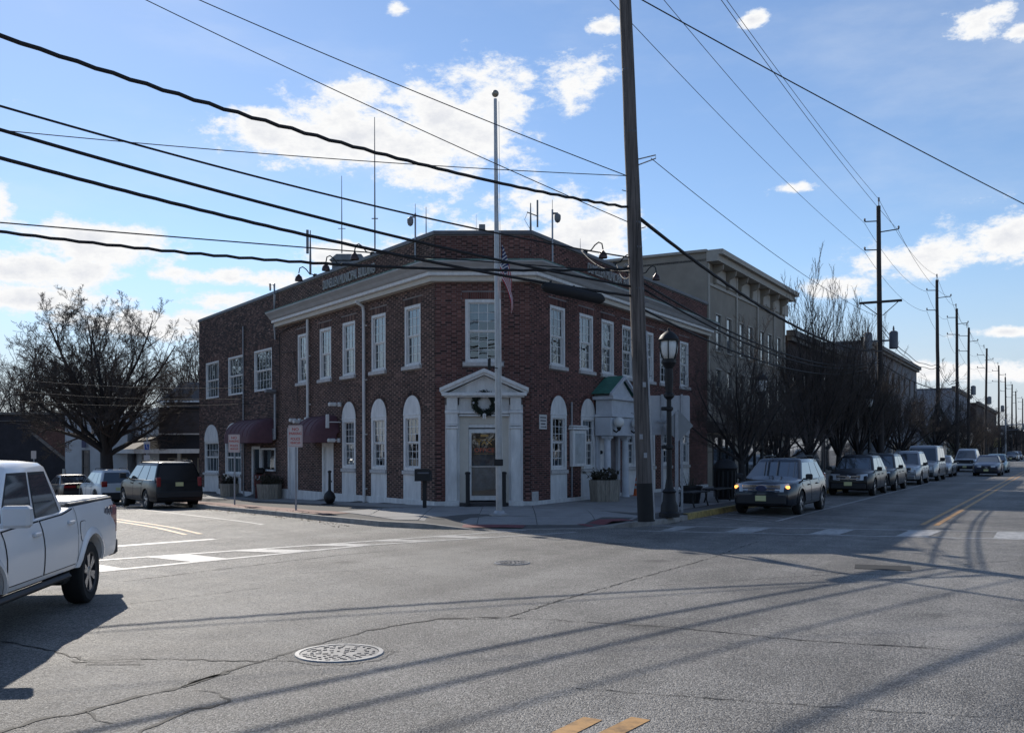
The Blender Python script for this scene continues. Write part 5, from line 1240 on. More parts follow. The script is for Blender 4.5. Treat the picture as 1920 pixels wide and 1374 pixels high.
sedan = lambda L, Wd, H, **k: {**dict(dim=(L, Wd, H), wr=.33, fo=.95, wb=L * .585, sill=.24, belt=[(-L / 2, .98), (-L * .3, .96), (L * .12, .92), (L * .25, .90), (L / 2 - .1, .76), (L / 2, .70)],
    top=[(-L / 2, 1.04), (-L * .36, 1.06), (-L * .2, 1.0), (L * .2, 1.0), (L * .25, .98), (L / 2 - .3, .86), (L / 2, .72)],
    gh=dict(base=(-L * .39, L * .24), roof=(-L * .21, L * .04), wins=[(.12, .46), (.50, .93)], tumble=.76), doors=[(-L * .2, L * .01), (L * .015, L * .22)], front=dict(grille=(.48, .68, .8), lamps=(.62, .74, .42), bars=3), rear=dict(lamps=(.74, .92, .4), plate=.82), mirror=L * .17), **k}
P_dkblue = paint('dark_blue', (.006, .010, .018)); _b = P_dkblue.node_tree.nodes['Principled BSDF']; _b.inputs['Coat Weight'].default_value = .7; _b.inputs['Roughness'].default_value = .22
P_black = paint('black', (.008, .008, .010)); P_dgrey = paint('dark_grey', (.026, .027, .030), .4); P_silver = paint('silver', (.36, .37, .38), .6); P_white = paint('white', (.66, .67, .68), 0.0); P_navy = paint('navy', (.012, .022, .060)); P_grey = paint('grey', (.15, .155, .165), .5); P_teal = paint('teal', (.28, .38, .38), .3)
P_maroon = paint('maroon_black', (.020, .010, .012))
M_badge = mat('badge_blue', (.02, .04, .12), .2, .4, coat=.8)
fe = suv(4.72, 1.92, 1.64, clad=P_dkblue); fe['front'] = dict(grille=(.67, .90, 1.10), lamps=(.68, .90, .36), bars=3, badge=(.085, M_badge, 1.9), amber=True, pz=.50, bz=.46, bh=.26, gmat=M_chrome, bmat=mat('grille_blue', (.16, .20, .28), .2, .9)); fe['wr'] = .365
s0 = 2.62
V1, _ = vehicle('parked_suv', 'dark blue SUV with amber front lights, nearest in the main street row', 'car', parked(s0 + 2.36, 1.28), FHD, fe, P_dkblue, 'cars parked along the main street kerb')
gl = suv(4.53, 1.84, 1.66); gl['front'] = dict(grille=(.64, .86, .95), lamps=(.64, .88, .40), bars=2, badge=(.10, M_chrome, 1.0), pz=.50)
vehicle('parked_suv', 'black SUV with round silver grille badge, second in the main street row', 'car', parked(16.0 + 2.3, 1.2), FHD, gl, P_black, 'cars parked along the main street kerb')
vehicle('parked_suv', 'dark grey SUV with long side windows, third in the main street row', 'car', parked(21.6 + 2.3, 1.25), FHD, suv(4.7, 1.85, 1.70), P_dgrey, 'cars parked along the main street kerb')
ex = suv(4.8, 1.87, 1.80); ex['front'] = dict(grille=(.66, .92, 1.0), lamps=(.68, .92, .36), bars=3, gmat=M_chrome, fog=True, bump=P_silver)
vehicle('parked_suv', 'silver SUV with roof rails and black windscreen, fourth in the main street row', 'car', parked(30.4 + 2.4, 1.25), FHD, ex, P_silver, 'cars parked along the main street kerb')
vs_ = suv(5.5, 2.0, 2.12, rails=False, wr=.37); vs_['belt'] = [(-2.75, 1.15), (1.2, 1.15), (1.7, 1.12), (2.6, .98), (2.75, .9)]; vs_['top'] = [(-2.75, 1.2), (1.3, 1.25), (1.7, 1.24), (2.6, 1.06), (2.75, .95)]; vs_['gh'] = dict(base=(-2.68, 1.85), roof=(-2.5, 1.0), wins=[(.03, .3), (.33, .62), (.66, .95)], tumble=.84); vs_['mirror'] = 1.5; vs_['ms'] = 1.4
vehicle('parked_van', 'tall silver van with big black mirror behind the silver SUV', 'van', parked(37.6 + 2.75, 1.3), FHD, vs_, P_silver, 'cars parked along the main street kerb')
vehicle('parked_sedan', 'low silver sedan between the tall van and the white SUV', 'car', parked(47 + 2.4, 1.25), FHD, sedan(4.8, 1.83, 1.46), P_silver, 'cars parked along the main street kerb')
wt = suv(5.4, 2.0, 1.92, wr=.39); wt['front'] = dict(grille=(.66, 1.0, 1.3), lamps=(.76, .98, .34), bars=2, bmat=M_plast, bump=M_plast)
vehicle('parked_suv', 'white SUV with black lower front, last one parked before the far trees', 'car', parked(65 + 2.7, 1.5), FHD, wt, P_white, 'cars parked along the main street kerb')
sd_ = sedan(4.8, 1.82, 1.45); sd_['front'] = dict(grille=(.44, .72, .62), lamps=(.62, .76, .44), bars=3, bmat=M_plast, badge=(.07, M_chrome, 1.2), pz=.42)
vehicle('blue_sedan', 'navy blue sedan driving towards the crossing in the main street', 'car', parked(50.6 + 2.4, 4.05), FHD, sd_, P_navy)
vehicle('teal_sedan', 'pale teal car following close behind the navy sedan', 'car', parked(61 + 2.4, 4.0), FHD, sedan(4.7, 1.8, 1.5), P_teal)
for i, (s, p, c) in enumerate(((150, P_dgrey, 'grey'), (157.5, P_white, 'white'), (170, P_navy, 'blue'))):
    vehicle('distant_car', f'tiny {c} car at the far end of the main street', 'car', parked(s, 1.3), FHD, sedan(4.7, 1.8, 1.5), p, 'cars far down the main street')
# side street: parked facing away
def side_park(t, o): q = LF(t, o); return (q.x, q.y, road_z(q.x, q.y))
LHD = math.atan2(LD.y, LD.x) + R(3)
tb = suv(5.15, 2.03, 1.88, wr=.40, sill=.36); tb['belt'] = [(-2.6, 1.18), (1.0, 1.17), (1.4, 1.15), (2.4, 1.02), (2.6, .92)]; tb['top'] = [(-2.6, 1.2), (1.0, 1.26), (1.4, 1.24), (2.4, 1.1), (2.6, .98)]
tb['gh'] = dict(base=(-2.54, 1.45), roof=(-2.24, .55), wins=[(.03, .28), (.31, .60), (.64, .96)], tumble=.77, glass=mat('black_glass', (.006, .006, .007), .22), sglass=M_carglass); tb['rear'] = dict(lamps=(.92, 1.30, .17), plate=1.02, bz=.62, bh=.26); tb['mirror'] = 1.15; tb['ms'] = 1.3; tb['doors'] = [(-.95, .15), (.16, 1.3)]
vehicle('black_suv', 'big black SUV seen from behind, parked nearest on the side street', 'car', side_park(15.3, 4.42), LHD, tb, P_black, 'cars parked on the side street')
en = suv(4.28, 1.78, 1.66, wr=.35, rails=True); en['clad'] = M_plast; en['rear'] = dict(lamps=(.88, 1.15, .26), plate=.78, bz=.46, bh=.34); en['rim'] = mat('dark_rim', (.08, .08, .085), .4, .6)
vehicle('white_suv', 'small white SUV parked ahead of the big black SUV', 'car', side_park(23.2, 4.85), LHD, en, paint('pearl_white', (.58, .60, .62), 0.0), 'cars parked on the side street')
ch = sedan(5.0, 1.90, 1.48); ch['rear'] = dict(lamps=(.80, .94, .62), plate=.86, bz=.5, bh=.3)
vehicle('dark_sedan', 'dark maroon sedan with glinting rear window beyond the pickup bed', 'car', side_park(33.5, 4.75), LHD, ch, P_maroon, 'cars parked on the side street')
vehicle('pale_car', 'pale car roof just visible left of the maroon sedan', 'car', side_park(41, 6.6), LHD, sedan(4.6, 1.8, 1.5), P_white, 'cars parked on the side street')

# the white pickup at the left edge
tk = dict(dim=(5.40, 1.89, 1.79), wr=.388, ww=.26, gap=.085, fo=.94, wb=3.26, sill=.50, taper=(.12, .03), rake=(.2, .03), spokes=6, rim=mat('machined_rim', (.50, .51, .53), .22, .9), handle=P_white,
    belt=[(-2.70, 1.255), (-.86, 1.235), (-.60, 1.19), (1.0, 1.14), (1.4, 1.12), (2.5, 1.02), (2.7, .9)], top=[(-2.70, 1.258), (-.62, 1.24), (-.55, 1.2), (1.3, 1.22), (1.5, 1.2), (2.5, 1.1), (2.7, .95)],
    gh=dict(base=(-.86, 1.50), roof=(-.60, .72), wins=[(.09, .46), (.53, .93)], tumble=.79, band=(.15, .89)), doors=[(-.90, .22), (.235, 1.28)], front=dict(grille=(.7, .98, 1.1), lamps=(.84, 1.0, .36), bars=2), rear=dict(lamps=(.78, 1.17, .13), plate=.72, bz=.58, bh=.22, bd=.26, ll=.30), mirror=1.42, ms=1.35, mmat=P_white)
c = gp(158, 1129); hd = math.atan2(-.9927, .1207)
ax_x = tk['dim'][0] / 2 - tk['fo'] - tk['wb']          # rear axle in the truck's own frame
fw = Vector((math.cos(hd), math.sin(hd))); lt = Vector((-fw.y, fw.x))
loc = Vector((c.x, c.y)) - fw * ax_x - lt * (tk['dim'][1] / 2 - .10)
pk, K_ = vehicle('white_pickup', 'white four door pickup truck with its bed cover closed, at the left edge', 'pickup', (loc.x, loc.y, 0), hd, tk, paint('truck_white', (.86, .84, .82), 0.0, .24))
PW = MATS['paint_truck_white']; sy = K_['sy']
m = MB(); m.cbox((-1.78, 0, 1.275), (1.76, 1.66, .05), .02); m.build('bed_cover', mat('vinyl_cover', (.50, .49, .46), .45, var=.06), pk, 30, world=False)
for sd in (1, -1):
    m = MB(); m.cbox((-1.78, sd * .83, 1.262), (1.80, .06, .035), .012); m.build('bed_rail', M_plast, pk, world=False)
    vs = []; n = 20
    for i in range(n + 1):
        x = -.94 + .08 * 0; 
    m = MB(); q = [(-.955, sd * (sy(-.955, z) + .002), z) for z in np.linspace(.52, 1.235, 10)]; m.add([(p[0] - .006, p[1], p[2]) for p in q] + [(p[0] + .006, p[1], p[2]) for p in q], [(i, i + 1, 11 + i, 10 + i) for i in range(9)]); m.build('panel_gap', M_seam, pk, world=False)
    # fuel door
    a = [(-1.17 + .135 * math.copysign(abs(math.cos(t)) ** .5, math.cos(t)), .93 + .125 * math.copysign(abs(math.sin(t)) ** .5, math.sin(t))) for t in np.linspace(0, 2 * math.pi, 25)[:-1]]
    for gsc, oo, mt_, nm in ((1.0, .002, M_seam, 'fuel_gap'), (.94, .006, PW, 'fuel_door')):
        m = MB(); m.add([(-1.17 + (x + 1.17) * gsc, sd * (sy(x, .93 + (z - .93) * gsc) + oo), .93 + (z - .93) * gsc) for x, z in a], [list(range(24)) if sd < 0 else list(range(24))[::-1]]); m.build(nm, mt_, pk, world=False)
    # side step, wheel arch liner, window surround
    m = MB(); m.cbox((.45, sd * .90, .44), (2.3, .10, .07), .03); m.build('side_step', M_plast, pk, world=False)
    m = MB(); gy, gx, Z = K_['gy'], K_['gx'], K_['Z']
    for s0_, s1_ in ((.07, .48), (.51, .95)):
        vs = []
        for f, ee in ((.11, 0), (.93, 0)):
            X0, X1 = gx(f); X0 += .06; X1 -= .06
            for s in (s0_, s1_): vs.append((X0 + (X1 - X0) * s, sd * (gy(f) + .0022), Z(f)))
        m.add(vs, [(0, 1, 3, 2)] if sd < 0 else [(1, 0, 2, 3)])
    m.build('window_trim', M_plast, pk, world=False)
    for xw in (K_['xr'], K_['xf']):
        m = MB(); n = 22; vs = []
        for i in range(n + 1):
            a_ = math.pi * i / n
            for rr, oo in ((.472, .006), (.482, .034), (.530, .030), (.565, .004)):
                x = xw + rr * math.cos(a_); z = max(.50, .388 + rr * math.sin(a_)); vs.append((x, sd * (sy(x, z) + oo), z))
        f = [(4 * i + k, 4 * i + 4 + k, 4 * i + 5 + k, 4 * i + 1 + k) for i in range(n) for k in range(3)]; m.add(vs, f if sd > 0 else [t_[::-1] for t_ in f]); m.build('wheel_flare', PW, pk, 40, world=False)
    m = MB(); m.cbox((-.90, sd * .70, .42), (.28, .25, .22), .04); m.build('mudflap', M_under, pk, world=False)
m = MB(); m.cbox((-2.66, 0, 1.0), (.08, 1.52, .50), .02); tg = m.build('tailgate', PW, pk, 30, world=False)
M_dec = mat('decal_grey', (.10, .10, .12), .5)
TMx = WM[pk.name] @ Matrix.Translation((-2.30, sy(-2.30, 1.10) + .006, 1.10)) @ Matrix.Rotation(math.pi, 4, 'Z')
text('decal', '4X4', .15, M_dec, pk, TMx, .001, 1.5, bold=.005)
m = MB(); m.tube([(-2.72, 0, .52), (-2.9, 0, .50)], .035, 8); m.build('tow_hitch', M_black, pk, world=False)
m = MB(); m.tube([(-2.2, -.3, .42), (2.0, -.3, .42)], .06, 8); m.tube([(-1.5, -.8, .39), (-1.5, .8, .39)], .05, 8); m.build('axle', M_under, pk, world=False)

# ================================================================ TREES
def tree2(seed, H, fork, r0, limbs, ang, up, W, levels=((.55,.80,9),(.34,.50,8),(.30,.46,6),(.40,.6,4)), twig=.006, straight=1.0, amax=1.0):
    rg = np.random.default_rng(seed); T, C = MB(), MB()
    def path(p, d, ln, n, wob, bend):
        pts = [p]; d = d / np.linalg.norm(d)
        for i in range(n):
            d = d + rg.normal(0, wob * straight, 3) + np.array([0, 0, bend]); d /= np.linalg.norm(d); p = p + d * ln / n; pts.append(p)
        return np.array(pts)
    tp = path(np.zeros(3), np.array([rg.normal(0, .03), rg.normal(0, .03), 1.]), fork, 5, .02, 0)
    rad = np.linspace(r0, r0 * .85, 6); rad[0] *= 1.3; T.tube(tp, rad, 10)
    stack = []
    for i in range(limbs):
        a = 2 * math.pi * (i * .618 + rg.uniform(-.05, .05)); el = ang * math.sqrt((i + .4) / limbs) * rg.uniform(.88, 1.1)
        d = np.array([math.cos(a) * math.sin(el), math.sin(a) * math.sin(el), math.cos(el)])
        ln = 1 / math.sqrt((math.sin(el) / W) ** 2 + (math.cos(el) / (H - fork)) ** 2) * rg.uniform(.88, 1.02)
        stack.append((tp[-1] - np.array([0, 0, rg.uniform(0, .25) * fork * (el / ang)]), d, ln, r0 * rg.uniform(.38, .55), 0))
    while stack:
        p, d, ln, r, lv = stack.pop(); n = (9, 6, 5, 4, 3)[lv]
        pts = path(p, d, ln, n, (.09, .12, .15, .18, .2)[lv], up * (.05, .05, .06, .06, .05)[lv]); tip = max(twig * .55, r * .16)
        rr = r + (tip - r) * np.linspace(0, 1, n + 1) ** .8
        (T if lv < 1 else C).tube(pts, rr, (7, 5, 4, 3, 3)[lv], cap=False)
        if lv >= len(levels): continue
        l0, l1, k = levels[lv]; k = int(k * rg.uniform(.8, 1.25) + .5)
        for j in range(k):
            f = .14 + .84 * (j + rg.random()) / k; q = f * n; i = min(n - 1, int(q)); b = pts[i] + (pts[i + 1] - pts[i]) * (q - i); t = pts[i + 1] - pts[i]; t /= np.linalg.norm(t)
            s = rg.normal(0, 1, 3); s -= t * s.dot(t); s /= np.linalg.norm(s); an = rg.uniform(.5, 1.05) * amax
            nd_ = t * math.cos(an) + s * math.sin(an) + np.array([0, 0, up * .22]); L_ = ln * rg.uniform(l0, l1) * (1.15 - .75 * f)
            if (b[2] + nd_[2] * L_) < fork * .7: continue
            ri = r + (tip - r) * f ** .8
            stack.append((b, nd_, max(.12, L_), max(twig, ri * rg.uniform(.45, .65)), lv + 1))
    return T, C

def tree(label, x, y, z, group, *a):
    t = thing('bare_tree', label, 'tree', (x, y, z), 0, group); T, C = tree2(*a)
    T.build('trunk', M_bark, t, 2, world=False); C.build('crown', M_twig, t, 2, world=False); return t
g = 'bare trees along the side street'
big = at(203, 900, 55)
tree('large spreading bare tree with a forked trunk between the white SUV and the shop', big.x, big.y, -.9, g, 5, 11.8, 3.2, .36, 15, .92, .5, 4.9, ((.55, .80, 11), (.34, .50, 10), (.30, .46, 7), (.40, .6, 4)), .0075)
tA = tree('tall thin bare tree behind the dark store, at the left edge of the sky', -37.2, 76, -1, g, 21, 13.5, 4.0, .24, 11, .85, .8, 4.2, ((.5, .75, 10), (.34, .5, 8), (.3, .46, 6)), .011)
for (x, y, rz, sc, lab) in ((-44.5, 82, 1.1, .95, 'bare tree cut by the left edge of the frame'), (-33.5, 84, 2.3, .92, 'bare tree filling in behind the large forked tree on its left'), (-29, 88, 3.6, 1.0, 'bare tree behind the crown of the large forked tree'), (-25.6, 80, 5.0, 1.0, 'bare tree rising beside the roofline of the brick annex'), (-31, 100, .4, 1.25, 'most distant bare tree behind the white house'), (-40, 92, 4.4, 1.05, 'bare tree far behind the dark store')):
    copy_thing(tA, (x, y, -1), rz, lab, sc)
g2 = 'bare street trees along the main street'
def st(s, n=-.75): q = main_k(s, n); return q.x, q.y
x, y = st(9.8, -1.3); tB = tree('dense low bare street tree right behind the nearest dark blue SUV', x, y, .15, g2, 9, 7.1, 1.4, .14, 11, 1.12, .7, 2.5, ((.5, .75, 10), (.34, .5, 8), (.3, .46, 6)), .0055, 1, .9)
x, y = st(20, -1.1); tC = tree('tallest upright bare street tree in front of the dark brick shop', x, y, .15, g2, 8, 9.8, 1.6, .15, 14, .70, 1.3, 2.5, ((.5, .75, 10), (.34, .5, 9), (.3, .46, 6)), .0065, .55, .62)
x, y = st(25.5, -1.1); copy_thing(tC, (x, y, .15), 2.0, 'upright bare street tree just right of the tallest one', 1.0)
x, y = st(31.5, -1.1); copy_thing(tC, (x, y, .15), 4.2, 'upright bare street tree just left of the transformer pole', .97)
x, y = st(15.5, -1.6); copy_thing(tB, (x, y, .15), 2.6, 'low dark bare street tree left of the tallest upright one', .85)
x, y = st(38.5, -1.0); copy_thing(tC, (x, y, .15), 5.4, 'bare street tree just right of the transformer pole', .92)
x, y = st(46, -1.0); copy_thing(tB, (x, y, .15), 1.9, 'low bare street tree behind the silver SUV', 1.15)
x, y = st(66, -1.0); copy_thing(tB, (x, y, .15), 3.9, 'low bare street tree in front of the grey cornice building', 1.3)
for i, (s, n, sc, lab) in enumerate(((92, -1.5, 1.2, 'bare tree beside the notice kiosk'), (104, -1.3, 1.25, 'bare tree behind the white parked SUV'), (124, -1.2, 1.2, 'bare tree past the notice kiosk'), (150, -1.5, 1.2, 'bare tree in front of the pale far block'), (176, -1.5, 1.3, 'bare tree before the far traffic signal'), (215, -1.5, 1.5, 'bare tree beyond the far traffic signal'))):
    x, y = st(s, n); copy_thing(tB, (x, y, .1), i * 1.7, lab, sc)
def conifer(label, x, y, z, H, r, seed, group=None):
    t = thing('evergreen_tree', label, 'evergreen', (x, y, z), 0, group); m = MB(); m.tube([(0, 0, 0), (0, 0, H * .95)], [.22, .03], 7); m.build('trunk', M_bark, t, world=False)
    rg = np.random.default_rng(seed); n = 5200; h = rg.random(n) ** .8; a = rg.random(n) * 6.283; rr = r * (1 - h) ** .8 * (.35 + .65 * rg.random(n) ** .5) * (1 + .25 * np.sin(a * 3 + h * 22)); P = np.stack([rr * np.cos(a), rr * np.sin(a), H * (.12 + .88 * h) - rr * .25], -1)
    u = rg.normal(0, 1, (n, 3)); u /= np.linalg.norm(u, axis=1)[:, None]; w = np.cross(u, rg.normal(0, 1, (n, 3))); w /= np.linalg.norm(w, axis=1)[:, None]; s_ = (.10 + .16 * rg.random(n))[:, None] * H / 8
    V = np.stack([P - u * s_, P + w * s_ * .5, P + u * s_], 1); m = MB(); m.add(V.reshape(-1, 3), np.arange(n * 3).reshape(-1, 3)); m.build('crown', M_ever, t, world=False)
conifer('dark evergreen mass behind the siding shop roof', -27.5, 86, -1, 7.0, 4.2, 3)
conifer('dark evergreen cone beside the notice kiosk', *st(118, -6), 0, 7.6, 3.6, 5)
conifer('small dark evergreen before the pale far block', *st(138, -5), 0, 6.0, 2.8, 6)

# ================================================================ UTILITY POLES AND WIRES
PATHS = []
def pole(label, x, y, zb, zt, r0, r1, lean=(0, 0), group='utility poles along the main street', mt=None, rz=0):
    t = thing('utility_pole', label, 'utility pole', (x, y, zb), rz, group); n = 14; rg = np.random.default_rng(int(abs(x * 31 + y)))
    p = [(lean[0] * i / n + rg.normal(0, .004), lean[1] * i / n + rg.normal(0, .004), (zt - zb) * i / n) for i in range(n + 1)]
    PATHS.append(p); m = MB(); m.tube(p, np.linspace(r0, r1, n + 1), 14); m.build('shaft', mt or M_woodd, t, 50, world=False); return t
def arm(t, z, dx, ln=.9, y=0, r=.035, pin=True, lx=0):
    m = MB(); m.tube([(lx, y, z), (lx + dx * ln, y, z + .06)], r, 6); 
    o = m.build('crossarm', M_woodd, t, world=False)
    if pin: m = MB(); m.lathe([(.03, 0), (.06, .04), (.05, .10), (.065, .13), (.03, .2)], 8, (lx + dx * ln, y, z + .06)); m.build('insulator', M_greypost, o, world=False)
PH = math.atan2(RD.y, RD.x) - math.pi / 2
pp = gp(1212, 977, walk_z); pp.z = .17
P1 = pole('nearest tall weathered utility pole in front of the corner building', pp.x, pp.y, pp.z, 16.4, .205, .13, (-.62, 0), mt=M_wood)
lean = lambda z: pp + Vector((-.62 * (z - pp.z) / 16.2, 0, z - pp.z))
m = MB(); m.tube([(.02 - .62 * i / 16, -.17 + .003 * i, .3 + i) for i in range(9)], .018, 5); m.build('ground_wire', M_cable, P1, world=False)
m = MB(); q = PATHS[-1]; q0, q1 = np.array(q[0]), np.array(q[1]); m.tube([q0, q0 * .2 + q1 * .8], [.2095, .2053], 14, cap=False); m.build('dark_base', mat('creosote', (.018, .016, .015), .8, var=.3), P1, 50, world=False)
m = MB(); m.tube([(-.30, 0, 8.75), (.22, -.2, 8.82), (.22, -.2, 8.74), (-.28, 0, 8.6)], .016, 5); m.build('standoff_bracket', M_metal, P1, world=False)
for z in (5.6, 6.6, 7.2, 9.4, 10.9):
    m = MB(); r_ = .195 - .0045 * z; m.lathe([(r_, 0), (r_ + .006, .01), (r_ + .006, .05), (r_, .06)], 14, (-.62 * z / 16.2, 0, z), cap=False); m.build('band', M_coping, P1, world=False)
for z, a in ((1.6, -1.5), (2.05, -1.9), (3.3, -1.3)):
    m = MB(Matrix.Translation((-.62 * z / 16.2, 0, z)) @ Matrix.Rotation(a + math.pi / 2, 4, 'Z')); m.box((-.04, -.215, -.06), (.04, -.195, .06)); m.build('tag', M_metal, P1, world=False)
m = MB(); m.tube([(.17 - .62 * z / 16.2, -.10, z) for z in (.05, 1.5, 3.0, 4.6)], .03, 7); m.build('conduit', M_metal, P1, 40, world=False)
for k in range(7):
    z = 2.6 + k * .9; m = MB(); m.tube([(-.62 * z / 16.2 + (.17 if k % 2 else -.17), -.02, z), (-.62 * z / 16.2 + (.27 if k % 2 else -.27), -.02, z + .03)], .012, 5); m.build('pole_step', M_metal, P1, world=False)
PO = [(35.9, 16.3), (65.9, 16.4), (82.6, 16), (95, 15.4), (121, 15.4), (152, 15.4), (175, 15.0), (195, 14.8), (218, 14.6), (250, 14.4)]
PL = ['with crossarm and two transformers right of the street trees', 'third from the camera, with a bracket arm on each side', 'fourth from the camera, close behind the third', 'fifth from the camera', 'sixth from the camera, left of the navy sedan', 'seventh from the camera', 'eighth from the camera', 'ninth from the camera', 'tenth from the camera', 'farthest from the camera']
tops = [(Vector((pp.x - .62, pp.y, 16.3)))]
proto = None
for i, ((s, zt), lb) in enumerate(zip(PO, PL)):
    q = main_k(s, -.6); t = pole('dark utility pole ' + lb, q.x, q.y, .1, zt, .19, .12, (rng.normal(0, .12), 0), rz=PH)
    arm(t, zt - 1.0, -1); arm(t, zt - 1.65, 1, 1.0); arm(t, zt - 2.7, -1); m = MB(); m.lathe([(.03, 0), (.03, .25), (.06, .3), (.05, .5)], 8, (-.1, 0, zt - .1)); m.build('insulator', M_greypost, t, world=False)
    tops.append(Vector((q.x, q.y, zt)))
    if i == 0:
        m = MB(); m.cbox((0, -.15, zt - 5.8), (2.4, .11, .14), .01); m.build('crossarm', M_woodd, t, world=False)
        for sd, mm in ((-1, M_greypost), (1, M_coping)):
            for nm, mb_ in (('transformer', 1),):
                m = MB(); m.lathe([(.20, 0), (.25, .03), (.25, .95), (.20, 1.02), (.08, 1.06)], 16, (sd * .72, -.1, zt - 8.6)); m.cbox((sd * .35, -.1, zt - 8.1), (.5, .08, .1), .01); m.lathe([(.04, 0), (.06, .1), (.03, .3)], 8, (sd * .72, -.1, zt - 7.56)); m.build(nm, mm, t, 40, world=False)
        for sd in (-1, 1): m = MB(); m.tube([(sd * 1.0, -.15, zt - 5.85), (sd * .1, -.05, zt - 6.6)], .025, 5); m.build('brace', M_woodd, t, world=False)
    elif i in (3, 4, 5):
        m = MB(); m.lathe([(.22, 0), (.26, .03), (.26, .95), (.10, 1.05)], 12, (.55, -.1, zt - 7.6)); m.build('transformer', M_greypost, t, 40, world=False)
WN = [0]
def wire(label, a, b, r, sag=.0, mt=None, n=28, wob=0, group='overhead wires', name='wire'):
    f = np.linspace(0, 1, n); a, b = np.array(a), np.array(b); p = a + (b - a) * f[:, None]; p[:, 2] -= 4 * sag * f * (1 - f)
    if wob: p += np.stack([np.zeros(n), np.zeros(n), np.sin(f * 190) * wob], -1)
    m = MB(); m.tube(p, r, 6 if r > .012 else 4); o = m.build(name, mt or M_wire, None, 2); tag(o, label, 'cable' if r > .018 else 'wire', group); return o
gm = 'power wires between the main street poles'
off = [(-.1, .4, 'top'), (-.9, -.94, 'upper left arm'), (1.0, -1.59, 'right arm'), (-.9, -2.64, 'lower left arm')]
cx = Vector((math.cos(PH), math.sin(PH), 0))
for i in range(6):
    for dx, dz, nm in off:
        a, b = tops[i] + cx * dx + Vector((0, 0, dz)), tops[i + 1] + cx * dx + Vector((0, 0, dz))
        wire(f'thin power wire on the {nm} between the {["nearest","second","third","fourth","fifth","sixth","seventh"][i]} and {["nearest","second","third","fourth","fifth","sixth","seventh"][i+1]} pole', a, b, .012, .35 if i == 0 else .8, group=gm)
for i in range(1, 6):
    a, b = tops[i] + Vector((0, 0, -7.0)), tops[i + 1] + Vector((0, 0, -7.2)); a.z = 9.4 - i * .1; b.z = 9.4 - (i + 1) * .1
    for k, dz in enumerate((0, -.28)): wire(f'slack {"upper" if k == 0 else "lower"} service cable looping from the {["","second","third","fourth","fifth","sixth"][i]} pole', a + Vector((0, 0, dz)), b + Vector((0, 0, dz)), .022, .9, M_cable, wob=.05, group='slack cables along the main street')
    a.z = b.z = 7.0; wire(f'thick telephone cable running on from the {["","second","third","fourth","fifth","sixth"][i]} pole', a, b, .035, .25, M_cable, group='telephone cables along the main street')
# from the near pole towards the left, over the side street
def pz(z, side=-1): q = lean(z); return q + Vector((side * .14, -.03, 0))
def lend(px, py, z): d = (z - CAM_Z) * FPX / (844 - py); return at(px, py, d)
gl_ = 'cables from the nearest pole to the left'
LW = [(390, 7.87, 7.6, (-160, 12), .032, .30, .014, 'thick twisted cable, the highest of the bold ones on the left'), (484, 6.62, 7.0, (-160, 152), .018, .22, 0, 'medium cable crossing the annex roof, second from the top on the left'),
      (538, 5.95, 6.9, (-160, 196), .029, .20, 0, 'thick smooth cable, third from the top on the left'), (556, 5.85, 6.6, (-160, 252), .032, .24, .003, 'thick smooth cable that carries the splice case'),
      (505, 6.40, 6.2, (-160, 412), .032, .34, .012, 'thick bundled cable, lowest of the bold ones on the left'), (512, 6.35, 6.3, (-160, 404), .014, .02, 0, 'thin wire just above the lowest bundle on the left'),
      (418, 7.5, 12.6, (130, -70), .011, .10, 0, 'thin wire falling steeply across the white clouds'), (331, 8.66, 13.2, (215, -70), .012, .10, 0, 'thin wire passing over the flagpole top'), (331, 8.64, 8.2, (-160, 228), .010, .12, 0, 'thin nearly level wire through the large cloud')]
ends = {}
for py, z, zl, e, r, sag, wob, lab in LW:
    a = pz(CAM_Z + (844 - py) * pp.y / FPX); b = lend(e[0], e[1], zl); ends[lab[:12]] = (a, b, sag)
    wire(lab, b, a, r, sag, M_cable if r > .012 else M_wire, 60, wob, gl_)
a, b, sag = ends['thick smooth']
sp_ = a.lerp(b, .125); sp_.z -= 4 * sag * .125 * .875; dv = (b - a).normalized()
sc = thing('splice_case', 'black cylindrical cable splice case hanging left of the nearest pole', 'splice case', sp_)
m = MB(); q = [np.array(dv) * t + (0, 0, -.13) for t in (-.95, -.88, -.8, .8, .88, .95)]; m.tube(q, [.05, .10, .13, .13, .10, .05], 12); m.build('case', M_cable, sc, 40, world=False)
for t in (-.7, 0, .7): m = MB(); c_ = np.array(dv) * t; m.tube([c_ + (0, 0, -.02), c_ + (0, 0, .04)], .03, 6); m.build('clamp', M_black, sc, world=False)
# right of the near pole
wire('wire running out of the frame at the upper right', pz(12.95, 1), at(2080, 462, 34), .016, .12, group='wires right of the nearest pole')
wire('thick black cable dropping to the right past the tan building', pz(7.5, 1), tops[1] + Vector((0, -.1, -8.6)), .045, .9, M_cable, 60, .008, group='wires right of the nearest pole')
wire('thin wire from the standoff bracket to the right', pz(8.9, 1) + Vector((.3, -.2, 0)), tops[1] + Vector((-.1, 0, -6.6)), .012, .4, group='wires right of the nearest pole')
for k, (z0, z1, lab) in enumerate(((5.95, 7.2, 'upper'), (5.8, 7.05, 'middle'), (5.3, 6.9, 'lower'))): wire(f'{lab} of three dark telephone cables passing in front of the right upper windows', pz(z0, 1), tops[1] + Vector((-.1, 0, z1 - 16.3)), .026, 1.0, M_cable, 40, group='telephone cables by the right upper windows')
for k, (z0, zz, lab) in enumerate(((4.62, 4.75, 'upper'), (4.15, 4.1, 'middle'), (3.95, 3.75, 'lower'))):
    wire(f'{lab} service wire across the annex windows', LF(14.3, .25, z0), at(-140, 690 + k * 22, 46), .009, .35, M_cable, 30, group='service wires to the annex')
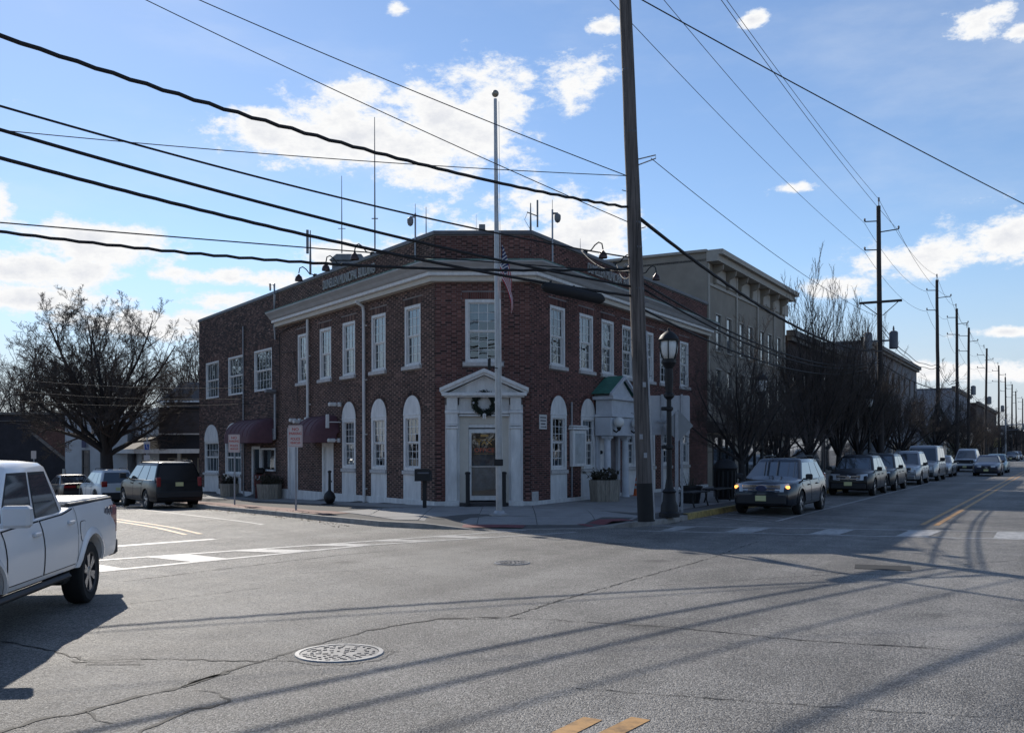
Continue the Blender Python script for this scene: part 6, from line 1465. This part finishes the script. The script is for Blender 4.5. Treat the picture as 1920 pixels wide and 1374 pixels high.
for k, (dz, lab) in enumerate(((0, 'first'), (-.12, 'second'))): wire(f'{lab} dark service drop from the nearest pole to the parapet lamp row', pz(6.25 + dz), RF(3.2 + k * 3, .2, 8.6), .014, .25, M_cable, 30, group='service drops to the corner building')

# ================================================================ FLAGPOLE, FLAG, LAMPS
fp = gp(936, 965, walk_z); FP = thing('flagpole', 'tall white flagpole with a ball top in front of the corner entrance', 'flagpole', fp)
m = MB(); n = 12; m.tube([(-.075 * i / n, 0, 11.1 * i / n) for i in range(n + 1)], [.088 - .044 * max(0, i - 3) / 9 for i in range(n + 1)], 14); m.build('shaft', M_alu, FP, 40, world=False)
m = MB(); m.lathe([(.27, 0), (.27, .02), (.17, .05), (.12, .12), (.10, .12)], 18); m.build('base_flange', M_alu, FP, 40, world=False)
m = MB(); m.ball((-.076, 0, 11.24), .095, 14, 10); m.build('ball_finial', mat('finial', (.30, .27, .22), .4, .6), FP, 2, world=False)
m = MB(); m.cbox((-.012, -.02, 1.40), (.24, .22, .17), .01); m.build('collar', M_black, FP, world=False)
m = MB(); m.tube([(.085, -.05, 1.3), (.06, -.07, 5.0), (.02, -.08, 11.0)], .006, 4); m.build('halyard', M_white2, FP, world=False)
m = MB(); m.tube([(-.02, -.08, 3.9), (-.25, -.15, 3.95), (-.22, -.2, 4.15)], .012, 5); m.cbox((-.25, -.18, 4.0), (.08, .08, .3), .02); m.build('cleat', M_black, FP, world=False)
# limp flag: long folds hanging from the halyard
FL = thing('flag', 'limp striped flag with a starry blue canton hanging from the flagpole', 'flag', (fp.x, fp.y, fp.z))
FT, NX, NY = 7.22, 40, 52
def flagpt(u, v):                                   # u along fly 0..1, v down the hoist 0..1 (cloth 1.5 x 1.0 drooped)
    z = FT - 1.0 * v * (1 - .5 * u) - 1.42 * u ** 1.05; x = .075 + .36 * u ** .85 - .25 * max(0, u - .70) + .03 * math.sin(v * 7 + u * 4)
    y = -.12 + .10 * math.sin(u * 9.5 + v * 4.2) * (.2 + .8 * u) - .05 * v
    return (x, y, z)
def flag_part(u0, u1, v0, v1, nm, mt, par=None, d=0):
    m = MB(); a = max(2, int((u1 - u0) * NX)); b = max(1, int((v1 - v0) * NY)); vs = []
    for i in range(a + 1):
        for j in range(b + 1):
            p = flagpt(u0 + (u1 - u0) * i / a, v0 + (v1 - v0) * j / b); vs.append((p[0], p[1] - d, p[2]))
    m.add(vs, [(i * (b + 1) + j, i * (b + 1) + j + 1, (i + 1) * (b + 1) + j + 1, (i + 1) * (b + 1) + j) for i in range(a) for j in range(b)]); return m.build(nm, mt, par or FL, 2, world=False)
M_fr = mat('flag_red', (.38, .03, .045), .8); M_fw = mat('flag_white', (.55, .54, .54), .8); M_fb = mat('flag_blue', (.025, .035, .11), .8)
for k in range(13): flag_part(.40 if k < 7 else 0, 1, k / 13, (k + 1) / 13, 'stripe', M_fw if k % 2 else M_fr)
cn = flag_part(0, .40, 0, 7 / 13, 'canton', M_fb)
m = MB()
for j in range(9):
    for i in range(6 if j % 2 == 0 else 5):
        u = .40 * ((i + (.5 if j % 2 == 0 else 1)) / 6); v = 7 / 13 * (j + .5) / 9; p = flagpt(u, v); pts = []
        for q in range(10): a_ = math.pi / 2 + q * math.pi / 5; rr = .026 if q % 2 == 0 else .011; pts.append((p[0] + rr * math.cos(a_), p[1] - .006, p[2] + rr * math.sin(a_)))
        m.add(pts, [list(range(10))])
m.build('star', M_fw, cn, kind='stuff', world=False)

# wreath on the frieze over the corner door
wr = LF(0); wr = Vector((CLp.x + 1.53, CLp.y - .20, 3.34)); WRt = thing('wreath', 'round dark green wreath with small white flowers over the corner door', 'wreath', wr)
rg = np.random.default_rng(4); m = MB(); n = 2600; a_ = rg.random(n) * 6.283; q_ = rg.random(n) * 6.283; r_ = .105 * np.sqrt(rg.random(n)); P = np.stack([(.30 + r_ * np.cos(q_)) * np.cos(a_), -.03 + r_ * np.sin(q_) * .7, (.30 + r_ * np.cos(q_)) * np.sin(a_)], -1)
u = rg.normal(0, .028, (n, 3)); w = rg.normal(0, .012, (n, 3)); m.add(np.stack([P - w, P + u, P + w], 1).reshape(-1, 3), np.arange(n * 3).reshape(-1, 3)); m.build('sprigs', mat('wreath_green', (.012, .022, .014), .8, var=.4), WRt, kind='stuff', world=False)
m = MB(); m.lathe([(.30 + .06 * math.cos(t), .06 * math.sin(t)) for t in np.linspace(0, 2 * math.pi, 9)], 28, (0, -.02, 0), 'y', False); m.build('ring', M_ever, WRt, 2, world=False)
for a in (1.9, 3.1, .1): m = MB(); m.ball((.33 * math.cos(a), -.11, .33 * math.sin(a)), .035, 7, 5); m.build('flower', M_fw, WRt, 2, world=False)
m = MB()
for s_ in (-1, 1): m.add([(0, -.12, -.30), (s_ * .05, -.13, -.33), (s_ * .045, -.13, -.50), (s_ * .01, -.12, -.46)], [(0, 1, 2, 3)])
m.build('ribbon', M_white2, WRt, world=False)

def street_lamp(label, x, y, z, wrapped=False):
    t = thing('street_lamp', label, 'street lamp', (x, y, z), 0, 'black street lamps along the main street')
    m = MB(); m.lathe([(.27, 0), (.27, .10), (.23, .14), (.22, .30), (.17, .42), (.16, .62), (.19, .66), (.12, .74), (.085, .95), (.085, .98)], 12); m.build('base', M_black, t, 30, world=False)
    m = MB(); m.lathe([(.075, .95), (.068, 2.3), (.062, 3.05)], 12); m.build('post', M_black, t, 40, world=False)
    for h in (1.75, 2.75): m = MB(); m.lathe([(.07, 0), (.11, .03), (.11, .09), (.07, .12)], 10, (0, 0, h)); m.cbox((-.12, 0, h + .06), (.16, .08, .10), .01); m.build('collar', M_black, t, world=False)
    m = MB(); m.lathe([(.07, 3.05), (.14, 3.12), (.14, 3.18), (.09, 3.22), (.115, 3.6), (.10, 3.85), (.19, 4.0), (.19, 4.08), (.15, 4.1)], 12); m.build('capital', M_black, t, 30, world=False)
    m = MB(); m.lathe([(.15, 4.10), (.215, 4.25), (.24, 4.42), (.215, 4.56), (.18, 4.60)], 14); gl = m.build('lantern_globe', M_globe, t, 2, world=False)
    for i in range(6):
        a = i * math.pi / 3 + .3; m = MB(); m.tube([(.16 * math.cos(a), .16 * math.sin(a), 4.08), (.228 * math.cos(a), .228 * math.sin(a), 4.24), (.256 * math.cos(a), .256 * math.sin(a), 4.42), (.24 * math.cos(a), .24 * math.sin(a), 4.6)], .017, 5); m.build('lantern_rib', M_black, t, world=False)
    m = MB(); m.lathe([(.26, 4.56), (.27, 4.61), (.24, 4.66), (.20, 4.72), (.10, 4.80), (.04, 4.83), (.03, 4.90), (.001, 4.92)], 14); m.build('lantern_cap', M_black, t, 40, world=False)
    return t
l0 = gp(1255, 968, walk_z); SLp = street_lamp('nearest black street lamp with frosted lantern, just right of the tall weathered pole', l0.x, l0.y, .16)
for s, lb in ((14.1, 'second black street lamp, in front of the tan building behind bare branches'), (31.5, 'third black street lamp, hidden among the upright street trees'), (66, 'fourth black street lamp, in front of the grey cornice building'), (128, 'fifth black street lamp, left of the navy sedan'), (160, 'sixth black street lamp, near the far signal'), (190, 'farthest black street lamp')):
    q = main_k(s, -.55 if s != 14.1 else -1.8); copy_thing(SLp, (q.x, q.y, .14), s, lb)

# ================================================================ SIGNS, FURNITURE
def sign_post(name, label, cat, p, h, r=.028, group=None, mt=None):
    t = thing(name, label, cat, p, 0, group); m = MB(); m.box((-r, -r * .6, -.05), (r, r * .6, h)); m.build('post', mt or M_metal, t, world=False); return t
def face(t, z, w, h, mt, rz, y=-.035, nm='sign_plate', rr=.03):
    M = WM[t.name] @ Matrix.Rotation(rz, 4, 'Z') @ Matrix.Translation((0, y, z)); m = MB(M); q = []
    for sx, sz, a0 in ((1, 1, 0), (-1, 1, 90), (-1, -1, 180), (1, -1, 270)):
        for a in (0, 45, 90): q.append((sx * (w / 2 - rr) + rr * math.cos(R(a0 + a)), sz * (h / 2 - rr) + rr * math.sin(R(a0 + a))))
    m.prism(q, -.004, .004, 'y'); return m.build(nm, mt, t), M
def nopark(label, px, py, top):
    p = gp(px, py, walk_z); t = sign_post('no_parking_sign', label, 'sign', p, 2.62, group='no parking signs on the side street')
    rz = R(-8); o, M = face(t, 2.30, .46, .68, M_signw, rz)
    m = MB(M)
    for a, b, c, d in ((-.205, .205, .305, .312), (-.205, .205, -.312, -.305), (-.212, -.205, -.305, .305), (.205, .212, -.305, .305)): m.box((a, -.0065, c), (b, -.0045, d))
    m.build('sign_border', M_signr, o)
    for z, s, tx in ((.21, .13, 'NO'), (.08, .115, 'PARKING'), (-.09, .115, 'POLICE'), (-.21, .095, 'VEHICLES')): text('letters', tx, s, M_signr, o, M @ Matrix.Translation((0, -.006, z)), .001, .82 if len(tx) > 3 else 1.1, bold=.003)
nopark('no parking sign on a post left of the annex awning', 440, 945, 822); nopark('no parking sign on a post between the two maroon awnings', 555, 956, 812)
M_signback = mat('sign_back', (.40, .41, .43), .5, .3, var=.08)
bs = gp(1240, 962, walk_z); t = sign_post('sign_board', 'large pale blank back of a square sign behind the street lamp', 'sign', (bs.x + .12, bs.y + .6, .15), 3.3, .03, mt=M_metal)
for sx in (.55,): m = MB(WM[t.name]); m.box((sx - .03, -.02, -.05), (sx + .03, .02, 3.3)); m.build('post', M_metal, t)
o, M = face(t, 2.72, 1.16, 1.10, M_signback, 0, .04, rr=.05); o.matrix_basis = Matrix.Translation((.20, 0, 0))
m = MB(WM[t.name]); m.box((-.16, -.05, 2.52), (.20, -.03, 2.57)); m.build('bracket', M_metal, t)
ds = gp(1269, 962, walk_z); t = sign_post('warning_sign', 'grey back of a diamond warning sign right of the nearest street lamp', 'sign', ds, 2.78, .045)
m = MB(WM[t.name] @ Matrix.Rotation(R(18), 4, 'Z')); m.prism([(0, 1.95), (.46, 2.39), (0, 2.83), (-.46, 2.39)], .03, .038, 'y'); d_ = m.build('sign_plate', mat('sign_back_dark', (.22, .23, .24), .5, .3, var=.1), t); d_.matrix_basis = Matrix.Translation((.06, 0, 0))
hp = sign_post('disabled_parking_sign', 'blue and white disabled parking sign in front of the siding shop', 'sign', at(276, 905, 52), 3.6); hp.location.z = -.95; WM[hp.name] = Matrix.Translation(hp.location)
o, M = face(hp, 3.05, .34, .62, M_signw, 0); m = MB(M); m.box((-.12, -.0065, -.12), (.12, -.0045, .18)); b_ = m.build('blue_panel', mat('sign_blue', (.03, .07, .28), .5), o)
m = MB(M); m.lathe([(.022, -.009), (.022, -.007)], 8, (-.01, 0, .135), 'y'); m.box((-.025, -.009, -.01), (.0, -.007, .11)); m.box((-.025, -.009, .03), (.05, -.007, .05)); m.box((-.025, -.009, -.02), (.06, -.007, .0)); m.box((.045, -.009, -.08), (.065, -.007, .0))
m.build('wheelchair_symbol', M_fw, b_); face(hp, 2.5, .32, .3, M_signw, 0, nm='lower_plate')
ps = sign_post('small_sign', 'small pale sign on a post above the pickup cab', 'sign', (-29.8, 61.5, -1), 2.9); face(ps, 2.7, .32, .5, M_signw, 0)
# drop box and bollards by the entrance
q = gp(795, 953, walk_z); t = thing('drop_box', 'black drop box on a square post at the building corner', 'drop box', q); m = MB(); m.cbox((.02, 0, .55), (.11, .11, 1.1), .01); m.build('post', M_black, t, world=False)
m = MB(); m.prism([(-.26, .82), (.22, .82), (.22, 1.12), (.12, 1.18), (-.26, 1.18)], -.22, .22, 'y'); m.build('box', M_black, t, world=False); m = MB(); m.cbox((-.0, -.235, 1.06), (.34, .03, .05), .01); m.build('slot', M_coping, t, world=False)
for px, lb in ((877, 'black handrail post left of the corner door'), (945, 'black handrail post right of the corner door, behind the flagpole')):
    u, v = ray(px, 945); d = 29.9; t = thing('handrail_post', lb, 'post', (u * d, d, .19), 0, 'handrail posts at the corner door'); m = MB(); m.lathe([(.10, 0), (.10, .03), (.065, .04), (.065, .98), (.085, .99), (.085, 1.05), (.02, 1.07)], 12); m.build('post', M_black, t, 40, world=False); m = MB(); m.cbox((0, .25, 1.0), (.05, .5, .04), .01); m.build('rail', M_black, t, world=False)
def planter(label, p, sz, n=8, plant=M_deadplant, grp='octagonal wooden planters'):
    t = thing('planter', label, 'planter', p, .2, grp); r0, r1, h = sz
    q = MB(); w0, w1 = 2 * r0 * math.tan(math.pi / n / 3) * .0 + .0, 0
    for i in range(n):
        a0, a1 = 2 * math.pi * i / n, 2 * math.pi * (i + 1) / n
        for k in range(3):
            m = MB(); A = lambda f, r, z: np.array([r * math.cos(a0), r * math.sin(a0), z]) * (1 - f) + np.array([r * math.cos(a1), r * math.sin(a1), z]) * f
            f0, f1 = k / 3 + .012, (k + 1) / 3 - .012; e = 1 + rng.uniform(-.008, .008)
            v = [A(f0, r0 * e, 0), A(f1, r0 * e, 0), A(f1, r1 * e, h), A(f0, r1 * e, h)]; vi = [p_ * np.array((.93, .93, 1)) for p_ in v]
            m.add(v + vi, [(0, 1, 2, 3), (3, 2, 6, 7), (0, 3, 7, 4), (1, 5, 6, 2)]); m.build('plank', M_plank, t, world=False)
    m = MB(); m.lathe([(r0 * .9, .02), (r1 * .93, h - .06), (.01, h - .04)], 8); m.build('soil', M_dark, t, world=False)
    rg = np.random.default_rng(int(abs(p[0] * 97))); m = MB()
    for i in range(70):
        a = rg.random() * 6.28; rr = r1 * .8 * rg.random() ** .5; b = np.array([rr * math.cos(a), rr * math.sin(a), h - .08]); l = rg.uniform(.18, .48); d = np.array([rg.normal(0, .35), rg.normal(0, .35), 1.])
        m.tube([b, b + d * l * .6, b + d * l + rg.normal(0, .06, 3)], [.010, .007, .004], 3)
        for k in range(6): c_ = b + d * l * rg.uniform(.3, 1); u = rg.normal(0, .045, 3); w = rg.normal(0, .045, 3); m.add([c_ - u, c_ + w, c_ + u], [(0, 1, 2)])
    m.build('plant', plant, t, kind='stuff', world=False); return t
planter('wooden planter with dead stalks under the annex arched window', gp(433, 931, walk_z), (.46, .52, .62)); planter('wooden planter under the maroon annex awning', gp(505, 936, walk_z), (.46, .52, .64))
planter('wooden planter left of the white side porch', gp(1134, 941, walk_z), (.50, .55, .74)); planter('dark wooden planter behind the nearest pole, right of the side porch', gp(1192, 925, walk_z), (.42, .48, .72))
# red mail-shaped figure box beside the planter
q = gp(487, 934, walk_z); t = thing('newspaper_box', 'dark red box with a white U shaped mark beside the annex planter', 'box', q, .3); M_dred = mat('dark_red_paint', (.12, .025, .022), .5, var=.3)
m = MB(); m.cbox((0, 0, .78), (.46, .42, .52), .03); m.build('cabinet', M_dred, t, world=False); m = MB(); m.cbox((0, .03, 1.18), (.42, .38, .28), .08); m.build('hood', M_black, t, world=False)
for sx in (-.15, .15):
    m = MB(); m.cbox((sx, 0, .26), (.09, .30, .54), .01); m.build('leg', M_dred, t, world=False)
m = MB(); m.tube([(-.18, -.222, .98), (-.17, -.222, .86), (-.10, -.222, .82), (-.03, -.222, .86), (-.02, -.222, .98)], .022, 6); m.build('white_mark', M_fw, t, world=False)
q = gp(618, 946, walk_z); t = thing('bin', 'small round black bin by the doorway under the right awning', 'bin', q); m = MB(); m.lathe([(.30, 0), (.30, .03), (.10, .06), (.17, .12), (.21, .25), (.17, .38), (.09, .46), (.05, .5), (.045, 1.1), (.02, 1.12)], 14); m.build('body', M_black, t, 40, world=False); m = MB(); m.lathe([(.06, 0), (.07, .05), (.02, .08)], 10, (0, 0, 1.1)); m.build('cap', M_black, t, world=False)
# cone
q = gp(1190, 931, walk_z); t = thing('traffic_cone', 'orange traffic cone with white bands left of the tall pole', 'traffic cone', q + Vector((.1, .2, 0))); m = MB(); m.cbox((0, 0, .02), (.36, .36, .04), .01); m.build('base', M_orange, t, world=False)
m = MB(); m.lathe([(.13, .04), (.035, .70), (.03, .71)], 14); m.build('cone', M_orange, t, 40, world=False)
for z0, z1 in ((.30, .40), (.48, .58)): m = MB(); m.lathe([(.134 - .145 * z0 + .004, z0), (.134 - .145 * z1 + .004, z1)], 14, cap=False); m.build('band', M_fw, t, 2, world=False)
def bench(label, s, n):
    q = main_k(s, n); t = thing('bench', label, 'bench', (q.x, q.y, .16), math.atan2(RD.y, RD.x), 'backless benches by the kerb')
    for i in range(5): m = MB(); m.cbox((0, -.2 + i * .1, .45), (1.7, .085, .04), .008); m.build('slat', M_black, t, world=False)
    for x in (-.65, .65):
        m = MB(); m.tube([(x, -.24, 0), (x, -.18, .2), (x, -.20, .43), (x, .20, .43), (x, .18, .2), (x, .24, 0)], .025, 6); m.build('leg', M_black, t, world=False)
bench('near backless black bench beside the street lamp', 3.4, -1.0); bench('far backless black bench next to the litter bin', 6.2, -1.15)
q = main_k(4.9, -1.6); t = thing('tree_pot', 'round black pot with sparse twigs between the benches', 'pot', (q.x, q.y, .16)); m = MB(); m.lathe([(.26, 0), (.34, .5), (.37, .52), (.37, .58), (.3, .58), (.28, .5), (.01, .5)], 14); m.build('pot', M_black, t, 40, world=False)
m = MB(); rg = np.random.default_rng(2)
for i in range(60): d = rg.normal(0, .16, 3); m.tube([(d[0] * .6, d[1] * .6, .48), (d[0] * 1.5, d[1] * 1.5, .72 + d[2])], [.008, .004], 3)
m.build('plant', M_deadplant, t, kind='stuff', world=False)
q = main_k(7.9, -1.4); t = thing('litter_bin', 'tall round black litter bin behind the nearest SUV', 'bin', (q.x, q.y, .16)); m = MB(); m.lathe([(.34, 0), (.36, .05), (.40, 1.05), (.44, 1.10), (.42, 1.16), (.30, 1.34), (.10, 1.42), (.02, 1.43)], 16); m.build('body', M_black, t, 40, world=False)
for i in range(16): a = i * math.pi / 8; m = MB(); m.box((-.03, .385, .1), (.03, .405, 1.0)); o = m.build('slat', M_black, t, world=False); o.matrix_basis = Matrix.Rotation(a, 4, 'Z')

# ================================================================ ROOF FITTINGS
def antenna(label, p, h, r=.018, els=(), name='antenna'):
    t = thing(name, label, 'antenna', p, 0, 'antennas on the roof'); m = MB(); m.tube([(0, 0, 0), (0, 0, h * .25), (0, 0, h)], [r, r, r * .45], 6); m.build('mast', M_greypost, t, world=False)
    for e_ in els: m = MB(); m.tube([Vector(a) for a in e_[:-1]], e_[-1], 6); m.build('element', M_greypost, t, world=False)
    return t
def rooftop(px, py0, d): q = at(px, py0, d); return q, lambda py: CAM_Z + ray(px, py)[1] * d - q.z
q, hh = rooftop(703, 470, 37); antenna('tallest whip antenna on the roof, left of the flagpole', q, hh(220), .03, [((-.12, 0, 1.2), (.12, 0, 1.2), .02)])
q, hh = rooftop(641, 475, 40); antenna('slightly tilted whip antenna rising from the rooftop unit', q, hh(330), .025, [((-.15, 0, 1.0), (.15, 0, 1.0), .015)])
q, hh = rooftop(582, 515, 42); antenna('short thick antenna at the left end of the parapet', q, hh(432), .05, [((-.12, 0, .9), (-.12, 0, 1.9), .06)])
q, hh = rooftop(799, 440, 33); antenna('thin whip antenna beside the left roof camera', q, hh(388), .02)
q, hh = rooftop(893, 440, 34); antenna('hair thin antenna above the cut corner parapet', q, hh(402), .008)
q, hh = rooftop(995, 440, 33); antenna('dipole antenna with a side arm right of the flagpole', q, hh(381), .04, [((-.12, 0, .75), (.22, 0, .62), .02), ((.23, 0, .25), (.23, 0, 1.15), .035), ((-.1, 0, .75), (-.2, 0, .5), (-.03, 0, .2), .008)])
q, hh = rooftop(1088, 470, 36); antenna('short thin antenna above the right parapet lamps', q, hh(447), .012)
def roofcam(label, px, d, pyb, pyt, sd):
    q = at(px, pyb, d); t = thing('security_camera', label, 'camera', q, 0, 'dome cameras on roof poles'); h = at(px, pyt, d).z - q.z
    m = MB(); m.tube([(0, 0, 0), (0, 0, h)], .028, 7); m.build('pole', M_metal, t, world=False); m = MB(); m.tube([(0, 0, h - .12), (sd * .16, 0, h - .12), (sd * .16, 0, h - .2)], .035, 7); m.build('arm', M_metal, t, world=False)
    m = MB(); m.lathe([(.001, -.42), (.07, -.38), (.10, -.30), (.10, -.18), (.06, -.14), (.02, -.12)], 12, (sd * .16, 0, h)); m.build('dome', M_greypost, t, 40, world=False); m = MB(); m.tube([(0, 0, h), (0, 0, h + .3)], .008, 4); m.build('lightning_rod', M_greypost, t, world=False)
roofcam('dome camera on a roof pole left of the flagpole', 779, 31.4, 512, 400, -1); roofcam('dome camera on a roof pole right of the flagpole', 1036, 30.6, 497, 393, 1)
q = at(904, 433, 31.5); t = thing('roof_floodlight', 'small square floodlight on the parapet left of the flagpole', 'floodlight', q); m = MB(); m.cbox((0, 0, .12), (.20, .12, .16), .01); m.build('head', M_greypost, t, world=False); m = MB(); m.tube([(0, 0, -.1), (0, 0, .06)], .02, 6); m.build('stem', M_greypost, t, world=False)
q = at(655, 498, 42); t = thing('rooftop_unit', 'pale boxy air unit on the roof behind the left name letters', 'air unit', (q.x, q.y, 8.2)); m = MB(); m.cbox((0, 0, .85), (1.3, 1.1, 1.7), .05); m.build('casing', M_greypost, t, world=False); m = MB(); m.prism([(-.75, 1.7), (.75, 1.7), (.6, 1.95), (-.45, 1.95)], -.6, .6, 'y'); m.build('hood', M_greypost, t, world=False)

# ================================================================ FAR SIGNAL, TREELINE
q = main_k(168, -.4); t = thing('traffic_signal', 'traffic signal on a mast arm with a long name board, far down the main street', 'traffic signal', (q.x, q.y, 0), PH)
m = MB(); m.tube([(0, 0, 0), (0, 0, 7.2)], .14, 8); m.build('post', M_metal, t, world=False); m = MB(); m.tube([(0, 0, 6.1), (9, 0, 6.5)], .09, 6); m.tube([(0, 0, 5.2), (5, 0, 5.5)], .05, 6); m.build('mast_arm', M_metal, t, world=False)
m = MB(); m.cbox((4.4, -.1, 5.7), (3.6, .06, .85), .02); m.build('name_board', mat('board_grey', (.22, .23, .23), .6), t, world=False)
for x in (7.4,):
    m = MB(); m.cbox((x, -.15, 6.0), (.45, .3, 1.25), .05); h_ = m.build('signal_head', mat('signal_yellow', (.42, .26, .04), .5), t, world=False)
    for k, mm in enumerate((M_tail, M_dark, M_dark)): m = MB(); m.lathe([(.13, -.03), (.13, .0)], 12, (x, -.31, 6.4 - k * .4), 'y'); m.build('signal_lens', mm, h_, world=False)
bb = main_k(155, -1.0); t = thing('street_banner', 'small yellow sign panel by the far crossing', 'sign', (bb.x, bb.y, 0), PH); m = MB(); m.tube([(0, 0, 0), (0, 0, 3.6)], .05, 6); m.build('post', M_metal, t, world=False); m = MB(); m.cbox((0, -.07, 3.0), (1.1, .04, 1.5), .01); m.build('panel', mat('panel_yellow', (.34, .28, .10), .6), t, world=False)
rg = np.random.default_rng(9); m = MB(); n = 9000
aa_ = np.concatenate([rg.uniform(-1.1, -.30, n // 2), rg.uniform(.40, .62, n // 2)]); dd = rg.uniform(320, 420, n); hh_ = rg.random(n) ** 1.5 * 9 * (.7 + .5 * np.sin(aa_ * 40)) ** 1; P = np.stack([dd * np.sin(aa_), dd * np.cos(aa_), hh_ - 1], -1)
u = rg.normal(0, .6, (n, 3)); w = rg.normal(0, .6, (n, 3)); u[:, 2] = np.abs(u[:, 2]) * 3; m.add(np.stack([P - w, P + w, P + u], 1).reshape(-1, 3), np.arange(n * 3).reshape(-1, 3)); o = m.build('treeline', M_twig, None, kind='stuff'); o['label'] = 'far bare treeline along the horizon'; o['category'] = 'treeline'
# added behind the camera to darken reflections: unseen bare trees and two plain blocks
m = MB(); n = 26000; aa_ = rg.uniform(math.pi * .52, math.pi * 1.48, n); dd = rg.uniform(55, 85, n); hmax = 9 + 3 * np.sin(aa_ * 9) + 2 * np.sin(aa_ * 23)
P = np.stack([dd * np.sin(aa_), dd * np.cos(aa_), rg.random(n) ** 1.3 * hmax], -1); u = rg.normal(0, .5, (n, 3)); w = rg.normal(0, .10, (n, 3)); u[:, 2] = np.abs(u[:, 2]) * 2
m.add(np.stack([P - w, P + w, P + u], 1).reshape(-1, 3), np.arange(n * 3).reshape(-1, 3)); o = m.build('treeline', M_twig, None, kind='stuff'); o['label'] = 'unseen bare trees added behind the viewpoint to darken reflections'; o['category'] = 'treeline'
for x, y, w_, d_, h, lab in ((-34, -42, 26, 12, 7.5, 'unseen brick block added behind the viewpoint on the left'), (30, -50, 30, 12, 6.5, 'unseen brick block added behind the viewpoint on the right')):
    b = thing('unseen_brick_block', lab, 'building', (x, y, 0)); m = MB(); m.box((-w_ / 2, -d_ / 2, -.2), (w_ / 2, d_ / 2, h)); m.build('wall', M_dkb, b, world=False); m = MB(); m.box((-w_ / 2 - .3, -d_ / 2 - .3, h), (w_ / 2 + .3, d_ / 2 + .3, h + .3)); m.build('roof', M_roof, b, world=False)
    for i in range(6):
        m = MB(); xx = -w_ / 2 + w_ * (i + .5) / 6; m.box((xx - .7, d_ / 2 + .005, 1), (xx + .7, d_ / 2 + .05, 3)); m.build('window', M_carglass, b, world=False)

# dead leaves and grit along the side street gutter and the pavement edge
rg = np.random.default_rng(31); m = MB()
for i in range(900):
    t = rg.uniform(-4, 26); o = 4.30 - .055 * t + abs(rg.normal(0, .22)) - (.45 if rg.random() < .15 else -.03); q = LF(t, o); on = o < 4.30 - .055 * t
    z = (walkh(q.x, q.y) + .018) if on else road_z(q.x, q.y) + .012
    u = rg.normal(0, .022, 3); w = rg.normal(0, .022, 3); u[2] *= .3; w[2] = abs(w[2]) * .4; c_ = np.array((q.x, q.y, z)); m.add([c_ - u, c_ + w, c_ + u], [(0, 1, 2)])
for i in range(260):
    s = rg.uniform(-1, 14); q = main_k(s, abs(rg.normal(0, .2)) + .03); u = rg.normal(0, .018, 3); w = rg.normal(0, .018, 3); u[2] *= .3; w[2] = abs(w[2]) * .4; c_ = np.array((q.x, q.y, .012)); m.add([c_ - u, c_ + w, c_ + u], [(0, 1, 2)])
o = m.build('leaf_litter', mat('dead_leaf', (.13, .085, .05), .9, var=.5, scale=12), None, kind='stuff'); o['label'] = 'dead leaves and grit lying along the kerb'; o['category'] = 'litter'
